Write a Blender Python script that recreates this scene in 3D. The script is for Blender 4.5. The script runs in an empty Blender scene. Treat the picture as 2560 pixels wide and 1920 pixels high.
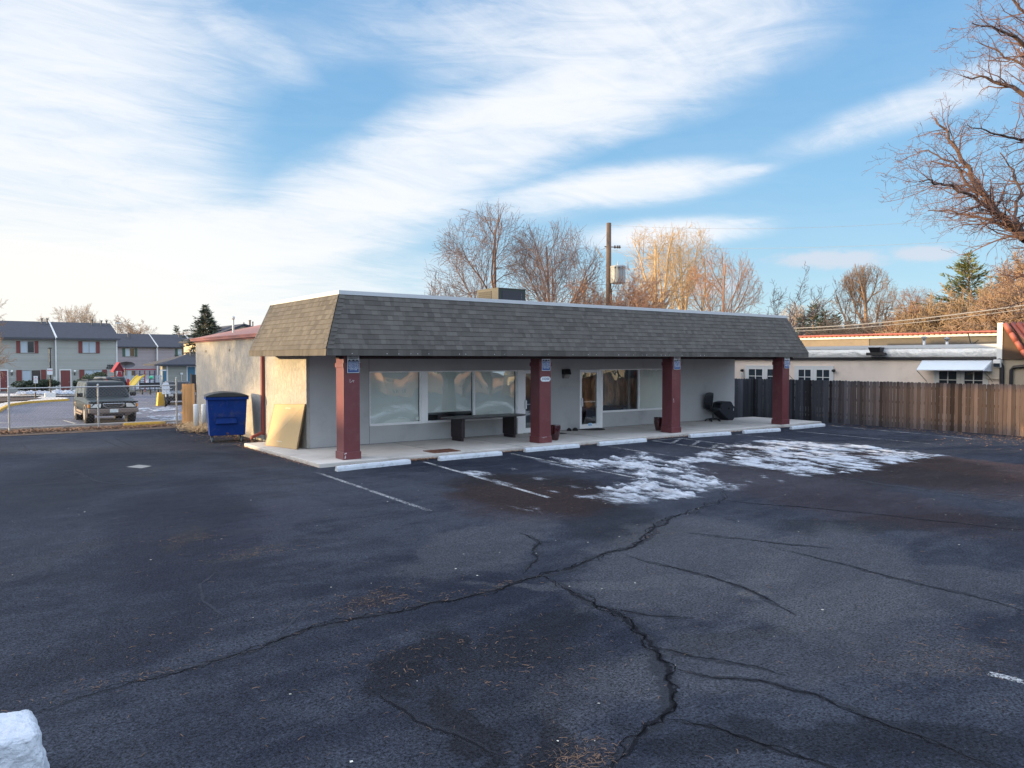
import bpy, bmesh, math, random
import numpy as np
from mathutils import Vector, Matrix, noise as mnoise
PI = math.pi
S = bpy.context.scene
COL = S.collection
# ------------------------------------------------------------------ camera
F, CX, CY, HZ, CH = 1927.0, 1280.0, 960.0, 899.2, 2.6
pit = math.atan((CY - HZ) / F)
AZ = math.radians(53.5)
cam = bpy.data.cameras.new('camera'); camo = bpy.data.objects.new('camera', cam); COL.objects.link(camo)
cam.sensor_width = 36; cam.lens = 36 * F / 2560; cam.clip_end = 3000; cam.clip_start = 0.05
camo.location = (0, 0, CH); camo.rotation_euler = (PI / 2 - pit, 0, AZ - PI / 2)
S.camera = camo
S.render.resolution_x = 1024; S.render.resolution_y = 768
S.view_settings.view_transform = 'Standard'; S.view_settings.look = 'None'
S.view_settings.exposure = 1.15; S.view_settings.gamma = 1
# ------------------------------------------------------------------ sun
SUN_EL, SUN_AZ = math.radians(5.6), math.radians(154)
sd = Vector((math.cos(SUN_AZ) * math.cos(SUN_EL), math.sin(SUN_AZ) * math.cos(SUN_EL), math.sin(SUN_EL)))
sl = bpy.data.lights.new('sun', 'SUN'); sl.energy = 3.9; sl.angle = math.radians(0.8); sl.color = (1.0, 0.70, 0.35)
so = bpy.data.objects.new('sun', sl); COL.objects.link(so)
so.rotation_euler = sd.to_track_quat('Z', 'Y').to_euler(); so.location = (-60, 0, 40)
# ------------------------------------------------------------------ node helper
class NT:
    def __init__(s, t): s.t = t; s.n = t.nodes; s.l = t.links
    def add(s, typ, **k):
        n = s.n.new(typ)
        for a, v in k.items():
            if a == 'ins':
                for kk, vv in v.items():
                    if isinstance(vv, bpy.types.NodeSocket): s.l.new(vv, n.inputs[kk])
                    else: n.inputs[kk].default_value = vv
            else: setattr(n, a, v)
        return n
    def math(s, op, a, b=0.0, c=0.0, clamp=False):
        n = s.add('ShaderNodeMath', operation=op, use_clamp=clamp)
        for i, v in enumerate((a, b, c)):
            if isinstance(v, bpy.types.NodeSocket): s.l.new(v, n.inputs[i])
            else: n.inputs[i].default_value = v
        return n.outputs[0]
    def mix(s, f, a, b, blend='MIX'):
        n = s.add('ShaderNodeMix', data_type='RGBA', blend_type=blend)
        for i, v in ((0, f), (6, a), (7, b)):
            if isinstance(v, bpy.types.NodeSocket): s.l.new(v, n.inputs[i])
            elif i == 0: n.inputs[0].default_value = v
            else: n.inputs[i].default_value = (*v, 1) if len(v) == 3 else v
        return n.outputs[2]
    def rng(s, v, a, b, c=0.0, d=1.0, smooth=True):
        n = s.add('ShaderNodeMapRange', interpolation_type='SMOOTHSTEP' if smooth else 'LINEAR')
        s.l.new(v, n.inputs[0])
        for i, x in zip((1, 2, 3, 4), (a, b, c, d)): n.inputs[i].default_value = x
        return n.outputs[0]
    def noise(s, vec, scale, detail=4, rough=0.55, dist=0.0):
        n = s.add('ShaderNodeTexNoise', ins={'Scale': scale, 'Detail': detail, 'Roughness': rough, 'Distortion': dist})
        if vec is not None: s.l.new(vec, n.inputs['Vector'])
        return n.outputs[0]
    def mapping(s, vec, loc=(0, 0, 0), rot=(0, 0, 0), sc=(1, 1, 1), typ='POINT'):
        n = s.add('ShaderNodeMapping', vector_type=typ, ins={'Location': loc, 'Rotation': rot, 'Scale': sc})
        s.l.new(vec, n.inputs[0]); return n.outputs[0]
    def blob(s, vec, cx, cy, a, b, rot=0.0):
        m = s.mapping(vec, (cx, cy, 0), (0, 0, rot), (a, b, 1), 'TEXTURE')
        g = s.add('ShaderNodeTexGradient', gradient_type='SPHERICAL'); s.l.new(m, g.inputs[0])
        return g.outputs[1]
# ------------------------------------------------------------------ sky
W = bpy.data.worlds.new('World'); S.world = W; W.use_nodes = True
t = NT(W.node_tree); t.n.clear()
out = t.add('ShaderNodeOutputWorld'); bg = t.add('ShaderNodeBackground', ins={'Strength': 0.12})
t.l.new(bg.outputs[0], out.inputs[0])
sky = t.add('ShaderNodeTexSky', sky_type='NISHITA', sun_disc=False, sun_elevation=SUN_EL,
            sun_rotation=PI / 2 - SUN_AZ, altitude=1600, air_density=1.0, dust_density=0.4, ozone_density=2.5)
tc = t.add('ShaderNodeTexCoord'); sp = t.add('ShaderNodeSeparateXYZ'); t.l.new(tc.outputs['Generated'], sp.inputs[0])
az = t.math('ARCTAN2', sp.outputs[1], sp.outputs[0]); el = t.math('ARCSINE', sp.outputs[2])
u = t.math('MULTIPLY', t.math('SUBTRACT', AZ, az), 180 / PI); v = t.math('MULTIPLY', el, 180 / PI)
uv = t.add('ShaderNodeCombineXYZ', ins={'X': u, 'Y': v}).outputs[0]
# warp for ragged edges, stretched along the streaks of the cirrus layer
uvw0 = uv
zz = t.math('ADD', t.math('MAXIMUM', sp.outputs[2], 0.0), 0.10)
pl = t.add('ShaderNodeCombineXYZ', ins={'X': t.math('DIVIDE', sp.outputs[0], zz), 'Y': t.math('DIVIDE', sp.outputs[1], zz)}).outputs[0]
plr = t.mapping(pl, (0, 0, 0), (0, 0, -math.radians(8)), (1, 1, 1))
st1 = t.noise(t.mapping(plr, sc=(0.42, 0.95, 1)), 1.0, 8, 0.66, 0.9)
st2 = t.noise(t.mapping(plr, loc=(3, 7, 0), sc=(1.3, 4.2, 1)), 1.0, 9, 0.70, 1.4)
st3 = t.noise(t.mapping(uvw0, rot=(0, 0, .12), sc=(.10, .55, 1)), 1.0, 9, 0.68, 1.0)
wn = t.add('ShaderNodeTexNoise', ins={'Scale': 0.09, 'Detail': 5.0, 'Roughness': 0.6}); t.l.new(t.mapping(uv, sc=(0.55, 1.6, 1)), wn.inputs['Vector'])
wv = t.add('ShaderNodeVectorMath', operation='MULTIPLY_ADD')
t.l.new(wn.outputs[1], wv.inputs[0]); wv.inputs[1].default_value = (7, 4, 0)
ws = t.add('ShaderNodeVectorMath', operation='SUBTRACT'); t.l.new(uv, ws.inputs[0]); ws.inputs[1].default_value = (3.5, 2, 0)
t.l.new(ws.outputs[0], wv.inputs[2]); uvw = wv.outputs[0]
wl_ = t.add('ShaderNodeVectorMath', operation='MULTIPLY_ADD'); t.l.new(wn.outputs[1], wl_.inputs[0]); wl_.inputs[1].default_value = (3.0, 1.0, 0)
wl2 = t.add('ShaderNodeVectorMath', operation='SUBTRACT'); t.l.new(uv, wl2.inputs[0]); wl2.inputs[1].default_value = (1.5, 0.5, 0); t.l.new(wl2.outputs[0], wl_.inputs[2]); uvl = wl_.outputs[0]
def PB_(x, y):   # photo position (2212 wide) -> bearing and elevation in degrees
    X = (x - 1106) / 1665.0; Y = -(y - 829.5) / 1665.0; tp = math.tan(0.0315)
    f_ = 1 + Y * tp; up_ = Y - tp; return math.degrees(math.atan(X / f_)), math.degrees(math.atan(up_ / math.hypot(X, f_)))
def cover(vec, L, add=0.5):
    cov = None
    for (x, y, a, b, r, s_) in L:
        bu, bv = PB_(x, y) if isinstance(x, int) else (x, y); sc = 29.0 if isinstance(x, int) else 1.0
        g = t.math('MULTIPLY', t.rng(t.blob(vec, bu, bv, a / sc, b / sc, math.radians(r)), 0.0, 0.75), s_)
        cov = g if cov is None else t.math('MAXIMUM', cov, t.math('ADD', t.math('MULTIPLY', cov, add), g))
    return cov
cov = cover(uvw, [(-20, 420, 660, 600, 0, .95), (100, 60, 460, 260, -12, .6), (260, 640, 900, 200, 0, .95), (560, 520, 560, 130, 10, .9), (1000, 330, 620, 150, 19, 1.0), (1380, 130, 640, 170, 15, .85),
                  (1250, 40, 760, 130, 5, .6), (900, 700, 900, 80, 0, .7), (1900, 740, 700, 90, 0, .5), (560, 90, 260, 60, -25, .35), (-80.0, 10.0, 36.0, 18.0, 0, .6), (60.0, 30.0, 40.0, 8.0, 20, .3), (-120.0, 25.0, 50.0, 18.0, 0, .5), (140.0, 30.0, 60.0, 12.0, 0, .4), (0.0, 34.0, 60.0, 9.0, 5, .6)])
cov = t.math('SUBTRACT', cov, t.math('MULTIPLY', cover(uvw, [(690, 240, 400, 110, 38, 1.0), (1250, 455, 260, 28, 2, .7), (1000, 545, 260, 22, 2, .55), (400, 530, 300, 30, 3, .3), (1500, 310, 480, 50, 5, .7)]), 0.30))
cov = t.math('ADD', cov, t.math('MULTIPLY', t.rng(u, -30, 22, 1.0, 0.0), 0.16))
lens = cover(uvl, [(1360, 400, 340, 60, 4, 1.15), (1560, 375, 160, 22, 4, .7), (1440, 505, 270, 46, 2, 1.15), (1560, 482, 130, 14, 3, .6), (1980, 225, 360, 52, 14, .72), (1180, 430, 240, 60, 5, .6)], 0.3)
cov = t.math('MAXIMUM', cov, lens)
det = t.math('ADD', t.math('MULTIPLY', t.math('SUBTRACT', st1, 0.5), 0.7), t.math('ADD', t.math('MULTIPLY', t.math('SUBTRACT', st2, 0.5), 0.75), t.math('MULTIPLY', t.math('SUBTRACT', st3, 0.5), 1.3)))
dens = t.math('ADD', cov, t.math('MULTIPLY', det, t.rng(cov, 0.02, 0.6, 0.22, 0.95)))
cloud = t.math('MULTIPLY', t.rng(dens, -0.22, 1.42), 0.96, clamp=True)
puff = t.math('MULTIPLY', t.rng(t.math('ADD', t.math('MAXIMUM', t.blob(uv, 22.5, 6.8, 5.5, 0.95, -.04), t.math('MAXIMUM', t.blob(uv, 28, 6.9, 3, .8, -.05), t.blob(uv, 13.8, 5.3, 3.6, 0.9, -.1))),
        t.math('MULTIPLY', t.math('SUBTRACT', t.noise(t.mapping(uv, sc=(0.6, 1.3, 1)), 1.0, 6, 0.6), 0.5), 0.9)), 0.12, 0.62), 0.6)
rp = t.add('ShaderNodeValToRGB'); t.l.new(t.math('DIVIDE', v, 40.0, clamp=True), rp.inputs[0])
cr = rp.color_ramp; cr.elements[0].position = 0.0; cr.elements[0].color = (.60, .78, .86, 1); cr.elements[1].position = 1.0; cr.elements[1].color = (.08, .26, .58, 1)
for p_, c_ in ((.12, (.47, .72, .88)), (.30, (.29, .58, .86)), (.62, (.155, .42, .78))): e_ = cr.elements.new(p_); e_.color = (*c_, 1)
sc_ = t.add('ShaderNodeVectorMath', operation='SCALE', ins={0: rp.outputs[0], 'Scale': 3.95}).outputs[0]
base = t.mix(0.78, sky.outputs[0], sc_)
left = t.rng(u, -40, 10, 1.0, 0.0)
ccol = t.mix(t.math('MULTIPLY', t.rng(v, 0, 16, 1.0, 0.0), left), (3.65, 3.75, 3.95), (4.0, 3.88, 3.55))
c1 = t.mix(cloud, base, ccol)
c2 = t.mix(puff, c1, (3.0, 2.95, 3.2))
# sky brightened out of view, overhead, behind and round the sun, as added fill
au = t.math('ABSOLUTE', t.math('ADD', u, 110.0))
glow = t.math('MULTIPLY', t.rng(au, 8, 72, 1.0, 0.0), t.rng(v, 6, 50, 1.0, 0.25))
over = t.rng(v, 27, 55, 0.0, 1.0); back = t.rng(t.math('ABSOLUTE', u), 40, 90, 0.0, 1.0)
mul = t.math('ADD', t.math('ADD', 1.0, t.math('MULTIPLY', over, 1.1)), t.math('ADD', t.math('MULTIPLY', back, 0.9), t.math('MULTIPLY', glow, 2.6)))
c2 = t.mix(t.math('MULTIPLY', t.math('MAXIMUM', over, back), 0.5), c2, (3.4, 3.5, 3.75))
c2 = t.mix(t.math('MULTIPLY', glow, 0.8), c2, (4.6, 3.7, 2.5))
c2 = t.add('ShaderNodeVectorMath', operation='SCALE', ins={0: c2, 'Scale': mul}).outputs[0]
t.l.new(c2, bg.inputs[0])
# ------------------------------------------------------------------ projection helpers (photo pixel, 2560 wide -> world)
fwv = np.array([math.cos(AZ), math.sin(AZ), 0.]); rtv = np.array([math.sin(AZ), -math.cos(AZ), 0.]); upv = np.array([0, 0, 1.])
fv = fwv * math.cos(pit) - upv * math.sin(pit); uvv = upv * math.cos(pit) + fwv * math.sin(pit)
C0 = np.array([0, 0, CH])
def ray(x, y): return fv + rtv * (x - CX) / F - uvv * (y - CY) / F
def PZ(x, y, z=0.0): d = ray(x, y); return C0 + d * (z - CH) / d[2]
def PX(p, X): d = ray(*p); return C0 + d * X / d[0]
def PY(p, Y): d = ray(*p); return C0 + d * Y / d[1]
def PD(p, t_): return C0 + ray(*p) * t_
def gz(x, y):
    dd = x * fwv[0] + y * fwv[1]
    if y < 31.5: return 0.0
    return -0.0118 * min(max(0.0, dd - 27.5), 60)
def PG(p, dz=0.0):
    z = 0.0
    for _ in range(12):
        q = PZ(p[0], p[1], z + dz); z = gz(q[0], q[1])
    return np.array([q[0], q[1], z + dz])
z1 = lambda x, y: (x * 500 / 2212, 740 + y * 500 / 2212)
z2 = lambda x, y: (440 + x * 500 / 1659, 700 + y * 500 / 1659)
z3 = lambda x, y: (840 + x * 560 / 2212, 840 + y * 560 / 2212)
z4 = lambda x, y: (1300 + x * 600 / 2212, 840 + y * 600 / 2212)
z5 = lambda x, y: (1800 + x * 760 / 2212, 780 + y * 760 / 2212)
zE = lambda x, y: (2320 + x * 240 / 1991, 780 + y * 200 / 1659)
D2 = lambda x, y: (x * 1.15732, y * 1.15732)
# ------------------------------------------------------------------ materials
MATS = {}
def newmat(name):
    m = bpy.data.materials.new(name); m.use_nodes = True; t = NT(m.node_tree)
    return m, t, t.n['Principled BSDF']
def oc(t): return t.add('ShaderNodeTexCoord').outputs['Object']
def bump(t, h, strength, dist, b):
    n = t.add('ShaderNodeBump', ins={'Strength': strength, 'Distance': dist, 'Height': h}); t.l.new(n.outputs[0], b.inputs['Normal']); return n
def M(name, c=None, rough=0.7, metal=0.0, var=0.25, sc=3.0, bs=60.0, bd=0.002, bst=0.4, spec=0.5, tone=0.0, tone_c=None, stretch=(1, 1, 1), dirt=None, coat=0.0):
    if name in MATS: return MATS[name]
    m, t, b = newmat(name)
    o = t.mapping(oc(t), sc=stretch)
    n1 = t.noise(o, sc, 6, 0.6); n2 = t.noise(o, bs, 4, 0.6)
    f = t.math('ADD', t.math('MULTIPLY', t.math('SUBTRACT', n1, 0.5), 2 * var), t.math('MULTIPLY', t.math('SUBTRACT', n2, 0.5), var))
    if tone:
        at = t.add('ShaderNodeAttribute', attribute_name='tone')
        f = t.math('ADD', f, t.math('MULTIPLY', t.math('SUBTRACT', at.outputs['Fac'], 0.5), tone))
    f = t.math('ADD', f, 1.0)
    cc = t.add('ShaderNodeVectorMath', operation='SCALE', ins={0: c, 'Scale': f}).outputs[0]
    if tone_c: cc = t.mix(t.math('MULTIPLY', at.outputs['Fac'], tone_c[1]), cc, tone_c[0])
    if dirt: cc = t.mix(t.rng(t.noise(o, dirt[1], 8, 0.65), 0.5, 0.78, 0, dirt[2]), cc, dirt[0])
    t.l.new(cc, b.inputs['Base Color'])
    b.inputs['Roughness'].default_value = rough; b.inputs['Metallic'].default_value = metal
    b.inputs['Specular IOR Level'].default_value = spec; b.inputs['Coat Weight'].default_value = coat
    if bst: bump(t, n2, bst, bd, b)
    MATS[name] = m; return m
# ------------------------------------------------------------------ mesh builder
class MB:
    def __init__(s): s.v = []; s.f = []; s.tone = []; s.mi = []
    def face(s, idx, tone=0.5, mi=0): s.f.append(tuple(idx)); s.tone.append(tone); s.mi.append(mi)
    def quad(s, a, b, c, d, tone=0.5, mi=0):
        n = len(s.v); s.v += [tuple(a), tuple(b), tuple(c), tuple(d)]; s.face((n, n + 1, n + 2, n + 3), tone, mi)
    def poly(s, pts, tone=0.5, mi=0):
        n = len(s.v); s.v += [tuple(p) for p in pts]; s.face(range(n, n + len(pts)), tone, mi)
    def box(s, x0, y0, z0, x1, y1, z1, tone=0.5, mi=0, mat=None):
        n = len(s.v)
        P = [(x0, y0, z0), (x1, y0, z0), (x1, y1, z0), (x0, y1, z0), (x0, y0, z1), (x1, y0, z1), (x1, y1, z1), (x0, y1, z1)]
        if mat: P = [tuple(mat @ Vector(p)) for p in P]
        s.v += P
        for q in ((3, 2, 1, 0), (4, 5, 6, 7), (0, 1, 5, 4), (1, 2, 6, 5), (2, 3, 7, 6), (3, 0, 4, 7)): s.face([n + i for i in q], tone, mi)
        return s
    def hexa(s, P, tone=0.5, mi=0):   # 8 corners, bottom ring then top ring
        n = len(s.v); s.v += [tuple(p) for p in P]
        for q in ((3, 2, 1, 0), (4, 5, 6, 7), (0, 1, 5, 4), (1, 2, 6, 5), (2, 3, 7, 6), (3, 0, 4, 7)): s.face([n + i for i in q], tone, mi)
        return s
    def prism(s, pts, off, tone=0.5, mi=0):   # closed planar outline extruded by off
        n = len(s.v); k = len(pts); off = Vector(off)
        s.v += [tuple(p) for p in pts] + [tuple(Vector(p) + off) for p in pts]
        s.face(range(n + k - 1, n - 1, -1), tone, mi); s.face(range(n + k, n + 2 * k), tone, mi)
        for i in range(k):
            j = (i + 1) % k; s.face((n + i, n + j, n + k + j, n + k + i), tone, mi)
        return s
    def tube(s, pts, r, n=8, tone=0.5, mi=0, caps=True):
        pts = [Vector(p) for p in pts]; rs = r if isinstance(r, (list, tuple)) else [r] * len(pts)
        rings = []
        for i, p in enumerate(pts):
            d = (pts[min(i + 1, len(pts) - 1)] - pts[max(i - 1, 0)]).normalized()
            a = d.orthogonal().normalized() if i == 0 else (pa - d * pa.dot(d)).normalized()
            pa = a; b = d.cross(a)
            k0 = len(s.v); rings.append(k0)
            for j in range(n):
                w = 2 * PI * j / n; s.v.append(tuple(p + (a * math.cos(w) + b * math.sin(w)) * rs[i]))
        for q in range(len(rings) - 1):
            for j in range(n):
                k = (j + 1) % n; s.face((rings[q] + j, rings[q] + k, rings[q + 1] + k, rings[q + 1] + j), tone, mi)
        if caps: s.face([rings[0] + j for j in range(n - 1, -1, -1)], tone, mi); s.face([rings[-1] + j for j in range(n)], tone, mi)
        return s
    def lathe(s, prof, c=(0, 0, 0), n=20, tone=0.5, mi=0):
        return s.tube([(c[0], c[1], c[2] + z) for r, z in prof], [max(r, 1e-4) for r, z in prof], n, tone, mi)
    def build(s, name, mats, parent=None, smooth=False, bevel=0, seg=2):
        me = bpy.data.meshes.new(name); me.from_pydata(s.v, [], s.f)
        for m in (mats if isinstance(mats, (list, tuple)) else [mats]): me.materials.append(m)
        if any(s.mi): me.polygons.foreach_set('material_index', s.mi)
        a = me.attributes.new('tone', 'FLOAT', 'FACE'); a.data.foreach_set('value', s.tone)
        if smooth: me.polygons.foreach_set('use_smooth', [True] * len(s.f))
        me.update(); me.validate()
        o = bpy.data.objects.new(name, me); COL.objects.link(o)
        if parent is not None: o.parent = parent
        if bevel:
            md = o.modifiers.new('b', 'BEVEL'); md.width = bevel; md.segments = seg; md.limit_method = 'ANGLE'; md.angle_limit = math.radians(40)
        return o
def tag(o, label, cat, group=None):
    o['label'] = label; o['category'] = cat
    if group: o['group'] = group
    return o
def struct(o, kind='structure'): o['kind'] = kind; return o
def thing(name, label, cat, loc=(0, 0, 0), rz=0.0, group=None):
    o = bpy.data.objects.new(name, None); COL.objects.link(o); o.location = loc; o.rotation_euler = (0, 0, rz); o.empty_display_size = .2
    return tag(o, label, cat, group)
def copy_tree(o, parent=None, label=None, group=None):
    c = o.copy(); COL.objects.link(c); c.parent = parent
    if label: c['label'] = label
    if group: c['group'] = group
    for ch in list(o.children): copy_tree(ch, c)
    return c
def text_mesh(name, body, size, mat, parent, loc, rot=(PI / 2, 0, 0), ext=0.002, align='CENTER', xs=1.0, bold=0.0):
    cu = bpy.data.curves.new(name, 'FONT'); cu.body = body; cu.size = size; cu.align_x = align; cu.align_y = 'CENTER'; cu.extrude = ext; cu.offset = bold
    cu.resolution_u = 3
    o = bpy.data.objects.new(name + '_tmp', cu); COL.objects.link(o)
    dg = bpy.context.evaluated_depsgraph_get(); me = bpy.data.meshes.new_from_object(o.evaluated_get(dg))
    bpy.data.objects.remove(o); bpy.data.curves.remove(cu)
    me.materials.clear(); me.materials.append(mat)
    o = bpy.data.objects.new(name, me); COL.objects.link(o); o.parent = parent; o.location = loc; o.rotation_euler = rot; o.scale = (xs, 1, 1)
    return o
# ================================================================== GROUND
def asphalt(name, c1, c2, blobs=(), fine=True):
    m, t, b = newmat(name); o = oc(t)
    wn = t.add('ShaderNodeTexNoise', ins={'Scale': 0.9, 'Detail': 6.0, 'Roughness': 0.62}); t.l.new(o, wn.inputs[0])
    wv = t.add('ShaderNodeVectorMath', operation='MULTIPLY_ADD'); t.l.new(wn.outputs[1], wv.inputs[0]); wv.inputs[1].default_value = (1.6, 1.6, 0)
    ws = t.add('ShaderNodeVectorMath', operation='SUBTRACT'); t.l.new(o, ws.inputs[0]); ws.inputs[1].default_value = (0.8, 0.8, 0); t.l.new(ws.outputs[0], wv.inputs[2])
    ow = wv.outputs[0]
    n1 = t.noise(o, 0.22, 6, 0.6, 0.4); n2 = t.noise(t.mapping(o, rot=(0, 0, .5), sc=(.6, 2.2, 1)), 0.9, 7, 0.62, 0.6)
    n3 = t.noise(o, 2.6, 7, 0.7, 0.3)
    f = t.math('ADD', t.math('ADD', t.math('MULTIPLY', n1, 0.5), t.math('MULTIPLY', n2, 0.4)), t.math('MULTIPLY', n3, 0.25))
    col = t.mix(t.rng(f, 0.44, 0.70), c1, c2)
    for (x, y, a, bb, r, cc, st, mode) in blobs:
        g = t.blob(ow, x, y, a, bb, r)
        k = t.math('MULTIPLY', t.rng(t.math('ADD', g, t.math('MULTIPLY', t.math('SUBTRACT', n3, .5), .55)), 0.08, 0.42), st)
        if mode:   # broken up into crumbs and needles
            nn = t.noise(t.mapping(o, rot=(0, 0, .35), sc=(1, 2.6, 1)), 26, 6, 0.8)
            k = t.math('MULTIPLY', k, t.rng(nn, 0.47, 0.60))
        col = t.mix(k, col, cc)
    # aggregate
    vo = t.add('ShaderNodeTexVoronoi', ins={'Scale': 75.0}); t.l.new(o, vo.inputs['Vector'])
    fn = t.noise(o, 70, 3, 0.7); fn2 = t.noise(o, 9, 5, 0.7)
    gr = t.noise(o, 38, 2, 0.6)
    spk = t.math('ADD', t.math('ADD', t.math('MULTIPLY', t.math('SUBTRACT', fn, 0.5), 3.2), t.math('MULTIPLY', t.math('SUBTRACT', gr, 0.5), 3.4)), t.math('MULTIPLY', t.math('SUBTRACT', fn2, 0.5), 1.2))
    col = t.add('ShaderNodeVectorMath', operation='SCALE', ins={0: col, 'Scale': t.math('MAXIMUM', t.math('ADD', spk, 1.0), 0.15)}).outputs[0]
    wsp = t.rng(t.noise(o, 34, 2, 0.5), 0.735, 0.77); col = t.mix(t.math('MULTIPLY', wsp, 0.7), col, (0.14, 0.14, 0.15))
    t.l.new(col, b.inputs['Base Color'])
    t.l.new(t.rng(n2, .3, .7, .62, .86), b.inputs['Roughness']); b.inputs['Specular IOR Level'].default_value = 0.09
    h = t.math('ADD', t.math('MULTIPLY', vo.outputs['Distance'], -0.8), t.math('ADD', t.math('MULTIPLY', fn, 1.0), t.math('MULTIPLY', t.noise(o, 3.5, 5, .6), 2.0)))
    bump(t, h, 1.0 if fine else .3, 0.012, b)
    return m
DK = (.009, .010, .014); BR = (.03, .02, .015); RD = (.075, .030, .018); LT = (.085, .088, .098)
def gb(px, py, a, b, r, c, s_, m_=0):
    q = PZ(px * 1.15732, py * 1.15732); return (q[0], q[1], a, b, r, c, s_, m_)
AB = [gb(900, 1420, 1.1, .45, .7, DK, .75), gb(960, 1560, 1.0, .22, 1.0, DK, .8), gb(1130, 1620, .8, .25, .5, DK, .8), gb(1150, 1370, 1.5, .5, .3, DK, .6),
      gb(1250, 1640, .35, .25, 0, (.03, .018, .013), .8, 1), gb(800, 1300, .75, .35, .7, (.04, .025, .018), .8, 1), gb(1560, 1390, 1.3, .25, -.2, DK, .6), gb(1800, 1590, 1.8, .35, -.6, DK, .6),
      gb(2060, 1420, 1.5, .35, -.3, (.035, .022, .016), .6, 1), gb(2000, 1130, 3.5, .8, -.5, DK, .6), gb(1150, 1060, 3.2, 2.2, 1.3, (.016,.012,.012), .8), gb(1330, 1130, 2.2, 1.2, 1.0, DK, .5),
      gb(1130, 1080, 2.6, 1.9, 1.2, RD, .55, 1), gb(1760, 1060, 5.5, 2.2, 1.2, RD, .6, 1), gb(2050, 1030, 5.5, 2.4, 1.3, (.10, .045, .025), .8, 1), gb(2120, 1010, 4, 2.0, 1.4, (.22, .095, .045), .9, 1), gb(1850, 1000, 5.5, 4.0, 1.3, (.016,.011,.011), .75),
      gb(1050, 1180, 2.6, 1.0, .6, LT, .4), gb(1700, 1420, 2.6, .9, -.4, LT, .35), gb(1950, 1290, 3.0, .9, -.2, LT, .4), gb(600, 1120, 3.0, .8, 1.0, (.05, .055, .075), .5), gb(1300, 1500, 1.2, .5, .4, LT, .3), gb(1480, 1200, 3.6, 1.6, .6, LT, .5), gb(1800, 1230, 3.5, 1.3, .5, LT, .5), gb(400, 1130, 5, 1.5, 1.3, (.016, .018, .030), .6), gb(250, 1400, 1.8, .6, .6, (.014, .016, .026), .5),
      gb(1625, 1280, .34, .13, -.3, (.17, .15, .125), .8, 1), gb(1370, 1260, 2.5, .22, -.5, LT, .45), gb(540, 1195, .8, .25, .5, (.10, .075, .035), .35, 1), gb(400, 1165, 1.0, .3, 1.2, (.11, .08, .035), .35, 1),
      gb(110, 1210, 1.6, .4, .8, (.08, .06, .045), .3, 1), gb(330, 1020, 1.4, .4, 1.2, (.12, .095, .07), .3, 1), gb(260, 1000, 9, 2.5, 1.1, (.017, .019, .027), .45), gb(1100, 1500, 1.6, .9, .4, (.02, .021, .026), .4)]
mA = asphalt('asphalt', (.0145, .0180, .0300), (.047, .054, .070), AB)
mA2 = asphalt('asphalt_old', (.13, .13, .155), (.18, .18, .205), fine=False)
def sheet(name, pts, z, mat, div=1):
    mb = MB(); mb.poly([(p[0], p[1], z) for p in pts]); return mb.build(name, mat)
struct(sheet('parking_lot', [(-45, -40), (60, -40), (60, 31.9), (-45, 31.9)], 0.0, mA))
# terrain grid
xs = np.concatenate([np.linspace(-900, -70, 12), np.linspace(-60, 110, 60), np.linspace(130, 1400, 14)])
ys = np.concatenate([np.linspace(-700, -50, 8), np.linspace(-40, 31, 8), np.linspace(32.0, 170, 60), np.linspace(190, 1700, 14)])
mb = MB()
for y in ys:
    for x in xs: mb.v.append((x, y, gz(x, y) - (0.10 if y < 31.5 else 0.30)))
nx = len(xs)
for j in range(len(ys) - 1):
    for i in range(nx - 1): mb.face((j * nx + i, j * nx + i + 1, (j + 1) * nx + i + 1, (j + 1) * nx + i))
struct(mb.build('ground', M('dry_grass', (.08, .07, .045), .95, var=.5, sc=.6, bs=14, bd=.03, dirt=((.05, .055, .035), .3, .8))))
def gsheet(name, pixpts, dz, mat, nsub=10):   # polygon from photo pixels laid on the sloping ground
    P = [PG(p, dz) for p in pixpts]; mb = MB(); mb.poly(P); return mb.build(name, mat)
# neighbouring lot beyond the chain link fence
mb = MB(); xs = np.linspace(-45, 60, 40); ys = np.linspace(33.6, 100, 40)
for y in ys:
    for x in xs: mb.v.append((x, y, gz(x, y)))
for j in range(39):
    for i in range(39): mb.face((j * 40 + i, j * 40 + i + 1, (j + 1) * 40 + i + 1, (j + 1) * 40 + i))
struct(mb.build('neighbouring_lot', mA2))
mConc = M('concrete', (.53, .495, .45), .9, var=.22, sc=1.3, bs=45, bd=.002, dirt=((.16, .13, .11), 1.1, .55))
mKerb = M('kerb_concrete', (.30, .28, .26), .92, var=.3, sc=2.2, bs=45, bd=.003, dirt=((.10, .08, .07), 1.5, .6))
mYel = M('yellow_paint', (.62, .36, .035), .7, var=.2, sc=3, dirt=((.25, .2, .14), 2.5, .7))
mSnow = None
# low kerb wall along the fence
mb = MB(); mb.box(-30, 33.45, -.3, 8.15, 33.75, .12); struct(mb.build('lot_kerb', mKerb, bevel=.02))
# leaf litter strip
mb = MB(); mb.poly([(-30, 31.6, .012), (8.1, 31.0, .012), (8.1, 33.5, -.02), (-30, 33.5, -.02)])
struct(mb.build('litter_strip', M('litter_soil', (.10, .065, .045), .95, var=.6, sc=4, bs=30, bd=.02, bst=.9, dirt=((.22, .15, .10), 9, .9))))
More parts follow.
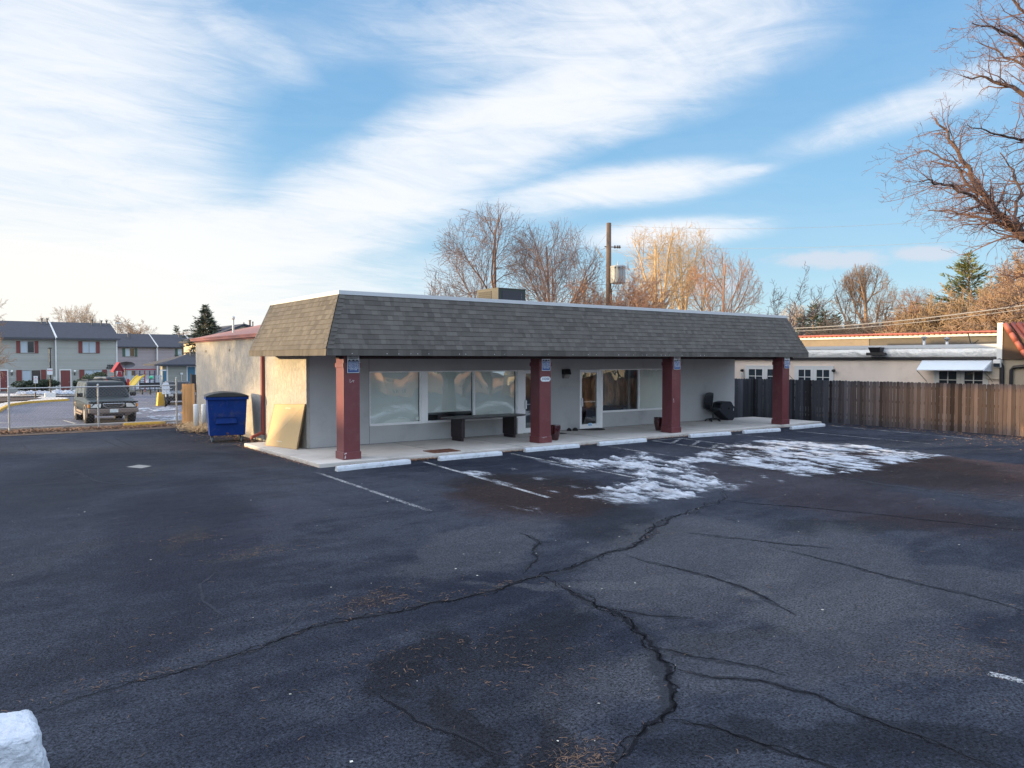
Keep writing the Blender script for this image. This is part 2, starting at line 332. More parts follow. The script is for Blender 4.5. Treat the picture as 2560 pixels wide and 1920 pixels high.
# curved sidewalk with yellow kerb of the apartment lot
K = [z1(-60, 1275), z1(0, 1240), z1(50, 1215), z1(100, 1195), z1(300, 1168), z1(560, 1150), z1(745, 1140)]
Kb = [z1(745, 1125), z1(470, 1105), z1(300, 1160), z1(100, 1170), z1(-60, 1200)]
a = [PG(p, .12) for p in K]; bq = [PG(p, .12) for p in Kb]
mb = MB(); mb.poly(a + bq); struct(mb.build('apartment_sidewalk', mConc))
mb = MB()
for i in range(len(a) - 1):
    p, q = a[i], a[i + 1]; n_ = Vector((q - p)).cross(Vector((0, 0, 1))).normalized() * -.16
    mb.hexa([(p[0], p[1], p[2] - .3), (q[0], q[1], q[2] - .3), (q[0] - n_[0], q[1] - n_[1], q[2] - .3), (p[0] - n_[0], p[1] - n_[1], p[2] - .3),
             (p[0], p[1], p[2] + .02), (q[0], q[1], q[2] + .02), (q[0] - n_[0], q[1] - n_[1], q[2] + .02), (p[0] - n_[0], p[1] - n_[1], p[2] + .02)])
struct(mb.build('yellow_kerb', mYel))
mMulch = M('mulch', (.035, .02, .018), .95, var=.5, sc=9, bs=30)
struct(gsheet('planting_bed', [z1(-60, 1165), z1(0, 1167), z1(300, 1150), z1(470, 1132), z1(300, 1122), z1(-60, 1120)], .14, mMulch))
struct(gsheet('apartment_walk', [z1(-60, 1112), z1(900, 1098), z1(900, 1080), z1(-60, 1080)], .10, mConc))
# far kerb and grass island in front of the playground
a = PG(z1(880, 1096), 0); b_ = PG(z1(2200, 1062), 0)
mb = MB(); d_ = np.array([b_[0] - a[0], b_[1] - a[1], 0]); d_ /= np.linalg.norm(d_); n_ = np.array([-d_[1], d_[0], 0])
mb.hexa([a + [0, 0, -.2], b_ + [0, 0, -.2], b_ + n_ * .2 + [0, 0, -.2], a + n_ * .2 + [0, 0, -.2], a + [0, 0, .15], b_ + [0, 0, .15], b_ + n_ * .2 + [0, 0, .15], a + n_ * .2 + [0, 0, .15]])
struct(mb.build('island_kerb', mKerb))
mb = MB(); mb.poly([a + n_ * .2 + [0, 0, .12], b_ + n_ * .2 + [0, 0, .12], b_ + n_ * 30 + [0, 0, .0], a + n_ * 30 + [0, 0, .0]])
struct(mb.build('playground_lawn', M('lawn', (.09, .085, .05), .95, var=.5, sc=1.5, bs=20, bd=.02)))
# ---- walkway slab
mb = MB(); mb.box(7.25, 17.57, -.3, 28.6, 20.9, .1); mb.box(7.25, 20.9, -.3, 8.3, 23.3, .1)
walk = mb.build('walkway', mConc, bevel=.018)
struct(walk)
mb = MB()   # control joints
for x in (10.9, 13.4, 17.0, 21.5, 24.6): mb.box(x, 17.6, .1, x + .012, 20.74, .1025)
struct(mb.build('walkway_joints', M('joint', (.07, .065, .06), .95)))
# ---- painted stall lines
mLine, t, b = newmat('line_paint')
o = oc(t); al = t.rng(t.math('ADD', t.math('MULTIPLY', t.noise(o, 38, 4, .7), .8), t.math('MULTIPLY', t.noise(o, 1.6, 4, .6), .5)), .60, .74)
b.inputs['Base Color'].default_value = (.36, .37, .38, 1); b.inputs['Roughness'].default_value = .85
tr = t.add('ShaderNodeBsdfTransparent'); mx = t.add('ShaderNodeMixShader'); t.l.new(al, mx.inputs[0]); t.l.new(tr.outputs[0], mx.inputs[1]); t.l.new(b.outputs[0], mx.inputs[2])
t.l.new(mx.outputs[0], t.n['Material Output'].inputs[0])
def line(mb, p, q, w=.10, z=.004):
    p, q = np.array(p[:2], float), np.array(q[:2], float); d = (q - p) / np.linalg.norm(q - p); n = np.array([-d[1], d[0]]) * w / 2
    mb.quad((*(p - n), z), (*(q - n), z), (*(q + n), z), (*(p + n), z))
mb = MB()
for (p, q) in [((6.91, 16.88), (6.70, 11.42)), ((9.83, 17.03), (9.15, 11.2)), ((12.64, 17.1), (12.2, 11.6)), ((16.0, 16.75), (15.6, 11.8)),
               ((22.19, 16.91), (21.9, 11.4)), ((24.96, 16.82), (24.53, 11.37)), ((28.14, 17.06), (27.17, 11.2))]: line(mb, p, q)
a1, a2 = PZ(*z4(1215, 965)), PZ(*z4(1480, 943)); b1, b2 = PZ(*z4(1810, 1045)), PZ(*z4(1480, 943))
line(mb, PZ(*z4(1215, 965)), PZ(*z4(1830, 1050))); line(mb, PZ(*z4(1215, 965)), PZ(*z4(1480, 943))); line(mb, PZ(*z4(1480, 943)), PZ(*z4(1900, 1000)))
for p, q in (((1405, 988), (1480, 945)), ((1585, 1010), (1660, 965)), ((1765, 1035), (1810, 1005))): line(mb, PZ(*z4(*p)), PZ(*z4(*q)), .12, .006)
line(mb, PZ(*D2(2135, 1455)), PZ(*D2(2260, 1485)))
struct(mb.build('painted_lines', mLine))
mb = MB(); q = PZ(*D2(300, 1009)); mb.poly([(*PZ(*D2(*p))[:2], .004) for p in ((273, 1009), (300, 1004), (328, 1007), (305, 1012))])
struct(mb.build('worn_patch', M('patch', (.24, .235, .22), .9, var=.3, dirt=((.06, .06, .07), 6, .9))))
mb = MB()
for i, (p, q) in enumerate([((-200, 1395), (70, 1405)), ((705, 1375), (830, 1410)), ((1380, 1370), (1560, 1400)), ((1500, 1170), (1640, 1176))]):
    A_, B_ = PG(z1(*p), .006), PG(z1(*q), .006); d = (B_ - A_)[:2]; d /= np.linalg.norm(d); n = np.array([-d[1], d[0]]) * .06
    mb.quad((*(A_[:2] - n), A_[2]), (*(B_[:2] - n), B_[2]), (*(B_[:2] + n), B_[2]), (*(A_[:2] + n), A_[2]))
struct(mb.build('neighbouring_lot_lines', M('faded_line', (.42, .40, .34), .9)))
# ---- cracks: ribbons with soft ragged edges
def decal(name, col, thr, scale, rough=.8, st=1.0):
    m, t, b = newmat(name); o = oc(t); at = t.add('ShaderNodeAttribute', attribute_name='e')
    k = t.math('ADD', at.outputs['Fac'], t.math('MULTIPLY', t.math('SUBTRACT', t.noise(o, scale, 6, .7), .5), 1.2))
    k = t.math('MULTIPLY', t.rng(k, thr, thr + .28), st)
    b.inputs['Base Color'].default_value = (*col, 1); b.inputs['Roughness'].default_value = max(rough, .85); b.inputs['Specular IOR Level'].default_value = .06
    tr = t.add('ShaderNodeBsdfTransparent'); mx = t.add('ShaderNodeMixShader'); t.l.new(k, mx.inputs[0]); t.l.new(tr.outputs[0], mx.inputs[1]); t.l.new(b.outputs[0], mx.inputs[2])
    bump(t, t.noise(o, 70, 3, .7), .8, .006, b)
    t.l.new(mx.outputs[0], t.n['Material Output'].inputs[0]); return m
mCrack = decal('crack_dark', (.0025, .0025, .003), .46, 16, .95, .62)
mSeal = decal('crack_sealer', (.010, .011, .014), .48, 6, .55, .5)
mScuff = decal('scuff', (.07, .074, .088), .55, 5, .8, .38)
mDamp = decal('damp', (.014, .015, .019), .45, 4, .5, .7)
rc = random.Random(4)
def ribbons(name, lines, mat, z):
    V, Fc, E_ = [], [], []
    for pts, w, jit in lines:
        P = [np.array(p[:2]) for p in pts]
        for it in range(4 if jit > 0 else 3):
            Q = [P[0]]
            for a, b in zip(P[:-1], P[1:]):
                L = np.linalg.norm(b - a)
                if L > .06: m_ = (a + b) / 2 + np.array([rc.uniform(-1, 1), rc.uniform(-1, 1)]) * L * jit; Q.append(m_)
                Q.append(b)
            P = Q
        n0 = len(V); N = len(P)
        for i, p in enumerate(P):
            d = P[min(i + 1, N - 1)] - P[max(i - 1, 0)]; d = d / (np.linalg.norm(d) + 1e-9); n = np.array([-d[1], d[0]])
            tt = i / (N - 1); ww = w * (0.6 + .6 * rc.random()) * min(1, 4 * tt + .15, 4 * (1 - tt) + .15)
            for s_, e in ((-1, 0), (-.5, .5), (0, 1), (.5, .5), (1, 0)): V.append((*(p + n * ww * s_), z)); E_.append(e)
        for i in range(N - 1):
            for j in range(4): k = n0 + i * 5 + j; Fc.append((k, k + 1, k + 6, k + 5))
    me = bpy.data.meshes.new(name); me.from_pydata(V, [], Fc); a = me.attributes.new('e', 'FLOAT', 'POINT'); a.data.foreach_set('value', E_)
    me.materials.append(mat); o = bpy.data.objects.new(name, me); COL.objects.link(o); return struct(o)
G = lambda *pp: [PZ(*D2(*p)) for p in pp]
main = G((60, 1545), (180, 1505), (280, 1475), (400, 1448), (510, 1415), (600, 1385), (670, 1357), (760, 1338), (850, 1325), (930, 1303), (1030, 1285), (1100, 1265), (1165, 1245), (1260, 1215), (1330, 1190), (1385, 1170), (1410, 1140), (1460, 1115), (1520, 1095), (1565, 1078), (1560, 1055))
br1 = G((1175, 1245), (1230, 1275), (1290, 1310), (1350, 1335), (1395, 1375), (1425, 1420), (1440, 1470), (1452, 1505), (1435, 1545), (1380, 1590), (1340, 1640), (1310, 1690))
br2 = G((1440, 1553), (1500, 1565), (1570, 1580), (1650, 1610), (1740, 1640), (1830, 1670))
br3 = G((1560, 1080), (1650, 1090), (1780, 1100), (1900, 1112), (2050, 1128), (2230, 1148))
thin = [G((1660, 1180), (1780, 1210), (1900, 1240), (2020, 1270), (2150, 1300), (2240, 1330)), G((1445, 1440), (1540, 1465), (1640, 1470), (1760, 1500), (1900, 1560), (2100, 1640), (2230, 1680)),
        G((1400, 1395), (1500, 1420), (1600, 1435), (1700, 1460)), G((1350, 1200), (1450, 1225), (1560, 1255), (1650, 1290), (1720, 1330)), G((1120, 1150), (1165, 1170), (1160, 1210), (1130, 1240)),
        G((1290, 1310), (1400, 1330), (1500, 1335)), G((1480, 1150), (1650, 1170), (1800, 1185)), G((820, 1500), (900, 1560), (1010, 1600), (1100, 1640))]
Ls = [(main, .055, .12), (br1, .07, .14), (br2, .045, .12)]
mHalo = decal('crack_halo', (.040, .043, .052), .50, 3, .8, .5)
ribbons('crack_stain', [(main, .17, .12), (br1, .20, .12), (br2, .12, .10), (br3, .10, .06)] + [(l, .12, .08) for l in thin], mHalo, .0025)
ribbons('crack_sealer', Ls + [(l, .038, .08) for l in thin] + [(br3, .05, .06)], mSeal, .004)
ribbons('pavement_cracks', [(main, .021, .22), (br1, .026, .22), (br2, .018, .18), (br3, .018, .10), (thin[1], .013, .12), (thin[3], .007, .12)], mCrack, .008)
ribbons('tyre_scuffs', [(G((470, 1235), (430, 1265), (440, 1300), (495, 1340)), .055, .03), (G((600, 1375), (640, 1335), (690, 1285)), .06, .03), (G((0, 1040), (120, 1035), (215, 1030), (330, 1022), (600, 1005)), .12, .03),
        (G((40, 1130), (70, 1155), (80, 1200), (105, 1225), (95, 1245), (50, 1270)), .06, .05), (G((140, 1010), (215, 1042), (330, 1050)), .12, .04), (G((0, 1535), (140, 1500), (300, 1466), (470, 1430), (610, 1390)), .05, .04),
        (G((50, 962), (68, 985)), .09, .0), (G((217, 948), (262, 968)), .09, .0), (G((245, 946), (290, 966)), .09, .0), (G((410, 1052), (480, 1048)), .12, .05), (G((560, 1040), (700, 1020), (820, 1010)), .1, .04), (G((1800, 1030), (2000, 1060), (2240, 1100)), .22, .05), (G((2000, 1060), (2240, 1075)), .2, .04)], mScuff, .0055)
# ---- snow: ridged crusts left by melt, streaked along the stalls
mS_, t, b = newmat('snow'); o = oc(t)
b.inputs['Base Color'].default_value = (.55, .6, .66, 1); b.inputs['Roughness'].default_value = .6
b.inputs['Subsurface Weight'].default_value = .0
cN = t.noise(t.mapping(o, sc=(1.5, .5, 1)), 3.0, 7, .65)
at = t.add('ShaderNodeAttribute', attribute_name='e')
t.l.new(t.mix(t.rng(cN, .44, .66, 0, .8), (.50, .54, .60), (.26, .27, .30)), b.inputs['Base Color'])
k = t.math('ADD', at.outputs['Fac'], t.math('MULTIPLY', t.math('SUBTRACT', t.noise(t.mapping(o, sc=(1.6, .6, 1)), 9, 6, .7), .5), 1.7))
tr = t.add('ShaderNodeBsdfTransparent'); mx = t.add('ShaderNodeMixShader'); t.l.new(t.math('MULTIPLY', t.rng(k, .0, 1.55), .96), mx.inputs[0]); t.l.new(tr.outputs[0], mx.inputs[1]); t.l.new(b.outputs[0], mx.inputs[2])
t.l.new(mx.outputs[0], t.n['Material Output'].inputs[0]); bump(t, t.noise(o, 25, 5, .7), .7, .03, b); mSnow = mS_
def inpoly_dist(px, py, poly):
    n = len(poly); inside = np.zeros(px.shape, bool); dist = np.full(px.shape, 1e9)
    for i in range(n):
        x1, y1 = poly[i]; x2, y2 = poly[(i + 1) % n]
        c = ((y1 > py) != (y2 > py)) & (px < (x2 - x1) * (py - y1) / (y2 - y1 + 1e-12) + x1); inside ^= c
        dx, dy = x2 - x1, y2 - y1; tt = np.clip(((px - x1) * dx + (py - y1) * dy) / (dx * dx + dy * dy + 1e-12), 0, 1)
        dist = np.minimum(dist, np.hypot(px - x1 - tt * dx, py - y1 - tt * dy))
    return np.where(inside, dist, -dist)
def fbm(x, y, sx, sy, seed, octv=4, rot=0.0):
    c, s_ = math.cos(rot), math.sin(rot); X = (x * c + y * s_) * sx; Y = (-x * s_ + y * c) * sy
    out = np.zeros(x.shape)
    it = np.nditer([X, Y, out], op_flags=[['readonly'], ['readonly'], ['writeonly']])
    for a, b, o_ in it: o_[...] = mnoise.fractal(Vector((float(a), float(b), seed)), .8, 2.0, octv)
    return out
def snow_patch(V, Fc, E_, poly, amp, res, seed, hmax, bias=0.0, zf=None):
    P = np.array([p[:2] for p in poly]); x0, y0 = P.min(0) - .3; x1, y1 = P.max(0) + .3
    xs, ys = np.arange(x0, x1, res), np.arange(y0, y1, res); X, Y = np.meshgrid(xs, ys)
    d = inpoly_dist(X, Y, P)
    n1 = fbm(X, Y, 2.8, .85, seed, 5, -.12); n2 = fbm(X, Y, .8, .35, seed + 9, 3, -.1)
    n3 = fbm(X, Y, 7.0, 3.4, seed + 4, 4, .3)
    m = np.clip(d, -1, .22) * 1.25 + amp * 1.25 * n1 + .8 * amp * n2 + amp * .75 * n3 + bias
    h = np.clip(m * 1.6, 0, 1) ** 1.3 * hmax * (0.3 + np.clip(n1 + .6 * n3 + .4, 0, 1.3)); h = np.where(m > 0, h, 0)
    idx = -np.ones(X.shape, int); keep = m > -.06
    c = keep[:-1, :-1] | keep[1:, :-1] | keep[:-1, 1:] | keep[1:, 1:]
    n0 = len(V)
    use = np.zeros(X.shape, bool); use[:-1, :-1] |= c; use[1:, :-1] |= c; use[:-1, 1:] |= c; use[1:, 1:] |= c
    jj, ii = np.where(use); idx[jj, ii] = np.arange(len(jj)) + n0
    for j, i in zip(jj, ii):
        zz = .007 + h[j, i] + (zf(X[j, i], Y[j, i]) if zf else 0); V.append((X[j, i], Y[j, i], zz)); E_.append(float(np.clip(m[j, i] * 2.6, -.3, 1.25)))
    for j, i in zip(*np.where(c)): Fc.append((idx[j, i], idx[j, i + 1], idx[j + 1, i + 1], idx[j + 1, i]))
def snow_obj(name, V, Fc, E_, label, cat):
    me = bpy.data.meshes.new(name); me.from_pydata(V, [], Fc); a = me.attributes.new('e', 'FLOAT', 'POINT'); a.data.foreach_set('value', E_)
    me.polygons.foreach_set('use_smooth', [True] * len(Fc)); me.materials.append(mSnow)
    o = bpy.data.objects.new(name, me); COL.objects.link(o); tag(o, label, cat); o['kind'] = 'stuff'; return o
V, Fc, E_ = [], [], []
snow_patch(V, Fc, E_, G((1290, 995), (1330, 990), (1392, 978), (1420, 985), (1480, 1000), (1520, 1012), (1560, 1035), (1560, 1060), (1500, 1075), (1430, 1082), (1350, 1072), (1270, 1056), (1330, 1045), (1380, 1040), (1330, 1020), (1270, 1008), (1200, 990)), .40, .04, 1.0, .05, .05)
snow_patch(V, Fc, E_, G((1400, 1002), (1455, 998), (1540, 968), (1560, 958), (1650, 952), (1740, 955), (1830, 962), (1930, 972), (2030, 984), (1960, 1000), (1880, 1012), (1830, 1025), (1740, 1030), (1700, 1020), (1640, 1012), (1560, 1000), (1480, 1000)), .46, .05, 5.0, .028, .03)
snow_patch(V, Fc, E_, G((1215, 1076), (1300, 1062), (1420, 1070), (1425, 1088), (1330, 1092), (1290, 1080)), .22, .04, 8.0, .03, -.03)
snow_patch(V, Fc, E_, G((1085, 1090), (1125, 1098), (1180, 1105), (1175, 1110), (1120, 1102)), .08, .03, 3.0, .015, .02)
snow_patch(V, Fc, E_, G((990, 1018), (1060, 1015), (1120, 1050), (1070, 1052), (1000, 1030)), .24, .035, 2.0, .025, -.12)
snow_patch(V, Fc, E_, G((1130, 1090), (1170, 1098), (1185, 1105), (1150, 1102)), .08, .03, 12.0, .015, .0)
snow_patch(V, Fc, E_, G((1560, 1045), (1610, 1048), (1600, 1062), (1565, 1062)), .12, .035, 6.0, .05, .0)
snow_patch(V, Fc, E_, G((1100, 980), (1260, 1010), (1300, 1022), (1200, 1010)), .12, .035, 4.0, .015, -.04)
for k, (a_, b_, w_) in enumerate(((1110, 1012, 9), (1165, 1035, 16), (1240, 1052, 14), (1075, 1028, 12), (1195, 1062, 10), (1620, 1040, 16), (1650, 1030, 12), (1590, 1056, 14), (1255, 1018, 12), (1690, 1040, 10))):
    snow_patch(V, Fc, E_, G((a_ - w_, b_ - 2), (a_, b_ - 3), (a_ + w_, b_ + 2), (a_ + w_ * .3, b_ + 4), (a_ - w_ * .7, b_ + 2)), .12, .03, 30.0 + k, .02, .03)
snow_obj('snow_crust', V, Fc, E_, 'streaky melting snow crust across the parking stalls in front of the shop', 'snow')
zg = lambda x, y: gz(x, y) + .02
V, Fc, E_ = [], [], []
snow_patch(V, Fc, E_, [PG(z1(*p)) for p in ((1480, 1250), (2000, 1225), (2000, 1260), (1500, 1320))], .25, .09, 21.0, .04, .0, zg)
snow_patch(V, Fc, E_, [PG(z1(*p)) for p in ((1500, 1350), (1995, 1300), (2000, 1375), (1800, 1385))], .25, .06, 22.0, .04, .0, zg)
snow_obj('snow_film', V, Fc, E_, 'thin snow film on the neighbouring lot beside the parked dark green suv', 'snow')
V, Fc, E_ = [], [], []
snow_patch(V, Fc, E_, [PG(z1(*p)) for p in ((1480, 1066), (1600, 1010), (1740, 1066))], .2, .12, 23.0, .75, .3, lambda x, y: gz(x, y) + .1)
snow_obj('snow_mound', V, Fc, E_, 'snow mound on the lawn in front of the yellow slide', 'snow')
V, Fc, E_ = [], [], []
snow_patch(V, Fc, E_, [PG(z1(*p), .15) for p in ((175, 1095), (880, 1088), (880, 1066), (200, 1072))], .2, .15, 25.0, .18, .25, lambda x, y: gz(x, y) + .16)
snow_obj('snow_bank', V, Fc, E_, 'long low snow bank beside the hedge and red doors of the grey apartments', 'snow')
V, Fc, E_ = [], [], []
snow_patch(V, Fc, E_, [PG(z1(*p)) for p in ((1830, 1430), (1990, 1430), (1990, 1320), (1900, 1370))], .1, .05, 26.0, .16, .15, lambda x, y: 0.0)
snow_obj('snow_heap', V, Fc, E_, 'small snow heap against the foot of the right chain link fence post', 'snow')
# ---- litter: needles, twigs, leaves
def litter(name, spots, mat, label, seed, h=0.0):
    r = random.Random(seed); V, Fc, T_ = [], [], []
    for (x, y, sx, sy, n, L, w) in spots:
        for _ in range(n):
            px, py = r.gauss(x, sx), r.gauss(y, sy); a = r.uniform(0, 2 * PI); l = L * r.uniform(.4, 1.3); cu = r.uniform(-.8, .8); z = gz(px, py) + .006 + r.random() * (h + .008)
            p = (px, py); ww = w * r.uniform(.6, 1.4); tn = r.random(); prev = None
            for k in range(3):
                n_ = (-math.sin(a) * ww / 2, math.cos(a) * ww / 2); zz = z + (.004 if k == 1 else 0) + r.random() * h * .5
                V += [(p[0] - n_[0], p[1] - n_[1], zz), (p[0] + n_[0], p[1] + n_[1], zz + .001)]
                if k: m_ = len(V); Fc.append((m_ - 4, m_ - 2, m_ - 1, m_ - 3)); T_.append(tn)
                a += cu * .5; p = (p[0] + math.cos(a) * l / 2, p[1] + math.sin(a) * l / 2)
    me = bpy.data.meshes.new(name); me.from_pydata(V, [], Fc); a = me.attributes.new('tone', 'FLOAT', 'FACE'); a.data.foreach_set('value', T_)
    me.materials.append(mat); o = bpy.data.objects.new(name, me); COL.objects.link(o); o['kind'] = 'stuff'; tag(o, label, 'litter'); return o
mNeed = M('needles', (.15, .085, .05), .8, var=.3, tone=1.1, bst=0)
mLeaf = M('dead_leaves', (.27, .145, .075), .85, var=.3, tone=1.2, bst=0)
mStraw = M('straw', (.62, .42, .22), .8, var=.3, tone=.9, bst=0)
sp = [(*PZ(*D2(x, y))[:2], a, b, n, .055, .0035) for x, y, a, b, n in ((800, 1300, .35, .2, 260), (1250, 1640, .16, .12, 200), (560, 1195, .4, .15, 160), (400, 1165, .3, .2, 90), (900, 1420, .5, .3, 140), (1130, 1450, .5, .3, 80), (2050, 1420, .6, .25, 200),
      (300, 1400, .8, .5, 130), (1130, 1060, 1.2, 1.0, 300), (1480, 1020, 2.5, 1.5, 300), (1850, 1080, 3, 2, 500), (2080, 1020, 3, 2.4, 900), (1400, 1160, .4, .1, 60), (1050, 1270, .5, .06, 60), (260, 1470, .3, .04, 50), (1500, 1350, 3, 2, 160), (600, 1150, 3, 2, 200), (1100, 1400, 2.5, 1.2, 150), (1800, 1250, 3, 2, 200))]
litter('pine_needles', sp, mNeed, 'scattered brown pine needles and twigs across the dark asphalt', 3)
sp = [(8.4 + i * 1.05, 17.42, .45, .06, 110, .035, .02) for i in range(17)] + [(7.15, 18.2 + i * .8, .06, .4, 60, .03, .02) for i in range(7)] + [(12.3, 17.5, .5, .08, 200, .04, .02), (9.8, 17.4, .4, .07, 300, .04, .02), (7.9, 24.4, .15, .5, 160, .04, .025), (7.5, 26.5, .4, 1.2, 260, .05, .03), (28.4, 12, .5, 3.0, 500, .05, .03), (27.5, 9.5, 1.2, 1.2, 500, .05, .03)]
litter('walkway_leaves', sp, mLeaf, 'dead leaves and weeds gathered along the walkway edge', 5, .025)
sp = [(-14 + i * 1.0, 32.3 + .02 * i, .6, .42, 420, .07, .06) for i in range(22)]
litter('fence_leaves', sp, mLeaf, 'band of dead brown leaves along the chain link fence', 6, .06)
o = litter('straw_heap', [(7.55, 30.2, .25, .7, 1500, .22, .008), (7.3, 28.9, .25, .5, 700, .2, .008), (7.9, 27.0, .15, .8, 500, .2, .008)], mStraw, 'heap of dry straw coloured grass at the white bollards behind the dumpster', 7, .16)
r = random.Random(11); mb = MB()
for _ in range(230):
    x, y = r.uniform(0, 28), r.uniform(3, 16); s_ = r.uniform(.006, .018); a = r.uniform(0, 6)
    mb.poly([(x + math.cos(a + k * 1.57) * s_ * r.uniform(.6, 1.3), y + math.sin(a + k * 1.57) * s_, .006) for k in range(4)], r.random())
o = mb.build('asphalt_specks', M('specks', (.5, .48, .42), .8, tone=.9, bst=0)); tag(o, 'small pale crumbs and chips scattered over the asphalt', 'litter'); o['kind'] = 'stuff'
# ================================================================== SHOP BUILDING
def wb(mb, name, mat, parent=None, **k):   # built in world coordinates, parented to a thing standing at its own base
    o = mb.build(name, mat, parent, **k)
    if parent is not None and parent.type == 'EMPTY':
        o.location = -parent.location if not parent.rotation_euler.z else Vector((0, 0, 0))
    return o
mWallF = M('stucco_front', (.43, .43, .43), .92, var=.12, sc=.9, bs=38, bd=.006, bst=.7, dirt=((.13, .13, .14), .8, .35))
m, t, b = newmat('stucco_side'); o = oc(t); oy = t.mapping(o, sc=(1, 1, .42))
n1 = t.noise(oy, 7, 5, .62, 1.6); n2 = t.noise(o, .55, 4, .6); n3 = t.noise(oy, 26, 4, .6)
crz = t.rng(t.math('ABSOLUTE', t.math('SUBTRACT', n1, .5)), 0, .05)
col = t.mix(t.rng(n2, .35, .7), (.42, .395, .345), (.36, .35, .335)); col = t.mix(t.math('MULTIPLY', t.math('SUBTRACT', 1.0, crz), .35), col, (.20, .185, .16))
t.l.new(col, b.inputs['Base Color']); b.inputs['Roughness'].default_value = .95
bump(t, t.math('ADD', t.math('MULTIPLY', crz, .6), n3), .8, .012, b); mWallS = m
mMaroon = M('maroon_paint', (.14, .038, .043), .36, var=.28, sc=2.2, bs=60, bd=.001, dirt=((.20, .10, .09), 3, .5))
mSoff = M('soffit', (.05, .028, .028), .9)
mShin = M('asphalt_shingle', (.090, .083, .074), .95, var=.22, sc=1.2, bs=160, bd=.003, bst=.8, tone=.5)
mMetalTrim = M('white_metal_trim', (.48, .50, .52), .5, var=.08, bst=0)
mAlu = M('white_aluminium', (.90, .90, .90), .45, var=.08, bst=0)
mBlack = M('black_plastic', (.012, .012, .014), .45, var=.2, bst=.1)
mDarkIn = M('interior_paint', (.18, .22, .27), .9)
mBlind = M('window_shade', (.86, .87, .83), .9, var=.08, sc=.8, bst=0)
mRedRoof = M('red_membrane', (.29, .14, .115), .75, var=.2, sc=.8, bs=20, dirt=((.20, .07, .06), 1.2, .6))
mRedTrim = M('red_trim', (.20, .045, .04), .5, var=.2, sc=2)
m, t, b = newmat('window_glass'); o = oc(t)
fr = t.add('ShaderNodeFresnel', ins={'IOR': 1.62}); gl = t.add('ShaderNodeBsdfGlossy', ins={'Roughness': 0.0, 'Color': (.9, .95, .97, 1)}); tr = t.add('ShaderNodeBsdfTransparent', ins={'Color': (.93, .96, .95, 1)})
bn = t.add('ShaderNodeBump', ins={'Strength': .5, 'Distance': .035, 'Height': t.noise(t.mapping(o, sc=(1, 1, .8)), 1.1, 2, .4)})
t.l.new(bn.outputs[0], fr.inputs['Normal']); t.l.new(bn.outputs[0], gl.inputs['Normal'])
mx = t.add('ShaderNodeMixShader'); t.l.new(t.math('MULTIPLY_ADD', fr.outputs[0], 1.1, .13), mx.inputs[0]); t.l.new(tr.outputs[0], mx.inputs[1]); t.l.new(gl.outputs[0], mx.inputs[2])
t.l.new(mx.outputs[0], t.n['Material Output'].inputs[0]); t.n.remove(b); mGlass = m

shop = thing('shop_building', 'long low grey stucco shop with dark shingle mansard roof and maroon columns', 'building', (8.2, 20.76, 0))
YF = 20.76; XL = 8.2; XR = 27.17
mb = MB()
for (a, b_, zl, zh) in [(8.2, 10.13, .1, 2.76), (10.13, 15.62, .1, .66), (10.13, 15.62, 2.25, 2.76), (15.62, 16.85, 2.25, 2.76), (16.85, 18.39, .1, 2.76), (18.39, 19.5, 2.25, 2.76), (19.5, 23.3, .1, .68), (19.5, 23.3, 2.25, 2.76), (23.3, XR, .1, 2.76)]:
    mb.box(a, YF, zl, b_, YF + .2, zh)
mb.box(XR - .2, YF + .2, 0, XR, 32.4, 3.9); mb.box(8.6, 32.2, 0, 11.2, 32.4, 3.3); mb.box(11.2, 32.2, 0, XR - .2, 32.4, 3.9)
wb(mb, 'front_wall', mWallF, shop)
mb = MB(); mb.box(XL, YF + .202, -.3, XL + .2, 32.4, 3.33); mb.box(XL - .003, YF - .003, .1, XL + .1, YF + .202, 2.76); wb(mb, 'side_wall', mWallS, shop)
mb = MB(); mb.box(10.118, YF - .004, .1, 10.126, YF, 2.7); mb.box(8.2, YF - .003, .1, 27.1, YF, .112); wb(mb, 'wall_joint', M('joint_dark', (.10, .10, .11), .9), shop)
# mansard
def shingles(mb, A, U, Vv, L, Hh, ulo, uhi, n, rs, nrm, lift=.012):
    """A origin, U along, Vv up the slope; trapezoid limits ulo(h), uhi(h) in metres"""
    A, U, Vv, nrm = Vector(A), Vector(U), Vector(Vv), Vector(nrm); h = Hh / n
    for i in range(n):
        v0, v1 = i * h, min((i + 1) * h + .01, Hh); a0, b0 = ulo(v0), uhi(v0); a1, b1 = ulo(v1), uhi(v1)
        u_ = min(a0, a1) - rs.random() * .2
        while u_ < max(b0, b1):
            w = rs.choice((.09, .11, .14, .17, .20, .25)); e = u_ + w
            p0, p1, q0, q1 = max(u_, a0), min(e, b0), max(u_, a1), min(e, b1)
            tn = min(1, max(0, rs.gauss(.5, .26)))
            if p1 > p0 or q1 > q0:
                p1, q1 = max(p0, p1), max(q0, q1); th = lift * rs.uniform(.75, 1.25); g = .002
                lo = A + Vv * v0 + nrm * th; hi = A + Vv * v1 + nrm * .002
                mb.quad(lo + U * (p0 + g), lo + U * (p1 - g), hi + U * (q1 - g), hi + U * (q0 + g), tn)
                bt = A + Vv * v0
                mb.quad(bt + U * (p0 + g), bt + U * (p1 - g), lo + U * (p1 - g), lo + U * (p0 + g), 0.1)
            u_ = e
rs = random.Random(2)
ex0, ex1, ey, ez, ez2 = 7.42, 27.5, 17.5, 2.70, 2.86; dI = .60; tz = 4.235; yb = 23.22
mb = MB()
sl_ = math.hypot(tz - ez2, dI); vf = Vector((0, dI, tz - ez2)).normalized(); nf = Vector((0, -(tz - ez2), dI)).normalized()
k_ = dI / sl_
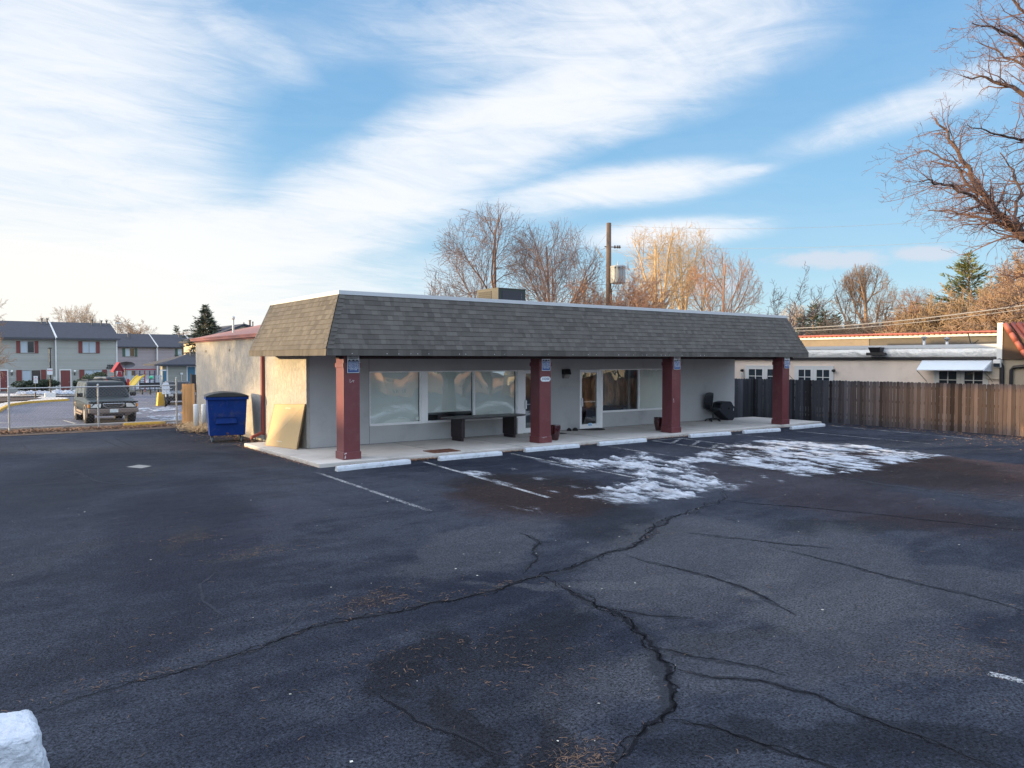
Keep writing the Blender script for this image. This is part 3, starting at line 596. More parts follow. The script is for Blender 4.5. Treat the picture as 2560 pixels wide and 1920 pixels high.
shingles(mb, (ex0, ey, ez2), (1, 0, 0), vf, ex1 - ex0, sl_, lambda v: v * k_, lambda v: (ex1 - ex0) - v * k_, 11, rs, nf)
shingles(mb, (ex0, ey, ez), (1, 0, 0), (0, 0, 1), ex1 - ex0, .165, lambda v: 0, lambda v: ex1 - ex0, 1, rs, (0, -1, 0))
vl = Vector((dI, 0, tz - ez2)).normalized(); nl = Vector((-(tz - ez2), 0, dI)).normalized()
LL = yb - ey
shingles(mb, (ex0, yb, ez2), (0, -1, 0), vl, LL, sl_, lambda v: v * .12, lambda v: LL - v * k_, 11, rs, nl)
shingles(mb, (ex0, yb, ez), (0, -1, 0), (0, 0, 1), LL, .165, lambda v: 0, lambda v: LL, 1, rs, (-1, 0, 0))
vr = Vector((-dI, 0, tz - ez2)).normalized(); nr = Vector((tz - ez2, 0, dI)).normalized()
shingles(mb, (ex1, ey, ez2), (0, 1, 0), vr, LL, sl_, lambda v: v * k_, lambda v: LL, 11, rs, nr)
shingles(mb, (ex1, ey, ez), (0, 1, 0), (0, 0, 1), LL, .165, lambda v: 0, lambda v: LL, 1, rs, (1, 0, 0))
# backing sheets a little behind
c = .004
mb.quad((ex0 + c, ey + c, ez), (ex1 - c, ey + c, ez), (ex1 - c, ey + c, ez2), (ex0 + c, ey + c, ez2), .2); mb.quad((ex0 + c, ey + c, ez2), (ex1 - c, ey + c, ez2), (ex1 - dI, ey + dI, tz), (ex0 + dI, ey + dI, tz), .2)
mb.quad((ex0 + c, yb, ez), (ex0 + c, ey + c, ez), (ex0 + c, ey + c, ez2), (ex0 + c, yb, ez2), .2); mb.quad((ex0 + c, yb, ez2), (ex0 + c, ey + c, ez2), (ex0 + dI, ey + dI, tz), (ex0 + dI, yb - .15, tz), .2)
mb.quad((ex1 - c, ey + c, ez), (ex1 - c, yb, ez), (ex1 - c, yb, ez2), (ex1 - c, ey + c, ez2), .2); mb.quad((ex1 - c, ey + c, ez2), (ex1 - c, yb, ez2), (ex1 - dI, yb, tz), (ex1 - dI, ey + dI, tz), .2)
# hip caps
for (hx, sgn, n_a, n_b) in ((ex0, 1, nf, nl), (ex1, -1, nf, nr)):
    nh = 13
    for i in range(nh):
        f0, f1 = i / nh, (i + 1.25) / nh; f1 = min(f1, 1)
        def hp(f, l): return Vector((hx + sgn * dI * f, ey + dI * f, ez2 + (tz - ez2) * f))
        for nn, dv in ((n_a, Vector((sgn * 1, 0, 0))), (n_b, Vector((0, 1, 0)))):
            p, q = hp(f0, 0) + nn * .024, hp(f1, 0) + nn * .014; mb.quad(p, p + dv * .16, q + dv * .16 + Vector((0, 0, -.03)), q, min(1, max(0, rs.gauss(.45, .18))))
mans = wb(mb, 'mansard_roof', mShin, shop)
mb = MB(); mb.box(ex0 + dI - .02, ey + dI - .02, tz, ex1 - dI + .02, ey + dI + .12, tz + .10); mb.box(ex0 + dI - .02, ey + dI + .122, tz, ex0 + dI + .12, yb - .12, tz + .10); mb.box(ex1 - dI - .12, ey + dI + .122, tz, ex1 - dI + .02, yb, tz + .10)
mb.build('coping', mMetalTrim, mans)
mb = MB(); mb.hexa([(ex0 - .01, yb, ez), (ex0 + .05, yb, ez), (ex0 + .05, yb + .05, ez), (ex0 - .01, yb + .05, ez), (ex0 - .01, yb, ez2), (ex0 + .06, yb, ez2), (ex0 + .06, yb + .05, ez2), (ex0 - .01, yb + .05, ez2)])
mb.hexa([(ex0 - .01, yb, ez2), (ex0 + .06, yb, ez2), (ex0 + .06, yb + .05, ez2), (ex0 - .01, yb + .05, ez2), (ex0 + dI - .01, yb - .16, tz), (ex0 + dI + .06, yb - .16, tz), (ex0 + dI + .06, yb - .11, tz), (ex0 + dI - .01, yb - .11, tz)]); mb.build('rake_edge', M('dark_metal_edge', (.08, .09, .09), .6), mans)
mb = MB(); mb.poly([(ex0 + .01, yb + .03, ez), (ex0 + dI, yb - .1, tz), (10.5, yb - .1, tz), (10.5, yb + .03, ez)]); mb.build('gable_board', mShin, mans)
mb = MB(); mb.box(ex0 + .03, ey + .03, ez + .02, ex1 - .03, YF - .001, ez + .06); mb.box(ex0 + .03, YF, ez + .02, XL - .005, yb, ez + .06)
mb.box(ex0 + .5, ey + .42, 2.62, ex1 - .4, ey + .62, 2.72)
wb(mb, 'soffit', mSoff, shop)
mb = MB(); r = random.Random(8); x = ex0 + .3
while x < ex1 - 6: x += r.choice((.33, .35, .62, .95, .2)); mb = MB(); mb.box(x, ey - .022, ez + .045 + r.uniform(-.006, .006), x + .011, ey - .012, ez + .056); wb(mb, 'light_clip', M('white_clip', (.9, .9, .9), .5, bst=0), shop)
# columns
def chips(mb, y, pts, w=.012):
    for (x, z, dx, dz) in pts: mb.quad((x, y, z), (x + w, y, z - w * .3), (x + dx + w * .5, y, z + dz), (x + dx, y, z + dz + w))
mChip = M('chipped_primer', (.55, .5, .5), .8, bst=0)
CP = [(8.02, 17.88), (14.32, 17.97), (19.95, 17.82), (25.97, 17.62)]
for i, (x, y) in enumerate(CP):
    mb = MB(); mb.box(x, y, .1, x + .44, y + .44, 2.72); c_ = wb(mb, 'column', mMaroon, shop, bevel=.006)
    mb = MB(); mb.box(x - .022, y - .022, .1, x + .462, y + .462, .29); mb.build('base_trim', mMaroon, c_, bevel=.006)
    mb = MB(); mb.box(x - .022, y - .022, 2.40, x + .462, y + .462, 2.52); mb.build('cap_trim', mMaroon, c_, bevel=.006)
    mb = MB()
    if i == 0:
        chips(mb, y - .003, [(x + .17, 2.12, .0, -.10), (x + .18, 2.03, .08, .05), (x + .22, 2.10, .07, -.03), (x + .27, 2.08, -.01, -.06)]); mb.build('chipped_paint', mChip, c_); mb = MB(); chips(mb, y - .025, [(x - .015, .25, .07, .005), (x - .01, .2, .05, -.05), (x, .14, .03, .05)], .03)
    if i == 1: chips(mb, y - .025, [(x + .06, .27, .1, -.005), (x + .14, .27, .01, -.04), (x + .15, .275, .1, 0)], .012)
    if i == 2: chips(mb, y - .003, [(x + .07, 1.28, .04, -.06), (x + .06, 1.22, .03, .05)], .02); mb.build('chipped_paint', mChip, c_); mb = MB(); chips(mb, y - .003, [(x + .07, 1.16, .04, -.02), (x + .08, 1.15, .02, .06)], .02)
    if mb.f: mb.build('chipped_paint', mChip, c_)
# glazing
def frame_rect(mb, x0, x1, z0, z1, y0, y1, w):
    mb.box(x0, y0, z0, x1, y1, z0 + w); mb.box(x0, y0, z1 - w, x1, y1, z1); mb.box(x0, y0, z0 + w, x0 + w, y1, z1 - w); mb.box(x1 - w, y0, z0 + w, x1, y1, z1 - w)
def pane(x0, x1, z0, z1, y, bulge, par, n=12):
    mb = MB()
    for j in range(n + 1):
        for i in range(n + 1):
            a, b = i / n, j / n; mb.v.append((x0 + (x1 - x0) * a, y + bulge * (1 - (2 * a - 1) ** 2) * (1 - (2 * b - 1) ** 2), z0 + (z1 - z0) * b))
    for j in range(n):
        for i in range(n): mb.face((j * (n + 1) + i, j * (n + 1) + i + 1, (j + 1) * (n + 1) + i + 1, (j + 1) * (n + 1) + i))
    return mb.build('pane', mGlass, par, smooth=True)
wins = [(10.13, 11.89, .66, 2.25, .028, .66), (12.09, 13.86, .66, 2.25, .020, .96), (13.86, 15.60, .66, 2.25, .034, .66), (19.5, 21.42, .68, 2.25, .004, None), (21.42, 23.3, .68, 2.25, .008, .70)]
for i, (x0, x1, z0, zt, bu, bl) in enumerate(wins):
    mb = MB(); frame_rect(mb, x0, x1, z0, zt, YF + .02, YF + .10, .035); w_ = wb(mb, 'window', mAlu, shop)
    pane(x0 + .035, x1 - .035, z0 + .035, zt - .035, YF + .07, -bu, w_)
    if bl: mb = MB(); mb.box(x0 + .04, YF + .15, bl, x1 - .04, YF + .157, zt); mb.box(x0 + .04, YF + .145, bl - .02, x1 - .04, YF + .165, bl); mb.build('window_shade', mBlind, w_)
for a, b_, c_ in ((11.892, 12.088, .66), (15.602, 15.84, .1), (19.335, 19.498, .1)): mb = MB(); mb.box(a, YF - .01, c_, b_, YF + .15, 2.25); wb(mb, 'mullion', mAlu, shop, bevel=.004)
for a, b_, c_ in ((10.13, 15.6, .635), (19.5, 23.3, .655)): mb = MB(); mb.box(a, YF - .03, c_, b_, YF + .02, c_ + .025); wb(mb, 'window_sill', mAlu, shop)
for (x0, x1) in ((15.84, 16.85), (18.39, 19.335)):
    mb = MB(); frame_rect(mb, x0, x1, .1, 2.24, YF + .0, YF + .1, .05); d_ = wb(mb, 'door', mAlu, shop)
    mb = MB(); frame_rect(mb, x0 + .052, x1 - .052, .115, 2.185, YF + .015, YF + .065, .055); mb.box(x0 + .107, YF + .016, .17, x1 - .107, YF + .064, .27); mb.build('door_leaf', mAlu, d_)
    pane(x0 + .107, x1 - .107, .27, 2.13, YF + .04, -.006, d_, 6)
    mb = MB(); mb.tube([(x0 + .1, YF + .10, 1.07), (x1 - .1, YF + .10, 1.07)], .017, 8); mb.box(x0 + .58, YF + .075, 1.04, x0 + .66, YF + .13, 1.10); mb.build('push_bar', mAlu, d_)
    mb = MB(); mb.box(x0 + .06, YF - .04, .92, x0 + .13, YF + .0145, 1.22); mb.build('handle', M('handle_white', (.75, .76, .78), .4, bst=0), d_, bevel=.01)
    mb = MB(); mb.quad((x0 + .42, YF + .012, .2), (x0 + .6, YF + .012, .2), (x0 + .6, YF + .012, .3), (x0 + .42, YF + .012, .3)); mb.build('sticker', M('sticker_blue', (.35, .55, .75), .5, bst=0, var=.6, sc=20), d_)
mb = MB()
for (px, py) in ((810, 815),):
    q = PY(z3(px, py), YF); mb.box(q[0] - .05, YF + .055, q[2] - .05, q[0] + .05, YF + .058, q[2] + .06); wb(mb, 'sticker', M('sticker_pale', (.6, .66, .6), .5, bst=0, var=.6, sc=30), shop); mb = MB()
q = PY(z3(1750, 752), YF); mb.box(q[0] - .06, YF + .055, q[2] - .03, q[0] + .06, YF + .058, q[2] + .03); wb(mb, 'sticker', M('sticker_pale'), shop)
# interior
mb = MB(); mb.box(8.5, YF + .2, .05, 27, 26, .10); mb.box(8.5, 26, .05, 27, 26.1, 2.7); mb.box(8.5, YF + .2, 2.62, 27, 26, 2.7); mb.box(17.1, YF + .2, .1, 17.2, 26, 2.6); wb(mb, 'interior', mDarkIn, shop)
mb = MB()
for i in range(26): x = 20.05 + i * .065; mb.box(x, 21.75, .45, x + .055, 21.78 + (i % 2) * .02, 2.3, r.random())
mb.box(21.25, 21.2, .1, 21.38, 21.3, 2.6, .9); wb(mb, 'vertical_blinds', M('vertical_slats', (.30, .33, .34), .8, tone=.3, bst=0), shop)
# wing roof
mb = MB(); zA, zB, xa, xb = 3.435, 4.10, 8.06, 10.98
mb.hexa([(xa, 23.25, zA - .03), (xb, 23.25, zB - .03), (xb, 32.55, zB - .03), (xa, 32.55, zA - .03), (xa, 23.25, zA), (xb, 23.25, zB), (xb, 32.55, zB), (xa, 32.55, zA)])
mb.box(xb + .001, 18.4, zB - .05, XR, 32.5, zB - .002)
wr = wb(mb, 'wing_roof', mRedRoof, shop)
mb = MB(); mb.box(xa - .012, 23.2, 3.33, xa + .10, 32.56, 3.405); mb.box(xa - .03, 23.2, 3.405, xa - .001, 32.57, 3.44)
for (x0, z0, x1, z1_) in ((xa - .012, 3.33, xb, 3.99),): mb.hexa([(x0, 32.56, z0), (x1, 32.56, z1_), (x1, 32.6, z1_), (x0, 32.6, z0), (x0, 32.56, z0 + .1), (x1, 32.56, z1_ + .1), (x1, 32.6, z1_ + .1), (x0, 32.6, z0 + .1)])
mb.build('eave_trim', mRedTrim, wr)
mb = MB(); mb.box(xa + .1, 23.2, 3.28, XL + .1, 32.4, 3.36); mb.build('eave_board', mRedTrim, wr)
for px, py in ((514.9, 878.4), (573.8, 875.2)): q = PX((px, py), XL); mb = MB(); mb.box(XL - .006, q[1] - .07, q[2] - .045, XL, q[1] + .07, q[2] + .045); wb(mb, 'wall_vent', M('vent_brown', (.16, .12, .09), .8), shop)
mb = MB(); q = PX((660, 1000), XL); yd = q[1]
mb.box(XL - .10, yd - .10, .34, XL - .005, yd + .03, 2.72)
mb.hexa([(XL - .10, yd - .10, .24), (XL - .005, yd - .10, .20), (XL - .005, yd + .03, .20), (XL - .10, yd + .03, .24), (XL - .10, yd - .10, .34), (XL - .005, yd - .10, .34), (XL - .005, yd + .03, .34), (XL - .10, yd + .03, .34)])
mb.hexa([(XL - .46, yd - .10, .10), (XL - .10, yd - .10, .24), (XL - .10, yd + .03, .24), (XL - .46, yd + .03, .10), (XL - .42, yd - .10, .20), (XL - .10, yd - .10, .34), (XL - .10, yd + .03, .34), (XL - .42, yd + .03, .20)])
wb(mb, 'downspout', mRedTrim, shop, bevel=.008)
mb = MB(); mb.lathe([(.04, 3.4), (.04, 4.12), (.055, 4.13), (.065, 4.17), (.065, 4.22), (.05, 4.25), (.0, 4.26)], (8.94, 29.9, 0), 12); wb(mb, 'flue_pipe', M('galvanised', (.55, .56, .55), .45, .4, bst=0), shop, smooth=False)
# things fixed to / standing at the shop ----------------------------------------------------------
def T_(o): return o
ac = thing('rooftop_unit', 'green and beige louvred air conditioning unit on the shop roof', 'air conditioner', (17.1, 24, 4.1))
yk = PX((1040 + 567 * 600 / 2212, 500 + 850 * 600 / 2212), 17.1)[1]
mb = MB(); mb.box(0, 0, 0, 1.32, yk - 24, 1.22); mb.build('cabinet', M('ac_green', (.010, .026, .024), .5, var=.15), ac, bevel=.01)
mb = MB(); mb.box(-.012, -.03, -.02, -.001, yk - 24, 1.24); mb.box(-.02, -.02, 1.221, 1.33, yk - 24 + .01, 1.25); mb.build('casing', M('ac_beige', (.06, .062, .055), .6, var=.1), ac)
mb = MB(); n = 13
for i in range(n): z = .10 + i * .082; mb.box(-.03, .42, z, -.014, yk - 24 - .1, z + .058)
mb.build('louvres', M('ac_dark', (.02, .022, .022), .6), ac)
mb = MB(); mb.box(.18, -.012, .1, 1.2, -.002, 1.14)
for i in range(16): mb.box(1.10, -.02, .14 + i * .06, 1.115, -.013, .155 + i * .06, .5, 1)
mb.build('coil_grille', [M('coil', (.012, .018, .03), .5, bst=0), M('screw', (.4, .4, .4), .5, bst=0)], ac)
# parking signs
mSignW = M('sign_white', (.62, .64, .66), .5, var=.06, bst=0); mSignB = M('sign_blue', (.035, .085, .24), .45, var=.1, bst=0); mInk = M('sign_ink', (.01, .01, .012), .6, bst=0, var=0)
mNavy = M('sign_navy', (.012, .018, .06), .5, bst=0); mTxt = M('sign_text_white', (.75, .78, .82), .5, bst=0, var=0)
SW, SH = .325, .43
sign = thing('parking_sign', 'white and blue private parking sign on the left column with the sunlit side', 'sign', (8.27, 17.855, 2.27), 0, 'private parking signs high on the maroon columns')
mb = MB(); mb.box(-SW / 2, -.014, 0, SW / 2, -.010, SH); mb.build('sign_plate', mSignW, sign)
mb = MB(); mb.poly([(-SW / 2 + .012, -.0155, .012), (SW / 2 - .012, -.0155, .012), (SW / 2 - .012, -.0155, .29), (-SW / 2 + .012, -.0155, .29)]); mb.build('blue_panel', mSignB, sign)
mb = MB(); z0 = .285; P_ = [(-.15, 0), (.15, 0), (.15, .018), (.12, .030), (.10, .045), (.08, .03), (.05, .02), (.03, .032), (0, .048), (-.03, .03), (-.06, .018), (-.08, .03), (-.10, .046), (-.13, .03), (-.15, .016)]
mb.poly([(a, -.0165, z0 + b) for a, b in P_]); mb.build('mountain_emblem', mNavy, sign)
for body, z, sz, mt in (('PRIVATE', .405, .040, mInk), ('PARKING', .362, .045, mInk), ('WYATTS TOWING', .268, .034, mTxt), ('UNAUTHORIZED OR', .230, .028, mTxt), ('ILLEGALLY PARKED', .200, .028, mTxt), ('VEHICLES WILL BE', .170, .028, mTxt),
                        ('TOWED AT VEHICLE', .140, .028, mTxt), ('OWNERS EXPENSE', .110, .028, mTxt), ('303-777-2448', .078, .034, mTxt)):
    o = text_mesh('lettering', body, sz, mt, sign, (0, -.018, z), ext=.0005, bold=.0006 if mt is mInk else .0003)
    w = o.dimensions[0] if o.dimensions[0] else 1
    bb = [v.co.x for v in o.data.vertices]; w = max(bb) - min(bb); tgt = .24 if mt is mInk else (.27 if len(body) > 12 else .2); o.scale = (tgt / w, 1, 1)
for (x, y, lb) in ((14.54, 17.97, 'white and blue private parking sign above the oval 10200 plaque'), (20.16, 17.82, 'white and blue private parking sign on the column right of the glass door'), (26.2, 17.62, 'white and blue private parking sign on the rightmost column by the wooden fence')):
    c_ = copy_tree(sign, None, lb); c_.location = (x, y - .025, 2.27)
# number plaque
pq = thing('number_plaque', 'white oval house number plaque reading 10200 on the second column', 'plaque', (14.54, 17.968, 2.02))
mb = MB(); mb.prism([(.19 * math.cos(a) * (1.0 if abs(math.cos(a)) > .75 else 1.05), 0, .078 * max(-.92, min(.92, math.sin(a) * 1.25))) for a in [2 * PI * k / 28 for k in range(28)]], (0, -.012, 0)); mb.build('plate', M('plaque_white', (.72, .76, .78), .35, bst=0), pq)
text_mesh('lettering', '10200', .115, M('plaque_blue', (.02, .05, .16), .4, bst=0), pq, (0, -.014, 0), ext=.001, bold=.0012, xs=1.05)
# wall lamp
wl = thing('wall_lamp', 'black box wall lamp with clear lower lens beside the glass door', 'lamp', (17.68, YF, 1.94))
mb = MB(); mb.hexa([(-.145, -.19, .14), (.145, -.19, .14), (.145, -.001, .14), (-.145, -.001, .14), (-.145, -.14, .33), (.145, -.14, .33), (.145, -.001, .33), (-.145, -.001, .33)]); mb.build('housing', mBlack, wl, bevel=.01)
mb = MB(); mb.hexa([(-.12, -.09, 0), (.12, -.09, 0), (.12, -.001, 0), (-.12, -.001, 0), (-.13, -.17, .139), (.13, -.17, .139), (.13, -.001, .139), (-.13, -.001, .139)]); mb.build('lens', M('lens', (.22, .21, .19), .2, bst=0), wl, bevel=.008)
# desk inside
dk = thing('reception_desk', 'dark reception desk seen through the shop window right of the door', 'desk', (20.2, 21.4, .1))
mb = MB(); mb.box(-.65, -.25, 0, .75, .35, .68); mb.build('cabinet', M('desk_dark', (.03, .04, .05), .5), dk)
mb = MB(); mb.box(-.72, -.32, .681, .85, .4, .72); mb.build('desktop', M('desk_top', (.07, .075, .08), .4), dk)
# conference table
tb = thing('conference_table', 'long dark boat shaped table on two pedestal legs under the shop window', 'table', (13.75, 20.05, .1))
mb = MB(); pts = []
Lh, Wh = 1.52, .50
for k in range(40):
    a = 2 * PI * k / 40; c_, s_ = math.cos(a), math.sin(a); pts.append((Lh * math.copysign(abs(c_) ** .55, c_), Wh * math.copysign(abs(s_) ** .75, s_), .695))
mb.prism(pts, (0, 0, .035)); mb.build('tabletop', M('dark_laminate', (.034, .033, .036), .42, var=.15), tb, bevel=.006)
for x in (-1.0, .98):
    mb = MB(); mb.box(x - .05, -.32, .10, x + .07, .32, .694); mb.build('leg', M('dark_wood', (.022, .014, .017), .45, var=.2), tb, bevel=.02)
    mb = MB(); mb.box(x - .035, -.27, 0, x + .055, .27, .099); mb.build('leg_foot', M('dark_wood'), tb)
# leaning panel
pn = thing('leaning_panel', 'beige framed panel board leaning against the sunlit left wall', 'panel', (7.8, 21.5, .1))
P0, P1 = PZ(741.4, 1124, .1), PZ(663, 1113.8, .1); Q0, Q1 = PX((762.5, 1009.8), 8.13), PX((686.5, 1009.8), 8.13)
L0 = np.array([7.8, 21.5, .1]); a, b_, c_, d_ = [Vector(p - L0) for p in (P0, P1, Q1, Q0)]
ctr = (a + b_ + c_ + d_) / 4; n_ = (b_ - a).cross(d_ - a).normalized(); n_ = n_ if n_.x > 0 else -n_
mb = MB(); mb.prism([a, b_, c_, d_], n_ * .03); mb.build('board', M('beige_board', (.46, .33, .17), .75, var=.08, sc=1, bs=60, dirt=((.38, .25, .14), 2, .3)), pn)
mb = MB()
for p, q in ((a, b_), (b_, c_), (c_, d_), (d_, a)):
    i_ = lambda w: w + (ctr - w).normalized() * .03
    mb.prism([p - n_ * .006, q - n_ * .006, i_(q) - n_ * .006, i_(p) - n_ * .006], n_ * .045)
mb.build('frame', M('board_frame', (.30, .19, .09), .6, var=.3), pn)
mb = MB(); up_ = (d_ - a).normalized(); al_ = (b_ - a).normalized()
for f, g in ((.87, .42), (.12, .5)):
    for k in range(7): s0 = a + (b_ - a) * g + (d_ - a) * f + al_ * (k * .035) - n_ * .004; mb.quad(s0, s0 + al_ * .022, s0 + al_ * .022 + up_ * .03, s0 + up_ * .03)
mb.build('printed_strip', M('strip_white', (.6, .55, .42), .6, bst=0), pn)
# planters
pt = thing('planter', 'glossy dark red glazed planter behind the column with the 10200 plaque', 'planter', (15.3, 18.42, .1), 0, 'glossy dark red planters')
mb = MB(); mb.lathe([(.09, 0), (.105, .02), (.135, .14), (.165, .28), (.175, .38), (.168, .45), (.172, .475), (.15, .475), (.14, .44), (.14, .42)], (0, 0, 0), 28); mb.build('pot', M('red_glaze', (.045, .006, .008), .12, var=.5, sc=6, bst=0, coat=.8), pt, smooth=True)
mb = MB(); mb.lathe([(.139, .41), (.0, .412)], (0, 0, 0), 20); mb.build('soil', M('soil', (.03, .02, .015), .95), pt)
c_ = copy_tree(pt, None, 'glossy dark red glazed planter mostly hidden behind the third column'); c_.location = (20.28, 18.72, .1)
# mats, shoes, grate
mMat = M('rubber_mat', (.012, .012, .014), .9, var=.3, bs=90, bd=.004)
mb = MB(); mb.prism([(.52 * math.cos(a), -.0 - .62 * max(0, math.sin(a)), 0) for a in [PI * k / 18 for k in range(19)]], (0, 0, .012)); o = mb.build('door_mat', mMat); o.location = (18.78, 20.68, .1); tag(o, 'black half round door mat at the open looking glass door', 'door mat')
mb = MB(); mb.box(-.55, -.35, 0, .55, .35, .012); o = mb.build('door_mat', mMat); o.location = (16.4, 20.15, .1); tag(o, 'black rectangular door mat behind the column with the 10200 plaque', 'door mat')
mRock = M('dark_rock', (.016, .015, .017), .8, bst=.6)
for k, (x, y, sx, lb) in enumerate(((17.68, 20.52, .07, 'left of two small black shoes on the walkway by the wall lamp'), (17.95, 20.5, .1, 'right of two small black shoes on the walkway by the wall lamp'))):
    mb = MB(); mb.lathe([(1, 0), (1.0, .25), (.75, .7), (.35, 1.0), (0, 1.05)], (0, 0, 0), 10); o = mb.build('shoe', mRock, smooth=True); o.location = (x, y, .1); o.scale = (sx, .11, .10); tag(o, lb, 'shoe')
gt = thing('drain_grate', 'rusty iron drain grate set in the walkway edge', 'grate', (10.95, 18.02, .1), math.radians(0))
mRust = M('rusty_iron', (.13, .055, .035), .85, var=.5, sc=9, bs=50, dirt=((.30, .14, .09), 8, .8)); mb = MB()
mb.box(-.42, -.30, .0005, .42, .30, .004); mb.build('pit', M('pit', (.02, .012, .01), .95), gt)
mb = MB(); frame_r = [(-.42, -.30, .42, -.26), (-.42, .26, .42, .30), (-.42, -.26, -.38, .26), (.38, -.26, .42, .26)]
for a, b2, c2_, d2 in frame_r: mb.box(a, b2, .004, c2_, d2, .018)
for i in range(11): x = -.36 + i * .068; mb.box(x, -.26, .005, x + .03, .26, .016)
mb.build('bars', mRust, gt)
# office chair
oc_ = thing('office_chair', 'black swivel office chair with arms on the walkway near the fence', 'chair', (25.2, 20.3, .1), math.radians(-98))
mFab = M('navy_leatherette', (.014, .018, .026), .5, var=.2, bst=.2); mb = MB()
for k in range(5):
    a = 2 * PI * k / 5 + .3; mb.tube([(0, 0, .10), (.15 * math.cos(a), .15 * math.sin(a), .095), (.30 * math.cos(a), .30 * math.sin(a), .07)], [.035, .026, .02], 8)
mb.build('star_base', mBlack, oc_)
for k in range(5): a = 2 * PI * k / 5 + .3; mb = MB(); x, y = .30 * math.cos(a), .30 * math.sin(a); mb.tube([(x - .028, y, .028), (x + .028, y, .028)], .028, 12); mb.build('caster', mBlack, oc_)
mb = MB(); mb.tube([(0, 0, .1), (0, 0, .26), (0, 0, .42)], [.032, .03, .02], 12); mb.box(-.12, -.12, .41, .12, .12, .44); mb.build('gas_lift', mBlack, oc_)
def cushion(name, mat, par, L, Wd, th, mtx, n=10):
    mb = MB(); 
    for s_ in (1, -1):
        for j in range(n + 1):
            for i in range(n + 1):
                a, b = -1 + 2 * i / n, -1 + 2 * j / n; rr = (1 - abs(a) ** 4) * (1 - abs(b) ** 4); x = a * L / 2 * (1 - .10 * b * b); y = b * Wd / 2 * (1 - .14 * a * a)
                mb.v.append(tuple(mtx @ Vector((x, y, s_ * th / 2 * max(rr, 0) ** .45))))
    N = (n + 1) ** 2
    for s_ in (0, 1):
        for j in range(n):
            for i in range(n):
                k = s_ * N + j * (n + 1) + i; q = (k, k + 1, k + n + 2, k + n + 1); mb.face(q if s_ == 0 else q[::-1])
    return mb.build(name, mat, par, smooth=True)
cushion('seat', mFab, oc_, .50, .50, .12, Matrix.Translation((0, 0, .49)))
cushion('backrest', mFab, oc_, .68, .50, .12, Matrix.Translation((-.27, 0, .83)) @ Matrix.Rotation(math.radians(-80), 4, 'Y'))
for s_ in (-1, 1): mb = MB(); mb.tube([(-.20, s_ * .27, .50), (-.22, s_ * .29, .70), (-.16, s_ * .29, .73), (.08, s_ * .29, .73), (.14, s_ * .285, .68), (.12, s_ * .25, .45)], .022, 8); mb.build('armrest', mBlack, oc_)
# tipped shell
sh = thing('seat_shell', 'large black angular seat shell tipped against the end of the grey wall', 'chair', (25.95, 20.15, .1), math.radians(0))
zc = lambda x, y: (1740 + x * 120 / 1810, 960 + y * 110 / 1659)
P_ = [PY(zc(*p), 20.15) for p in ((1000, 730), (1150, 690), (1310, 685), (1350, 710), (1430, 850), (1540, 905), (1560, 1000), (1440, 1350), (1395, 1392), (1250, 1392), (860, 1015), (960, 990))]
P_ = [Vector(p) - Vector((25.95, 20.15, .1)) for p in P_]; mz = min(p.z for p in P_); P_ = [Vector((p.x, p.y + .0, p.z - mz)) for p in P_]
mb = MB(); mb.prism(P_, (-.08, .42, 0)); mb.build('shell', M('black_vinyl', (.012, .015, .024), .6, bst=.2), sh, bevel=.03, seg=3)
q = PY(zc(1250, 915), 20.13) - np.array([25.95, 20.15, .1]); mb = MB(); mb.box(q[0] - .05, -.012, q[2] - .04, q[0] + .04, -.002, q[2] + .03); mb.build('slot', M('void_black', (.003, .003, .004), .9, bst=0), sh)
q = PY(zc(1425, 960), 20.13) - np.array([25.95, 20.15, .1]); mb = MB(); mb.box(q[0] - .012, -.014, q[2] - .05, q[0] + .012, -.003, q[2] + .04); mb.build('tag', M('tag_white', (.6, .62, .65), .6, bst=0), sh)
# wheel stops
def stop_mesh(L, w=.15, h=.115):
    mb = MB(); n = 24
    prof = [(-w / 2, 0), (-w / 2 * .92, h * .55), (-w / 2 * .62, h), (w / 2 * .62, h), (w / 2 * .92, h * .55), (w / 2, 0)]
    rr = random.Random(int(L * 1000)); rings = []
    for i in range(n + 1):
        x = -L / 2 + L * i / n; e = 1 if 0 < i < n else .9; k0 = len(mb.v)
        for (a, z) in prof: mb.v.append((x, a * e + rr.uniform(-.002, .002), z * e + rr.uniform(-.003, .003) * (z > 0)))
        rings.append(k0)
    for i in range(n):
        for j in range(5): mb.face((rings[i] + j, rings[i] + j + 1, rings[i + 1] + j + 1, rings[i + 1] + j)[::-1])
    mb.face([rings[0] + j for j in range(6)]); mb.face([rings[-1] + j for j in range(5, -1, -1)]); return mb
mStop = M('worn_white_paint', (.52, .56, .60), .8, var=.2, sc=4, bs=45, bd=.006, bst=.8, dirt=((.13, .13, .14), 7, .8))
ws = [(z3(15, 1340), z3(740, 1262)), (z3(1030, 1235), z3(1645, 1178)), (z4(57, 1072), z4(553, 1028)), (z4(737, 1013), z4(1172, 975)), (z4(1576, 938), z4(1950, 912)), (z5(182, 885), z5(445, 868)), (z5(530, 855), z5(768, 832))]
lbs = ['white wheel stop in front of the first column, nearest the dumpster end', 'white wheel stop in front of the rusty drain grate and long table', 'white wheel stop in front of the column with the 10200 plaque', 'white wheel stop in front of the glass door with the half round mat',
       'white wheel stop right of the hatched access marking', 'white wheel stop second from the wooden fence, below the black office chair', 'white wheel stop farthest right, nearest the wooden fence']
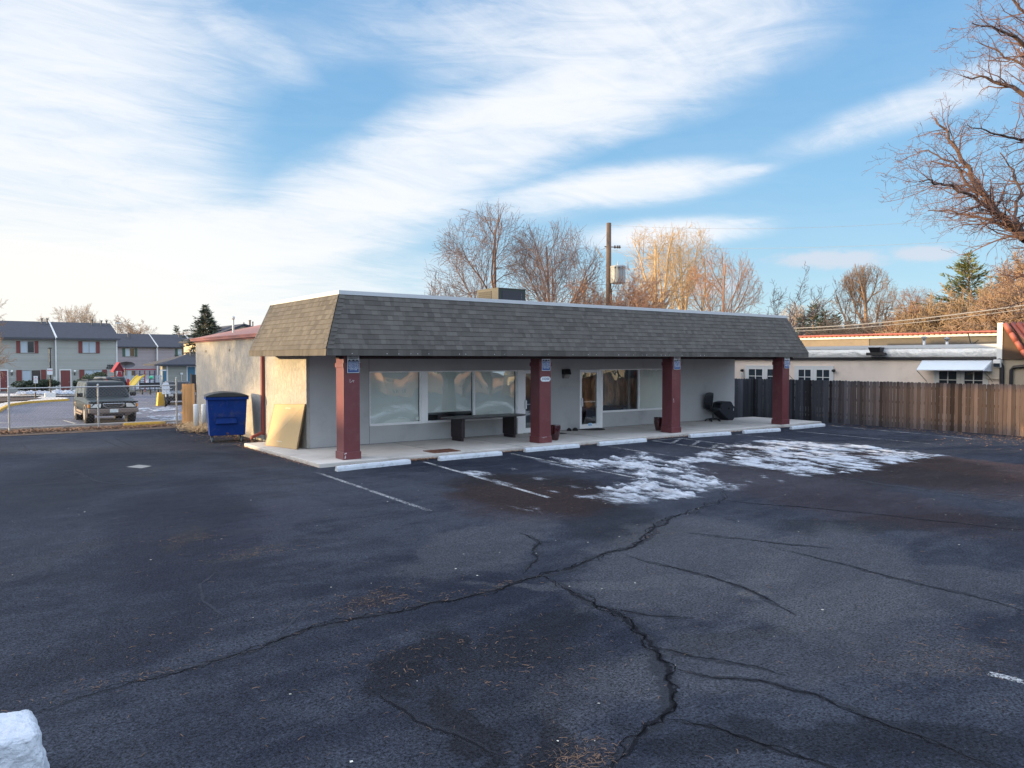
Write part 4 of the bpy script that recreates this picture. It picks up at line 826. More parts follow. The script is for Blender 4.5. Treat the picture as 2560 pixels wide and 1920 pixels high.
for (a, b_), lb in zip(ws, lbs):
    p, q = PZ(*a), PZ(*b_); L = np.linalg.norm(q - p); c_ = (p + q) / 2 + np.array([0, .07, 0])
    o = stop_mesh(L).build('wheel_stop', mStop, bevel=.006); o.location = (c_[0], c_[1], 0); o.rotation_euler.z = math.atan2(q[1] - p[1], q[0] - p[0]); tag(o, lb, 'wheel stop', 'wheel stops in front of the shop')
# near block
mb = MB(); top = [PZ(-130, 1800, .5), PZ(81, 1764, .5), PZ(95, 1832, .5), PZ(-130, 1882, .5)]
c0 = (.35, 4.4)
bot = [np.array([c0[0] + (p[0] - c0[0]), p[1], 0]) for p in top]; bot[1] += [.09, .07, 0]; bot[2] += [.09, -.08, 0]; bot[0] += [0, .07, 0]; bot[3] += [0, -.08, 0]
mb.hexa([bot[3], bot[2], bot[1], bot[0], top[3], top[2], top[1], top[0]])
o = wb(mb, 'concrete_block', M('rough_white_paint', (.50, .54, .59), .85, var=.12, sc=5, bs=28, bd=.02, bst=.9, dirt=((.34, .37, .42), 4, .5)), bevel=.035, seg=3); 
md = o.modifiers.new('s', 'SUBSURF'); md.subdivision_type = 'SIMPLE'; md.levels = md.render_levels = 5
tx = bpy.data.textures.new('rough', 'CLOUDS'); tx.noise_scale = .11; tx.noise_depth = 4; md = o.modifiers.new('d', 'DISPLACE'); md.texture = tx; md.strength = .05; md.texture_coords = 'GLOBAL'
tag(o, 'white painted rough concrete barrier block at the lower left corner', 'concrete block')
# ================================================================== YARD OBJECTS
# dumpster
dm = thing('dumpster', 'dark blue steel dumpster with black lid standing by the tan side wall', 'dumpster', (6.62, 24.86, 0), math.radians(-12))
mBlue = M('dumpster_blue', (.004, .030, .17), .7, var=.28, sc=2.5, bs=18, bd=.004, bst=.4, spec=.15, dirt=((.07, .075, .11), 3.0, .8))
w0, w1, dp = 1.05, 1.17, 1.05
mb = MB(); o_ = (w1 - w0) / 2
mb.hexa([(o_, .03, .22), (o_ + w0, .03, .22), (o_ + w0, dp - .15, .22), (o_, dp - .15, .22), (0, 0, 1.34), (w1, 0, 1.34), (w1, dp, 1.34), (0, dp, 1.34)])
body = mb.build('body', mBlue, dm, bevel=.008)
mb = MB(); mb.box(-.05, -.05, 1.345, w1 + .05, 0, 1.43); mb.box(-.05, dp, 1.345, w1 + .05, dp + .05, 1.43); mb.box(-.05, 0, 1.345, 0, dp, 1.43); mb.box(w1, 0, 1.345, w1 + .05, dp, 1.43); mb.build('rim', mBlue, body, bevel=.006)
mb = MB(); mb.hexa([(.25, -.012, .58), (.85, -.012, .58), (.85, .02, .58), (.25, .02, .58), (.25, -.055, .60), (.85, -.055, .60), (.85, .01, .78), (.25, .01, .78)]); mb.box(.22, -.03, .80, .86, .0, .815); mb.box(.23, -.03, .585, .245, 0, .81); mb.box(.85, -.03, .585, .865, 0, .81); mb.build('fork_pocket', mBlue, body, bevel=.004)
mb = MB(); mb.box(w1 / 2 - .035, -.028, 1.12, w1 / 2 + .02, -.004, 1.344); mb.build('hinge_strap', mBlue, body)
mb = MB(); mb.tube([(w1 / 2, -.0, .28), (w1 / 2, .06, .28)], .035, 12); mb.build('drain_plug', M('rust_plug', (.09, .05, .05), .8), body)
mb = MB(); n = 10; top = []
for i in range(n + 1):
    x = -.06 + (w1 + .12) * i / n; z = 1.44 + .13 * math.sin(PI * i / n) ** .8 * (1 - .25 * i / n) + .02; top.append((x, z))
mb.prism([(x, -.07, 1.435) for x in (-.06, w1 + .06)][::-1] + [(x, -.07, z) for x, z in top], (0, dp + .12, 0)); mb.build('lid', M('lid_black', (.016, .022, .024), .55, var=.2, bst=.2), dm, bevel=.012)
for x in (.14, w1 - .16):
    for y in (.12, dp - .3):
        mb = MB(); mb.tube([(x - .022, y, .085), (x + .022, y, .085)], .085, 18); wh = mb.build('caster', M('caster_rubber', (.035, .07, .11), .6), dm, bevel=.008)
        mb = MB(); mb.tube([(x - .028, y, .085), (x + .028, y, .085)], .04, 12); mb.build('hub', M('caster_hub', (.12, .22, .32), .4), wh)
        mb = MB(); mb.box(x - .04, y - .02, .08, x - .03, y + .03, .215); mb.box(x + .03, y - .02, .08, x + .04, y + .03, .215); mb.box(x - .05, y - .05, .2, x + .05, y + .05, .22); mb.build('fork', mBlack, wh)
# bollards
mBol = M('bollard_white', (.62, .65, .66), .55, var=.08, dirt=((.35, .3, .25), 3, .4))
for p, top, lb in ((z2(162, 1250), z2(162, 1030), 'white pipe bollard beside the orange wooden fence panel'), (z2(226, 1222), z2(226, 1030), 'white pipe bollard half hidden behind the blue dumpster')):
    q = PZ(*p); h = PY(top, q[1])[2]
    mb = MB(); mb.lathe([(.095, 0), (.095, h - .02), (.08, h), (0, h + .004)], (0, 0, 0), 20); o = mb.build('bollard', mBol, smooth=False); o.location = (q[0] + .03, q[1], 0); tag(o, lb, 'bollard')
    for pl_ in o.data.polygons: pl_.use_smooth = True
# wooden panel near the side wall
mWoodN = M('new_cedar', (.42, .235, .10), .8, var=.22, sc=2, bs=30, bd=.003, stretch=(6, 6, .7), tone=.5)
fp = thing('fence_panel', 'short orange cedar fence panel between the chain link post and the tan wall', 'fence', (8.16, 32.35, 0), 0)
def pickets(mb, p, q, h, r, w=.14, th=.018, gap=.004, z0=.03, dog=True, zf=None):
    p, q = Vector(p), Vector(q); L = (q - p).length; d = (q - p) / L; n = Vector((-d.y, d.x, 0)); k = int(L / (w + gap))
    for i in range(k):
        a = p + d * (i * (w + gap)); ww = w * r.uniform(.94, 1.0); hh = h + r.uniform(-.012, .012); o = n * r.uniform(0, .006); z = z0 + (zf(a) if zf else 0); tl = r.uniform(-.004, .004)
        pts = [a + o + Vector((0, 0, z)), a + o + d * ww + Vector((0, 0, z)), a + o + d * (ww + tl) + Vector((0, 0, hh - .03)), a + o + d * (ww * .8 + tl) + Vector((0, 0, hh)), a + o + d * (ww * .2 + tl) + Vector((0, 0, hh)), a + o + d * tl + Vector((0, 0, hh - .03))]
        mb.prism(pts, n * th, min(1, max(0, r.gauss(.5, .25))))
lo, hi = PY(z1(1996, 1440), 33.0), None
mb = MB(); r = random.Random(5); pickets(mb, (-.02, -.02, 0), (lo[0] - 8.16, 33.0 - 32.35, 0), 1.64, r, w=.13); mb.build('pickets', mWoodN, fp)
mb = MB(); 
for z in (.4, 1.3): mb.hexa([(-.0, .04, z), (lo[0] - 8.16 + .04, .68, z), (lo[0] - 8.16 + .08, .72, z), (.04, .08, z), (0, .04, z + .09), (lo[0] - 8.16 + .04, .68, z + .09), (lo[0] - 8.16 + .08, .72, z + .09), (.04, .08, z + .09)])
mb.build('rail', mWoodN, fp)
# chain link fence
mGalv = M('galvanised_steel', (.42, .43, .43), .45, .6, var=.2, bst=0)
cf = thing('chain_link_fence', 'grey galvanised chain link fence along the back of the parking lot', 'fence', (1.9, 32.6, 0), 0)
posts = [(-9.5, 1.6), (-5.6, 1.6), (-1.9, 1.6), (1.9, 1.62), (4.72, 1.64), (7.5, 1.85)]
for x, h in posts:
    mb = MB(); mb.tube([(x - 1.9, 0, -.2), (x - 1.9, 0, h)], .034, 10); mb.lathe([(.038, h), (.04, h + .02), (.02, h + .05), (0, h + .055)], (x - 1.9, 0, 0), 10); mb.build('post', mGalv, cf)
mb = MB(); mb.tube([(-12.5, 0, 1.565), (0, 0, 1.575), (5.6, 0, 1.585)], .022, 8); mb.build('top_rail', mGalv, cf)
mb = MB(); pz, x0, x1, zb_, zt_ = .085, -11.6, 5.6, .06, 1.56; H_ = zt_ - zb_; k = x0 - H_; rw = .0032
def rod(a, b):
    n = len(mb.v)
    for p in (a, b): mb.v += [(p[0] - rw, p[1], p[2]), (p[0], p[1] - rw, p[2] + rw), (p[0] + rw, p[1] + rw, p[2])]
    for j in range(3): l = (j + 1) % 3; mb.face((n + j, n + l, n + 3 + l, n + 3 + j))
while k < x1:
    for s_ in (1, -1):
        a, b_ = k, k + H_
        t0, t1_ = max(0, (x0 - a) / H_), min(1, (x1 - a) / H_)
        if t1_ > t0:
            z_ = lambda tt: zb_ + H_ * (tt if s_ > 0 else 1 - tt); rod((a + H_ * t0, -.004 * s_, z_(t0)), (a + H_ * t1_, -.004 * s_, z_(t1_)))
    k += pz * 1.42
mb.build('wire_mesh', mGalv, cf)
# long wooden fence on the right
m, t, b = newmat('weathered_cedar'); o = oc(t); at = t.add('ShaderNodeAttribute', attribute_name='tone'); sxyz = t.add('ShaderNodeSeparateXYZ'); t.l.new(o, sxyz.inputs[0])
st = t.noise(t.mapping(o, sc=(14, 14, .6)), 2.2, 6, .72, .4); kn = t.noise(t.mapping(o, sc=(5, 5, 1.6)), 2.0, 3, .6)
y_ramp = t.rng(t.math('ADD', sxyz.outputs[1], t.math('MULTIPLY', at.outputs['Fac'], 1.6)), 6.0 - 10, 8.3, 1.0, 0.0)
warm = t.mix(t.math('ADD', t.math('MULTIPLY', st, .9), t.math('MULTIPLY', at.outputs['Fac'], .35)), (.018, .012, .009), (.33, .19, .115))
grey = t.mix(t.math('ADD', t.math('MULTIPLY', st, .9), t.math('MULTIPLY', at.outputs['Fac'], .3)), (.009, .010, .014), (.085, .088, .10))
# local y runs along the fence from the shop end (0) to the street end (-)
kk = t.rng(t.math('ADD', sxyz.outputs[1], t.math('ADD', t.math('MULTIPLY', t.math('SUBTRACT', kn, .5), 2.0), t.math('MULTIPLY', at.outputs['Fac'], 2.0))), -10.0, -1.2, 1.0, 0.0)  # grey towards the shop end, warm brown towards the street end
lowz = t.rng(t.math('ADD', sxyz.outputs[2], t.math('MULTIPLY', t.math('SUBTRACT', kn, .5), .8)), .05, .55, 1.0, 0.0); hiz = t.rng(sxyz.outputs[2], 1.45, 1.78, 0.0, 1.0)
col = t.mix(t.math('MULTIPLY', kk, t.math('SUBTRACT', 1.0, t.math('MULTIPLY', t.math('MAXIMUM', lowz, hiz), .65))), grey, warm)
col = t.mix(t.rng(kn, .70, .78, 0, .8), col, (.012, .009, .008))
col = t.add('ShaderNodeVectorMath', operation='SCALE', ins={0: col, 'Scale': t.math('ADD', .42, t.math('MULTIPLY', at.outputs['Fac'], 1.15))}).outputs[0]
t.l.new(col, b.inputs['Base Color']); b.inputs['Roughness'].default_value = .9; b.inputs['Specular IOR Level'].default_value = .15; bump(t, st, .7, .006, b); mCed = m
wf = thing('wooden_fence', 'long weathered dog eared cedar picket fence along the right of the lot', 'fence', (29.1, 21.5, 0), 0)
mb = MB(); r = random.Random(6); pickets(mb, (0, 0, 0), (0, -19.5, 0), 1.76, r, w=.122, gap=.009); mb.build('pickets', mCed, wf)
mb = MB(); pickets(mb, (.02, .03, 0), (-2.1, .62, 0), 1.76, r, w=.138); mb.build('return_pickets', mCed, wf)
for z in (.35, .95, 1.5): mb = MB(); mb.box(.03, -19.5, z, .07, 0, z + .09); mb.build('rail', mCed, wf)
r = random.Random(7)
br = MB(); a = PX(z5(480, 455), 28.9); br.tube([a - np.array([28.9, 0, 0]) + np.array([28.9, 0, 0]), PX(z5(505, 462), 28.95), PX(z5(535, 495), 29.0)], .012, 6); o = br.build('fallen_branch', M('bark_dark', (.05, .04, .035), .9)); tag(o, 'thin dark branch caught on the fence top by the rightmost column', 'branch')
# yellow wheel stop
p, q = PZ(*z1(1340, 1432)), PZ(*z1(1800, 1418)); L = np.linalg.norm(q - p); o = stop_mesh(L, .16, .14).build('wheel_stop', mYel, bevel=.006); c_ = (p + q) / 2; o.location = (c_[0], 33.0, 0); o.rotation_euler.z = 0; tag(o, 'yellow wheel stop among dead leaves behind the chain link fence', 'wheel stop')
# yellow concrete block
q = PG(z1(1782, 1213)); yb_ = thing('traffic_block', 'tall tapered yellow concrete block on the neighbouring lot', 'concrete block', tuple(q))
sc_ = .46 * 1.0; mb = MB(); mb.hexa([(-.24, -.2, 0), (.24, -.2, 0), (.24, .3, 0), (-.24, .3, 0), (-.165, -.12, .82), (.165, -.12, .82), (.165, .2, .82), (-.165, .2, .82)]); mb.build('block', mYel, yb_, bevel=.01)
# ================================================================== CARS
mGlassCar = M('car_glass', (.006, .009, .011), .12, var=0, bst=0, spec=.28)
mTyre = M('tyre', (.012, .012, .013), .85, bst=.3); mRim = M('rim_silver', (.45, .44, .42), .35, .7, bst=0)
def car(name, label, L, Wd, H, prof, glassx, paint, clad, loc, rz, kind='suv'):
    """x forward (front at 0, rear at -L), y left"""
    c = thing(name, label, 'car', loc, rz); hw = Wd / 2
    zb, zs = .36, prof['belt']
    # lower body: stations along the length with rounded plan
    st = prof['low']
    mb = MB(); rings = []
    for (x, zl, zt, k) in st:
        w = hw * k; ring = [(x, -w * .93, zl), (x, -w, zl + (zt - zl) * .3), (x, -w, zl + (zt - zl) * .72), (x, -w * .9, zt - .01), (x, -w * .6, zt + .015), (x, 0, zt + .025), (x, w * .6, zt + .015), (x, w * .9, zt - .01), (x, w, zl + (zt - zl) * .72), (x, w, zl + (zt - zl) * .3), (x, w * .93, zl)]
        rings.append(len(mb.v)); mb.v += ring
    N = 11
    for i in range(len(rings) - 1):
        for j in range(N): k2 = (j + 1) % N; mb.face((rings[i] + j, rings[i] + k2, rings[i + 1] + k2, rings[i + 1] + j)[::-1])
    mb.face([rings[0] + j for j in range(N)][::-1]); mb.face([rings[-1] + j for j in range(N)])
    bd = mb.build('body', paint, c, smooth=False, bevel=.015)
    # cabin
    (xa0, xa1), (xb0, xb1) = glassx['front'], glassx['rear']; zt = H; kb, kt = .93, .78
    P = lambda x, k, z: (x, hw * k, z)
    mb = MB(); mb.hexa([(xb0, -hw * kb, zs - .02), (xa0, -hw * kb, zs - .02), (xa0, hw * kb, zs - .02), (xb0, hw * kb, zs - .02), (xb1, -hw * kt, zt), (xa1, -hw * kt, zt), (xa1, hw * kt, zt), (xb1, hw * kt, zt)]); mb.build('roof', paint, c, bevel=.05, seg=3)
    def lerp(a, b_, f): return a + (b_ - a) * f
    def side(f0, f1, u0, u1, s_):   # quad on the cabin side
        def pt(u, f): xl = lerp(lerp(xb0, xa0, u), lerp(xb1, xa1, u), f); return Vector((xl, s_ * (lerp(hw * kb, hw * kt, f) + .006), lerp(zs, zt, f)))
        return [pt(u0, f0), pt(u1, f0), pt(u1, f1), pt(u0, f1)]
    for s_ in (-1, 1):
        for (u0, u1) in glassx['side']:
            q = side(.06, .86, u0, u1, s_); mb = MB(); mb.prism(q, (0, s_ * .008, 0)); mb.build('side_window', mGlassCar, c)
    def end(f0, f1, v0, v1, xx0, xx1, s_):
        def pt(v, f): return Vector((lerp(xx0, xx1, f) + s_ * .008, lerp(hw * kb, hw * kt, f) * v, lerp(zs, zt, f)))
        return [pt(v0, f0), pt(v1, f0), pt(v1, f1), pt(v0, f1)]
    mb = MB(); mb.prism(end(.03, .9, -.9, .9, xa0, xa1, 1), (.008, 0, 0)); mb.build('windscreen', mGlassCar, c)
    mb = MB(); mb.prism(end(.1, .86, -.85, .85, xb0, xb1, -1), (-.008, 0, 0)); mb.build('rear_window', mGlassCar, c)
    wr = prof['wr']
    for x in prof['axles']:
        for s_ in (-1, 1):
            y = s_ * (hw - .085); mb = MB(); mb.tube([(x, y - .11, wr), (x, y + .11, wr)], wr, 24); ty = mb.build('wheel', mTyre, c, bevel=.025)
            mb = MB(); mb.tube([(x, y + s_ * .09, wr), (x, y + s_ * .118, wr)], wr * .62, 20); 
            mb.build('rim', mRim, ty)
            mb = MB(); pts = [(x + (wr + .06) * math.cos(a), s_ * (hw + .012), wr + (wr + .06) * math.sin(a)) for a in [PI * k / 12 for k in range(-1, 14)]]
            inn = [(x + (wr - .005) * math.cos(a), s_ * (hw + .012), wr + (wr - .005) * math.sin(a)) for a in [PI * k / 12 for k in range(-1, 14)]]
            for k in range(14): mb.prism([pts[k], pts[k + 1], inn[k + 1], inn[k]], (0, -s_ * .06, 0))
            mb.build('wheel_arch', clad, c)
            mb = MB(); mb.tube([(x, s_ * (hw - .30), wr), (x, s_ * (hw + .003), wr)], wr + .045, 24); mb.build('wheel_well', mBlack, c)
    for s_ in (-1, 1):
        mb = MB(); mb.box(xa0 - .35, s_ * hw - .02 if s_ > 0 else -hw - .22, zs + .02, xa0 - .25, hw + .22 if s_ > 0 else -hw + .02, zs + .19); mb.build('side_mirror', mBlack, c, bevel=.03)
    return c, bd
mGreenP = M('dark_green_paint', (.010, .019, .021), .35, .0, var=.08, bst=0, coat=.15, spec=.3); mTanC = M('tan_cladding', (.20, .155, .13), .6, .0, var=.06, bst=0)
mLamp = M('lamp_glass', (.55, .55, .52), .12, var=.1, bst=0, spec=.9); mAmb = M('amber_lens', (.75, .28, .04), .25, bst=0); mRedL = M('red_lens', (.5, .02, .02), .3, bst=0)
prof = dict(belt=1.06, wr=.37, axles=(-.92, -3.75), low=[(.0, .50, .86, .86), (-.10, .46, .93, .97), (-.5, .42, 1.0, 1.0), (-1.35, .42, 1.06, 1.0), (-4.5, .42, 1.06, 1.0), (-4.75, .44, 1.04, .95)])
gl = dict(front=(-1.30, -1.95), rear=(-4.68, -4.50), side=[(.05, .28), (.31, .60), (.63, .93)])
suv, bd = car('parked_suv', 'dark green suv with tan bumper and cladding facing the chain link fence', 4.75, 1.86, 1.70, prof, gl, mGreenP, mTanC, (5.70, 35.45, gz(5.7, 36)), math.radians(-90), 'suv')
mb = MB(); mb.box(-.06, -.93, .46, .10, .93, .64); mb.hexa([(-.06, -.6, .33), (.02, -.56, .33), (.02, .56, .33), (-.06, .6, .33), (-.06, -.78, .459), (.09, -.76, .459), (.09, .76, .459), (-.06, .78, .459)]); bp = mb.build('bumper', mTanC, suv, bevel=.03, seg=3)
mb = MB(); mb.box(.06, -.42, .36, .105, .42, .43); mb.build('bumper_grille', mBlack, bp, bevel=.01)
mb = MB(); mb.box(.10, -.155, .48, .118, .155, .62); np_ = mb.build('number_plate', M('plate_white', (.62, .68, .66), .5, bst=0), bp)
mb = MB(); mb.prism([(.0 + .035, y, z) for y, z in ((-.42, .86), (.42, .86), (.40, .74), (.28, .68), (-.28, .68), (-.40, .74))], (.03, 0, 0)); gr = mb.build('grille_surround', M('chrome', (.5, .52, .54), .2, .9, bst=0), suv, bevel=.015)
mb = MB(); mb.prism([(.067, y, z) for y, z in ((-.36, .835), (.36, .835), (.34, .76), (.24, .705), (-.24, .705), (-.34, .76))], (.01, 0, 0)); mb.build('grille', mBlack, gr)
mb = MB(); mb.box(.078, -.33, .765, .084, .33, .775); mb.build('grille_bar', M('chrome', (.5,) * 3), gr)
for s_ in (-1, 1):
    mb = MB(); mb.hexa([(-.05, s_ * .48, .68), (.045, s_ * .48, .68), (-.0, s_ * .84, .68), (-.06, s_ * .84, .68), (-.05, s_ * .46, .85), (.03, s_ * .46, .85), (-.02, s_ * .84, .84), (-.06, s_ * .84, .84)][::1] if s_ > 0 else [(-.06, -.84, .68), (-.0, -.84, .68), (.045, -.48, .68), (-.05, -.48, .68), (-.06, -.84, .84), (-.02, -.84, .84), (.03, -.46, .85), (-.05, -.46, .85)]); mb.build('headlight', mLamp, suv, bevel=.015)
    mb = MB(); mb.box(-.14, s_ * .90 - .04, .69, -.02, s_ * .90 + .03, .83); mb.build('turn_signal', mAmb, suv, bevel=.01)
    mb = MB(); mb.box(-3.2, s_ * .93 - .03, .40, -1.45, s_ * .93 + .03, .50); mb.build('side_cladding', mTanC, suv, bevel=.01)
    mb = MB(); mb.tube([(-2.1, s_ * .62, 1.74), (-2.2, s_ * .62, 1.78), (-4.2, s_ * .62, 1.78), (-4.3, s_ * .62, 1.74)], .018, 6); mb.build('roof_rail', mBlack, suv)
    mb = MB(); mb.box(-3.1, s_ * .97 - .04, .33, -1.5, s_ * .97 + .05, .38); mb.build('running_board', mTanC, suv)
for x in (-2.5, -3.9): mb = MB(); mb.tube([(x, -.62, 1.775), (x, .62, 1.775)], .015, 6); mb.build('rack_bar', mBlack, suv)
mb = MB(); mb.box(.02, -.92, .872, -.02, .92, .93); mb.build('bonnet_guard', mBlack, suv, bevel=.01)
def car_at(px, depth):
    d = ray(px, 900); q = d * depth; return (q[0], q[1], gz(q[0], q[1]))
prof2 = dict(belt=1.0, wr=.34, axles=(-.9, -3.55), low=[(.0, .34, .74, .86), (-.12, .3, .84, .97), (-.9, .3, .98, 1.0), (-1.5, .3, 1.0, 1.0), (-4.3, .3, 1.02, 1.0), (-4.45, .34, 1.0, .95)])
gl2 = dict(front=(-1.05, -1.95), rear=(-4.42, -4.05), side=[(.05, .27), (.30, .60), (.63, .94)])
mDkP = M('charcoal_paint', (.018, .020, .024), .25, .3, var=.05, bst=0, coat=.6)
x, y, z = car_at(262, 61.5); hd = math.radians(104)
sv2, _ = car('parked_hatchback', 'charcoal crossover with red tail lamps seen from behind past the dark green suv', 4.45, 1.80, 1.66, prof2, gl2, mDkP, mDkP, (x + math.cos(hd) * 2.2, y + math.sin(hd) * 2.2, z), hd)
for s_ in (-1, 1): mb = MB(); mb.box(-4.50, s_ * .80 - .07, .85, -4.38, s_ * .80 + .07, 1.5 if True else 1); mb.build('tail_lamp', mRedL, sv2, bevel=.02)
prof3 = dict(belt=.90, wr=.33, axles=(-.9, -3.6), low=[(.0, .30, .64, .86), (-.12, .26, .72, .97), (-.9, .26, .86, 1.0), (-1.5, .26, .9, 1.0), (-4.3, .26, .94, 1.0), (-4.55, .30, .90, .93)])
gl3 = dict(front=(-1.25, -2.1), rear=(-4.0, -3.4), side=[(.06, .44), (.48, .93)])
x, y, z = car_at(452, 48.5)
sd3, _ = car('parked_sedan', 'dark sedan with pale front wing behind the right chain link post', 4.55, 1.78, 1.42, prof3, gl3, mDkP, mDkP, (x, y, z), math.radians(-98))
for s_ in (-1, 1): mb = MB(); mb.box(-.05, s_ * .62 - .16, .55, .02, s_ * .62 + .16, .67); mb.build('headlight', mLamp, sd3, bevel=.02)
mb = MB(); mb.box(-1.2, -.915, .66, -.02, -.60, .80); mb.build('front_wing', M('pale_primer', (.5, .52, .55), .5, bst=0), sd3, bevel=.05)
# scooter in front of it
x, y, z = car_at(414, 46.8); mt = thing('motorcycle', 'white and black motorcycle parked between the yellow block and dark sedan', 'motorcycle', (x, y, z), math.radians(-104))
for xx in (-.62, .62): mb = MB(); mb.tube([(xx, -.05, .3), (xx, .05, .3)], .3, 20); w_ = mb.build('wheel', mTyre, mt, bevel=.02); mb = MB(); mb.tube([(xx, -.055, .3), (xx, .055, .3)], .15, 14); mb.build('rim', mRim, w_)
mb = MB(); mb.hexa([(-.5, -.12, .35), (.35, -.12, .35), (.35, .12, .35), (-.5, .12, .35), (-.75, -.13, .78), (.3, -.13, .85), (.3, .13, .85), (-.75, .13, .78)]); mb.build('engine_body', mBlack, mt, bevel=.05)
mb = MB(); mb.tube([(.62, 0, .3), (.48, 0, .7), (.38, 0, 1.05)], .04, 8); mb.tube([(.36, -.34, 1.08), (.40, 0, 1.05), (.36, .34, 1.08)], .02, 8); mb.build('fork', mRim, mt)
mb = MB(); mb.prism([(.42, -.2, .75), (.42, .2, .75), (.34, .22, 1.15), (.26, .14, 1.45), (.26, -.14, 1.45), (.34, -.22, 1.15)], (.03, 0, 0)); mb.build('windshield', M('pale_primer', (.5,) * 3), mt, bevel=.01)
mb = MB(); mb.hexa([(-.2, -.14, .86), (.28, -.12, .86), (.28, .12, .86), (-.2, .14, .86), (-.15, -.10, 1.0), (.22, -.08, 1.02), (.22, .08, 1.02), (-.15, .10, 1.0)]); mb.build('fuel_tank', M('pale_primer', (.5,) * 3), mt, bevel=.03)
# ================================================================== APARTMENTS
def siding(name, c): return M(name, c, .8, var=.08, sc=1.0, bst=0, tone=.12)
mSidA = siding('sage_siding', (.33, .335, .305)); mSidB = siding('mauve_siding', (.30, .27, .285)); mSidC = siding('olive_siding', (.28, .285, .25))
mRoofD = M('dark_roof', (.045, .048, .06), .95, var=.3, sc=3, bs=12, bd=.02)
mTrim = M('white_trim', (.62, .62, .60), .6, var=.05, bst=0); mRedS = M('red_shutter', (.17, .045, .04), .7, var=.15, bst=0); mGrS = M('green_shutter', (.05, .10, .075), .7, bst=0)
mCurt = M('curtain', (.38, .45, .50), .7, var=.15, sc=3, bst=0, stretch=(6, 1, .3)); mWinD = M('dark_pane', (.02, .028, .036), .1, var=.1, bst=0, spec=.8)
def lap_wall(mb, x0, x1, y, z0, z1, h=.2):
    z = z0; r = random.Random(3)
    while z < z1 - .01:
        e = min(z + h, z1); mb.quad((x0, y - .022, z), (x1, y - .022, z), (x1, y, e), (x0, y, e), r.random()); mb.quad((x0, y, z), (x1, y, z), (x1, y - .022, z), (x0, y - .022, z), .1); z = e
def fwin(par, root, Y, p0, p1, fr, shut, curt_left=True, cols=2):
    a, b_ = PY(z1(*p0), Y) - np.array(root), PY(z1(*p1), Y) - np.array(root); y = a[1]; x0, x1, zt, zb = a[0], b_[0], a[2], b_[2]; sw = (x1 - x0) * .18 if shut else 0
    mb = MB(); frame_rect(mb, x0 + sw, x1 - sw, zb, zt, y - .09, y - .03, .05); mb.box((x0 + x1) / 2 - .03, y - .085, zb, (x0 + x1) / 2 + .03, y - .03, zt); w = mb.build('window', M('window_frame', (.30, .30, .28), .5, bst=0), par)
    xm = (x0 + x1) / 2
    mb = MB(); mb.box(x0 + sw + .05, y - .05, zb + .05, xm - .03, y - .045, zt - .05); mb.build('pane', mCurt if curt_left else mWinD, w)
    mb = MB(); mb.box(xm + .03, y - .05, zb + .05, x1 - sw - .05, y - .045, zt - .05); mb.build('pane', mWinD if cols == 2 else mCurt, w)
    if shut:
        for q0 in (x0, x1 - sw):
            mb = MB(); frame_rect(mb, q0, q0 + sw, zb, zt, y - .07, y - .03, .05); mb.box(q0 + .05, y - .06, zb + .05, q0 + sw - .05, y - .035, zt - .05); mb.box(q0 + .05, y - .068, (zb + zt) / 2 - .04, q0 + sw - .05, y - .061, (zb + zt) / 2 + .04); mb.build('shutter', shut, w)
def fdoor(par, root, Y, p0, p1, mat, trim=mTrim):
    a, b_ = PY(z1(*p0), Y) - np.array(root), PY(z1(*p1), Y) - np.array(root); y = a[1]; x0, x1, zt, zb = a[0], b_[0], a[2], b_[2]
    mb = MB(); mb.box(x0 - .1, y - .08, zb, x0, y - .025, zt + .1); mb.box(x1, y - .08, zb, x1 + .1, y - .025, zt + .1); mb.box(x0, y - .08, zt, x1, y - .025, zt + .1); d = mb.build('door', trim, par)
    mb = MB(); mb.box(x0, y - .05, zb, x1, y - .03, zt)
    mb.build('door_leaf', mat, d)
    mb = MB()
    for i in range(2):
        for j, (u0, u1) in enumerate(((.08, .32), (.38, .66), (.72, .94))):
            xa_ = x0 + (x1 - x0) * (.12 + .42 * i); mb.box(xa_, y - .056, zb + (zt - zb) * u0, xa_ + (x1 - x0) * .34, y - .051, zb + (zt - zb) * u1)
    mb.build('door_panels', mat, d)
    mb = MB(); mb.tube([(x1 - .12, y - .11, zb + .95), (x1 - .12, y - .05, zb + .95)], .03, 8); mb.build('handle', mRim, d)
def gable_roof(mb, x0, x1, yf, zf_, yr, zr, yb, th=.12, hipr=0, hipl=0):
    a = [(x0, yf, zf_), (x1, yf, zf_), (x1 - hipr, yr, zr), (x0 + hipl, yr, zr)]; b_ = [(x0 + hipl, yr, zr), (x1 - hipr, yr, zr), (x1, yb, zf_), (x0, yb, zf_)]
    mb.prism(a, (0, 0, -th)); mb.prism(b_, (0, 0, -th))
    if hipr: mb.prism([(x1, yf, zf_), (x1, yb, zf_), (x1 - hipr, yr, zr)], (0, 0, -th))
    if hipl: mb.prism([(x0, yf, zf_), (x0 + hipl, yr, zr), (x0, yb, zf_)], (0, 0, -th))
YA = 88.0; gA = gz(10, YA)
xL, xR = PY(z1(-330, 700), YA)[0], PY(z1(1290, 700), YA)[0]; xM = PY(z1(610, 700), YA)[0]
zEv = PY(z1(1290, 478), YA)[2]; rootA = (xL, YA, gA); zE_ = zEv - gA
apA = thing('apartment_building', 'two storey sage grey apartment block with red doors and shutters', 'building', rootA)
mb = MB(); lap_wall(mb, 0, xM - xL, 0, 0, zE_); lap_wall(mb, xM - xL, xR - xL, -.35, 0, zE_); mb.box(0, .01, 0, xM - xL, 9, zE_); mb.box(xM - xL, -.34, 0, xR - xL - .01, 9, zE_ ); mb.build('wall', mSidA, apA)
zr = PY(z1(1200, 303), YA + 5.5)[2] - gA
